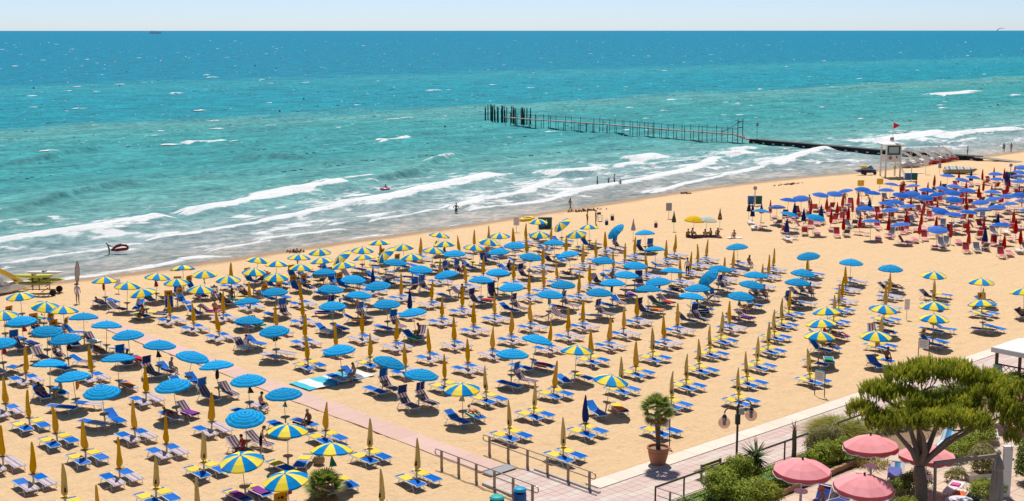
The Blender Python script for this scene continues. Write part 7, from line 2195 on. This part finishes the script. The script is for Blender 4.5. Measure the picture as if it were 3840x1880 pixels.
limbs = [
    [fork, (-0.35, 0.45, 3.0), (-0.9, 0.9, 3.8), (-1.5, 1.2, 4.4)],
    [fork, (-0.15, 0.35, 3.1), (-0.3, 0.7, 4.2), (-0.6, 1.2, 5.1)],
    [fork, (0.5, -0.1, 2.7), (1.1, -0.8, 3.5), (1.8, -1.9, 4.4), (2.6, -2.7, 4.9)],
    [fork, (0.55, 0.1, 3.1), (1.1, 0.0, 4.2), (1.9, -0.3, 5.4)],
    [fork, (0.2, 0.4, 3.3), (0.5, 0.7, 4.5), (1.1, 0.9, 5.5)],
    [fork, (-0.1, -0.1, 3.0), (-0.5, -0.2, 3.8), (-0.9, -0.2, 4.4)],
    [fork, (0.3, -0.3, 2.9), (0.4, -0.9, 3.7), (0.5, -1.6, 4.3)]]
for lb_ in limbs:
    trunk.tube(lb_, [0.17, 0.13, 0.09, 0.04] if len(lb_) == 4 else [0.19, 0.15, 0.11, 0.07, 0.03], 8)
rr = random.Random(31)
ends = [Vector(p) for lb_ in limbs for p in lb_[2:]]
for p in PADS:
    c = Vector(p[:3])
    a = min(ends, key=lambda q: (q - c).length)
    for k in range(5):
        e = c + Vector((rr.uniform(-0.6, 0.6) * p[3], rr.uniform(-0.6, 0.6) * p[4], rr.uniform(-0.3, 0.3)))
        mid = a.lerp(e, 0.5) + Vector((rr.uniform(-0.1, 0.1), rr.uniform(-0.1, 0.1), -0.12))
        trunk.tube([a, mid, e], [0.045, 0.03, 0.012], 5)
ob('trunk', trunk.mesh('trunk', BARK), pine)
# bare twigs under the crown
tg = MB()
for k in range(90):
    pq = rr.choice(PADS)
    a = Vector((pq[0] + rr.uniform(-0.7, 0.7), pq[1] + rr.uniform(-0.7, 0.7), pq[2] - rr.uniform(0.3, 0.9)))
    tg.tube([a, a + Vector((rr.uniform(-0.5, 0.5), rr.uniform(-0.5, 0.5), rr.uniform(-0.2, 0.4)))], [0.012, 0.006], 4)
o = ob('bare_twigs', tg.mesh('bare_twigs', TWIG), pine)
struct(o, 'stuff')
def pine_crown(seed):
    r_ = np.random.default_rng(seed)
    P = np.array(PADS)
    P[:, 2] += r_.uniform(-0.22, 0.22, len(P))
    low = P[:, 2] < 5.3
    P[low, 2] -= 0.30
    P[low, 5] *= 1.25
    n = 9000
    w = P[:, 3] * P[:, 4]; w /= w.sum()
    wh = r_.choice(len(P), n, p=w)
    d_ = r_.normal(size=(n, 3)); d_ /= np.linalg.norm(d_, axis=1)[:, None]
    d_[:, 2] = np.where(d_[:, 2] < -0.3, np.abs(d_[:, 2]), d_[:, 2])
    rad = 0.40 + 0.60 * r_.random(n) ** 0.5 + 0.08 * r_.normal(size=n)
    C_ = P[wh, :3] + d_ * P[wh, 3:6] * rad[:, None]
    hole = np.sin(C_[:, 0] * 2.1 + 1) * np.sin(C_[:, 1] * 2.4) + 0.5 * np.sin(C_[:, 0] * 4.7 + C_[:, 1] * 3.9)
    keep = hole > -0.55
    C_, d_, wh, rad = C_[keep], d_[keep], wh[keep], rad[keep]
    n = len(C_)
    axis_ = d_ * 0.35 + np.array([0, 0, 1.0]) + r_.normal(size=(n, 3)) * 0.18
    axis_ /= np.linalg.norm(axis_, axis=1)[:, None]
    k = 16                                      # needles on each shoot
    A = np.repeat(axis_, k, 0)
    B = np.repeat(C_, k, 0)
    t = np.tile(np.arange(k) / k, n)
    rnd = r_.normal(size=(n * k, 3))
    side = np.cross(A, rnd); side /= np.linalg.norm(side, axis=1)[:, None]
    sh = np.repeat(0.28 + 0.20 * r_.random(n), k)
    root = B + A * (t * sh)[:, None]
    tip = root + side * 0.075 + A * 0.15
    wv = np.cross(side, A) * 0.019
    V = np.stack([root - wv, root + wv, tip], 1).reshape(-1, 3)
    me = np_mesh('crown', V, np.arange(3 * n * k), 3, NEED)
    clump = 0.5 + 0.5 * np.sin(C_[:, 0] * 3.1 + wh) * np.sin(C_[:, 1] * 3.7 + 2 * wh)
    tint = np.clip(0.10 + 0.40 * clump + 0.35 * r_.random(n) + 0.25 * (d_[:, 2]) * (rad > 0.7), 0, 1)  # outer tops paler, inner shoots darker: sun and shade put into the tint
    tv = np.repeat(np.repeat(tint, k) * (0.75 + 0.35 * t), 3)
    a_ = me.attributes.new('tint', 'FLOAT', 'POINT')
    a_.data.foreach_set('value', np.clip(tv, 0, 1).astype(np.float32))
    return me
struct(ob('crown', pine_crown(5), pine), 'stuff')

# ---- pink umbrellas of the terrace
PINK = M('faded_pink_cloth', (0.93, 0.38, 0.40), 0.8, 0.07, 3, 0.04, trans=0.18, objvar=0.06)
PVAL = M('rose_valance', (0.66, 0.13, 0.15), 0.8, 0.07, 3, 0.04, trans=0.2)
PPROF = [(0.0, 2.52), (0.42, 2.43), (0.92, 2.25), (1.36, 2.0)]
pgore, pval, ptrim = [], [], []
for k in range(10):
    pgore.append(MB().sheet(gore(PPROF, k, 10, 0.03)).mesh('panel', PINK))
    rows = []
    for q in range(7):
        t = q / 6
        a = 2 * math.pi * (k + t) / 10
        dz = 0.16 + 0.09 * math.sin(math.pi * t * 1.0)
        r0 = 1.365 * (1 - 0.03 * math.sin(math.pi * t))
        rows.append([(r0 * math.cos(a), r0 * math.sin(a), 1.99), ((r0 + 0.012) * math.cos(a), (r0 + 0.012) * math.sin(a), 2.0 - dz)])
    pval.append(MB().sheet(rows).mesh('valance', PVAL))
    ptrim.append(MB().tube([p[1] for p in rows], 0.028, 5).mesh('white_trim', WHITE))
ppole = MB().tube([(0, 0, 0), (0, 0, 2.5)], 0.026, 8).mesh('pole', WHITE)
pfin = MB().lathe([(0.05, 2.50), (0.06, 2.58), (0.04, 2.64), (0.01, 2.65)], 8).mesh('finial', M('dark_finial', (0.06, 0.03, 0.05), 0.5, 0.1))
ptab = MB().lathe([(0.20, 0.0), (0.22, 0.03), (0.07, 0.10), (0.06, 0.75), (0.16, 0.86), (0.33, 0.88), (0.33, 0.92), (0.02, 0.92)], 18).mesh('table', M('white_plastic', (0.66, 0.62, 0.66), 0.45, 0.05))
prib = ribs_mesh([(r, z - 0.01) for r, z in PPROF], 10).mesh('ribs', WHITE)
PUMB = [(49.6, 34.1, 'nearest the lawn'), (55.2, 33.8, 'left of the pine crown'), (49.85, 30.95, 'at the bottom edge left of the pine'), (55.75, 31.1, 'behind the pine trunk'), (69.1, 33.9, 'seen past the pine crown at upper right'), (64.3, 29.6, 'at the right edge')]
for k, (x, y, lb) in enumerate(PUMB):
    r = ob('pink_terrace_umbrella', None, None, (x, y, 0), (R(random.uniform(-3, 3)), R(random.uniform(-3, 3)), random.uniform(0, 0.6)))
    tag(r, 'faded pink scalloped umbrella ' + lb, 'umbrella', 'pink umbrellas on the garden terrace')
    ob('pole', ppole, r); ob('finial', pfin, r); ob('table', ptab, r); ob('ribs', prib, r)
    for q in range(10):
        pg = ob('panel', pgore[q], r)
        vv = ob('valance', pval[q], pg)
        ob('white_trim', ptrim[q], pg)
# terrace loungers
TURQ = stripe_mat('turquoise_white_sling', 0, 0.42, [(0.02, 0.38, 0.62), (0.62, 0.70, 0.72), (0.02, 0.20, 0.50)], 0.8)
NAVB = M('bright_navy_sling', (0.012, 0.03, 0.22), 0.75, 0.15, 5)
LAV = M('lavender_blue_towel', (0.14, 0.16, 0.45), 0.95, 0.15, 6)
tl_blue = lounger_meshes(R(35), TURQ, TURQ, None, None, False)
tl_nav = lounger_meshes(R(40), NAVB, NAVB, None, None, False)
tl_wh = lounger_meshes(0, WHTS, WHTS, None, None, False)
for spec, x, y, a, lb in ((tl_blue, 56.3, 33.0, -60, 'turquoise lounger under the pink umbrella left of pine'), (tl_nav, 50.6, 33.6, -70, 'navy lounger beside the seated man'), (tl_nav, 51.3, 32.9, -100, 'navy lounger right of the seated man'),
                          (tl_blue, 52.0, 34.0, 100, 'turquoise striped lounger on the open terrace'), (tl_blue, 63.2, 34.2, -75, 'turquoise and navy lounger behind the hedge'), (tl_blue, 65.0, 33.8, 100, 'blue and white lounger behind the hedge, right one'),
                          (tl_wh, 66.2, 33.1, -60, 'white lounger in the shade behind the pine crown'), (tl_wh, 56.9, 30.2, -75, 'white lounger with pink bag right of the pine trunk'), (tl_wh, 56.0, 29.5, -78, 'white lounger with orange towel right of the pine trunk')):
    assemble('terrace_lounger', spec, (x, y, 0), R(a), lb, 'sun lounger', 'loungers on the garden terrace')
def drape(x, y, z, a, mat, label, w=0.66, L=0.9, lift=0.0):
    rows = [[(xx, yy, z + lift * max(0, yy) + (0 if abs(xx) < w * 0.45 else -0.12)) for xx in (w / 2, w * 0.4, 0, -w * 0.4, -w / 2)] for yy in np.linspace(L / 2, -L / 2, 5)]
    tag(ob('towel', MB().sheet(rows[::-1][::-1], 0, 0.012).mesh('towel', mat), None, (x, y, 0), (0, 0, R(a))), label, 'towel')
drape(56.15, 33.05, 0.42, -60, LAV, 'lavender towel over the turquoise terrace lounger', 0.7, 1.1, 0.4)
drape(56.1, 29.5, 0.40, -78, M('orange_red_towel', (0.60, 0.12, 0.03), 0.95, 0.2, 6), 'orange-red towel on a white lounger')
drape(57.2, 30.3, 0.42, -75, M('magenta_towel', (0.70, 0.08, 0.32), 0.95, 0.2, 6), 'bright pink towel bundle on a white lounger', 0.5, 0.4)
drape(50.0, 36.4, 0.83, 10, M('turquoise_swim_towel', (0.01, 0.42, 0.50), 0.95, 0.1, 6), 'turquoise towel drying on the hedge', 0.4, 0.5)
drape(49.5, 36.5, 0.82, 30, MATS['towel_navy'], 'navy towel drying on the hedge', 0.35, 0.45)
person('sit', 49.9, 33.0, R(60), 'trunks', 'navy', 'navy', 'brown', 'man in shade of the nearest pink umbrella', 0.0, 1.0, 0, 0, 'orange')
# furled grey cantilever umbrella and its mast
cu = ob('cantilever_umbrella', None, None, (57.0, 28.1, 0), (0, 0, R(-3)))
tag(cu, 'furled grey cantilever umbrella at the lower right', 'umbrella')
GCL = M('grey_canvas', (0.29, 0.27, 0.235), 0.9, 0.15, 6)
ob('furled_canopy', MB().lathe([(0.26, 0.15), (0.30, 0.6), (0.27, 1.2), (0.22, 1.75), (0.27, 1.85), (0.20, 2.15), (0.08, 2.45)], 18, 0, (0, 0, 0), 9, 0.13).mesh('furled_canopy', GCL), cu)
ob('crown_ball', MB().lathe([(0.03, 2.45), (0.13, 2.55), (0.13, 2.66), (0.04, 2.76)], 12).mesh('crown_ball', M('grey_green_cap', (0.26, 0.30, 0.28), 0.6, 0.1)), cu)
MAST = M('taupe_mast', (0.26, 0.20, 0.165), 0.5, 0.08, 3, 0.4)
ob('boom', MB().box((-1.75, 0.62, 2.50), (3.65, 0.13, 0.16), 0, Matrix.Rotation(R(-20), 3, 'Z')).mesh('boom', MAST), cu)
ob('mast', MB().tube([(-3.35, 1.15, 0.0), (-3.45, 1.2, 2.5)], 0.075, 8).mesh('mast', MAST), cu)
ob('base', MB().box((-3.35, 1.15, 0.06), (0.9, 0.9, 0.1)).mesh('base', GREYP), cu)
# white posts of a pergola
for k, (x, y, h, w_, lb) in enumerate(((58.35, 28.3, 2.55, 0.42, 'thick white pergola post behind the furled grey umbrella'), (60.4, 27.9, 3.2, 0.34, 'white pergola post at the right edge'))):
    w0 = ob('pergola_post', None, None, (x, y, 0), (0, 0, R(-35)))
    tag(w0, lb, 'post')
    ob('shaft', MB().box((0, 0, h / 2), (w_, 0.18, h)).mesh('shaft', WHITE), w0)
    ob('cap', MB().box((0, 0, h + 0.02), (w_ + 0.05, 0.22, 0.05)).mesh('cap', WHITE), w0)
# white planter
pb = ob('planter_box', None, None, (59.7, 30.3, 0), (0, 0, R(-30)))
tag(pb, 'long white planter box on the terrace', 'planter')
ob('box', MB().box((0, 0, 0.2), (1.5, 0.5, 0.4), 0, None, 1.05).mesh('box', M('lilac_white_planter', (0.58, 0.52, 0.55), 0.7, 0.06)), pb)
ob('soil', MB().box((0, 0, 0.40), (1.42, 0.44, 0.03)).mesh('soil', MATS['dry_soil']), pb)
# white garden table and scroll chairs at the bottom edge
gt = ob('garden_table', None, None, (54.6, 28.6, 0))
tag(gt, 'round white garden table at the bottom edge', 'table')
ob('top', MB().lathe([(0.55, 0.70), (0.56, 0.73), (0.02, 0.74)], 20).mesh('top', MATS['white_plastic']), gt)
ob('leg', MB().lathe([(0.28, 0), (0.06, 0.06), (0.05, 0.70)], 12).mesh('leg', MATS['white_plastic']), gt)
# gazebo
gz = ob('gazebo', None, None, (78.7, 36.95, 0))
tag(gz, 'white flat-roofed gazebo with wooden lattice at the right edge', 'gazebo')
GW = M('dark_gazebo_timber', (0.12, 0.07, 0.04), 0.8, 0.2, 4)
for x_ in (-1.6, 1.6):
    for y_ in (-1.6, 1.6):
        ob('post', MB().box((x_, y_, 1.1), (0.16, 0.16, 2.2)).mesh('post', GW), gz)
ob('roof', MB().box((0, 0, 2.45), (3.7, 3.7, 0.12)).mesh('roof', WHITE), gz)
for sx_, sy_, lx, ly in ((0, -1.86, 3.74, 0.06), (0, 1.86, 3.74, 0.06), (-1.86, 0, 0.06, 3.66), (1.86, 0, 0.06, 3.66)):
    ob('valance', MB().box((sx_, sy_, 2.34), (lx, ly, 0.30)).mesh('valance', WHITE), gz)
lt = ob('lattice', MB().box((-1.6, 0, 1.42), (0.07, 3.0, 0.08)).box((-1.6, 0, 0.12), (0.07, 3.0, 0.08)).mesh('lattice_frame', GW), gz)
for k in range(-4, 9):
    for d_ in (1, -1):
        y0 = -1.5 + k * 0.36
        y1 = y0 + 1.3 * d_
        z0, z1 = 0.15, 1.40
        if d_ < 0:
            y0 += 1.3; y1 = y0 - 1.3
        def clip(ya, za, yb, zb):
            pts_ = []
            for t in np.linspace(0, 1, 27):
                yy = ya + (yb - ya) * t
                if -1.5 <= yy <= 1.5:
                    pts_.append((yy, za + (zb - za) * t))
            return (pts_[0], pts_[-1]) if len(pts_) > 2 else None
        c_ = clip(y0, z0, y1, z1)
        if c_:
            ob('slat', MB().tube([(-1.6 + 0.012 * d_, c_[0][0], c_[0][1]), (-1.6 + 0.012 * d_, c_[1][0], c_[1][1])], 0.02, 4).mesh('slat', GW), lt)
ob('notice', MB().box((-1.72, 1.45, 1.0), (0.04, 0.6, 0.8)).mesh('notice', M('teal_cream_poster', (0.25, 0.40, 0.38), 0.7, 0.5, 3)), gz)
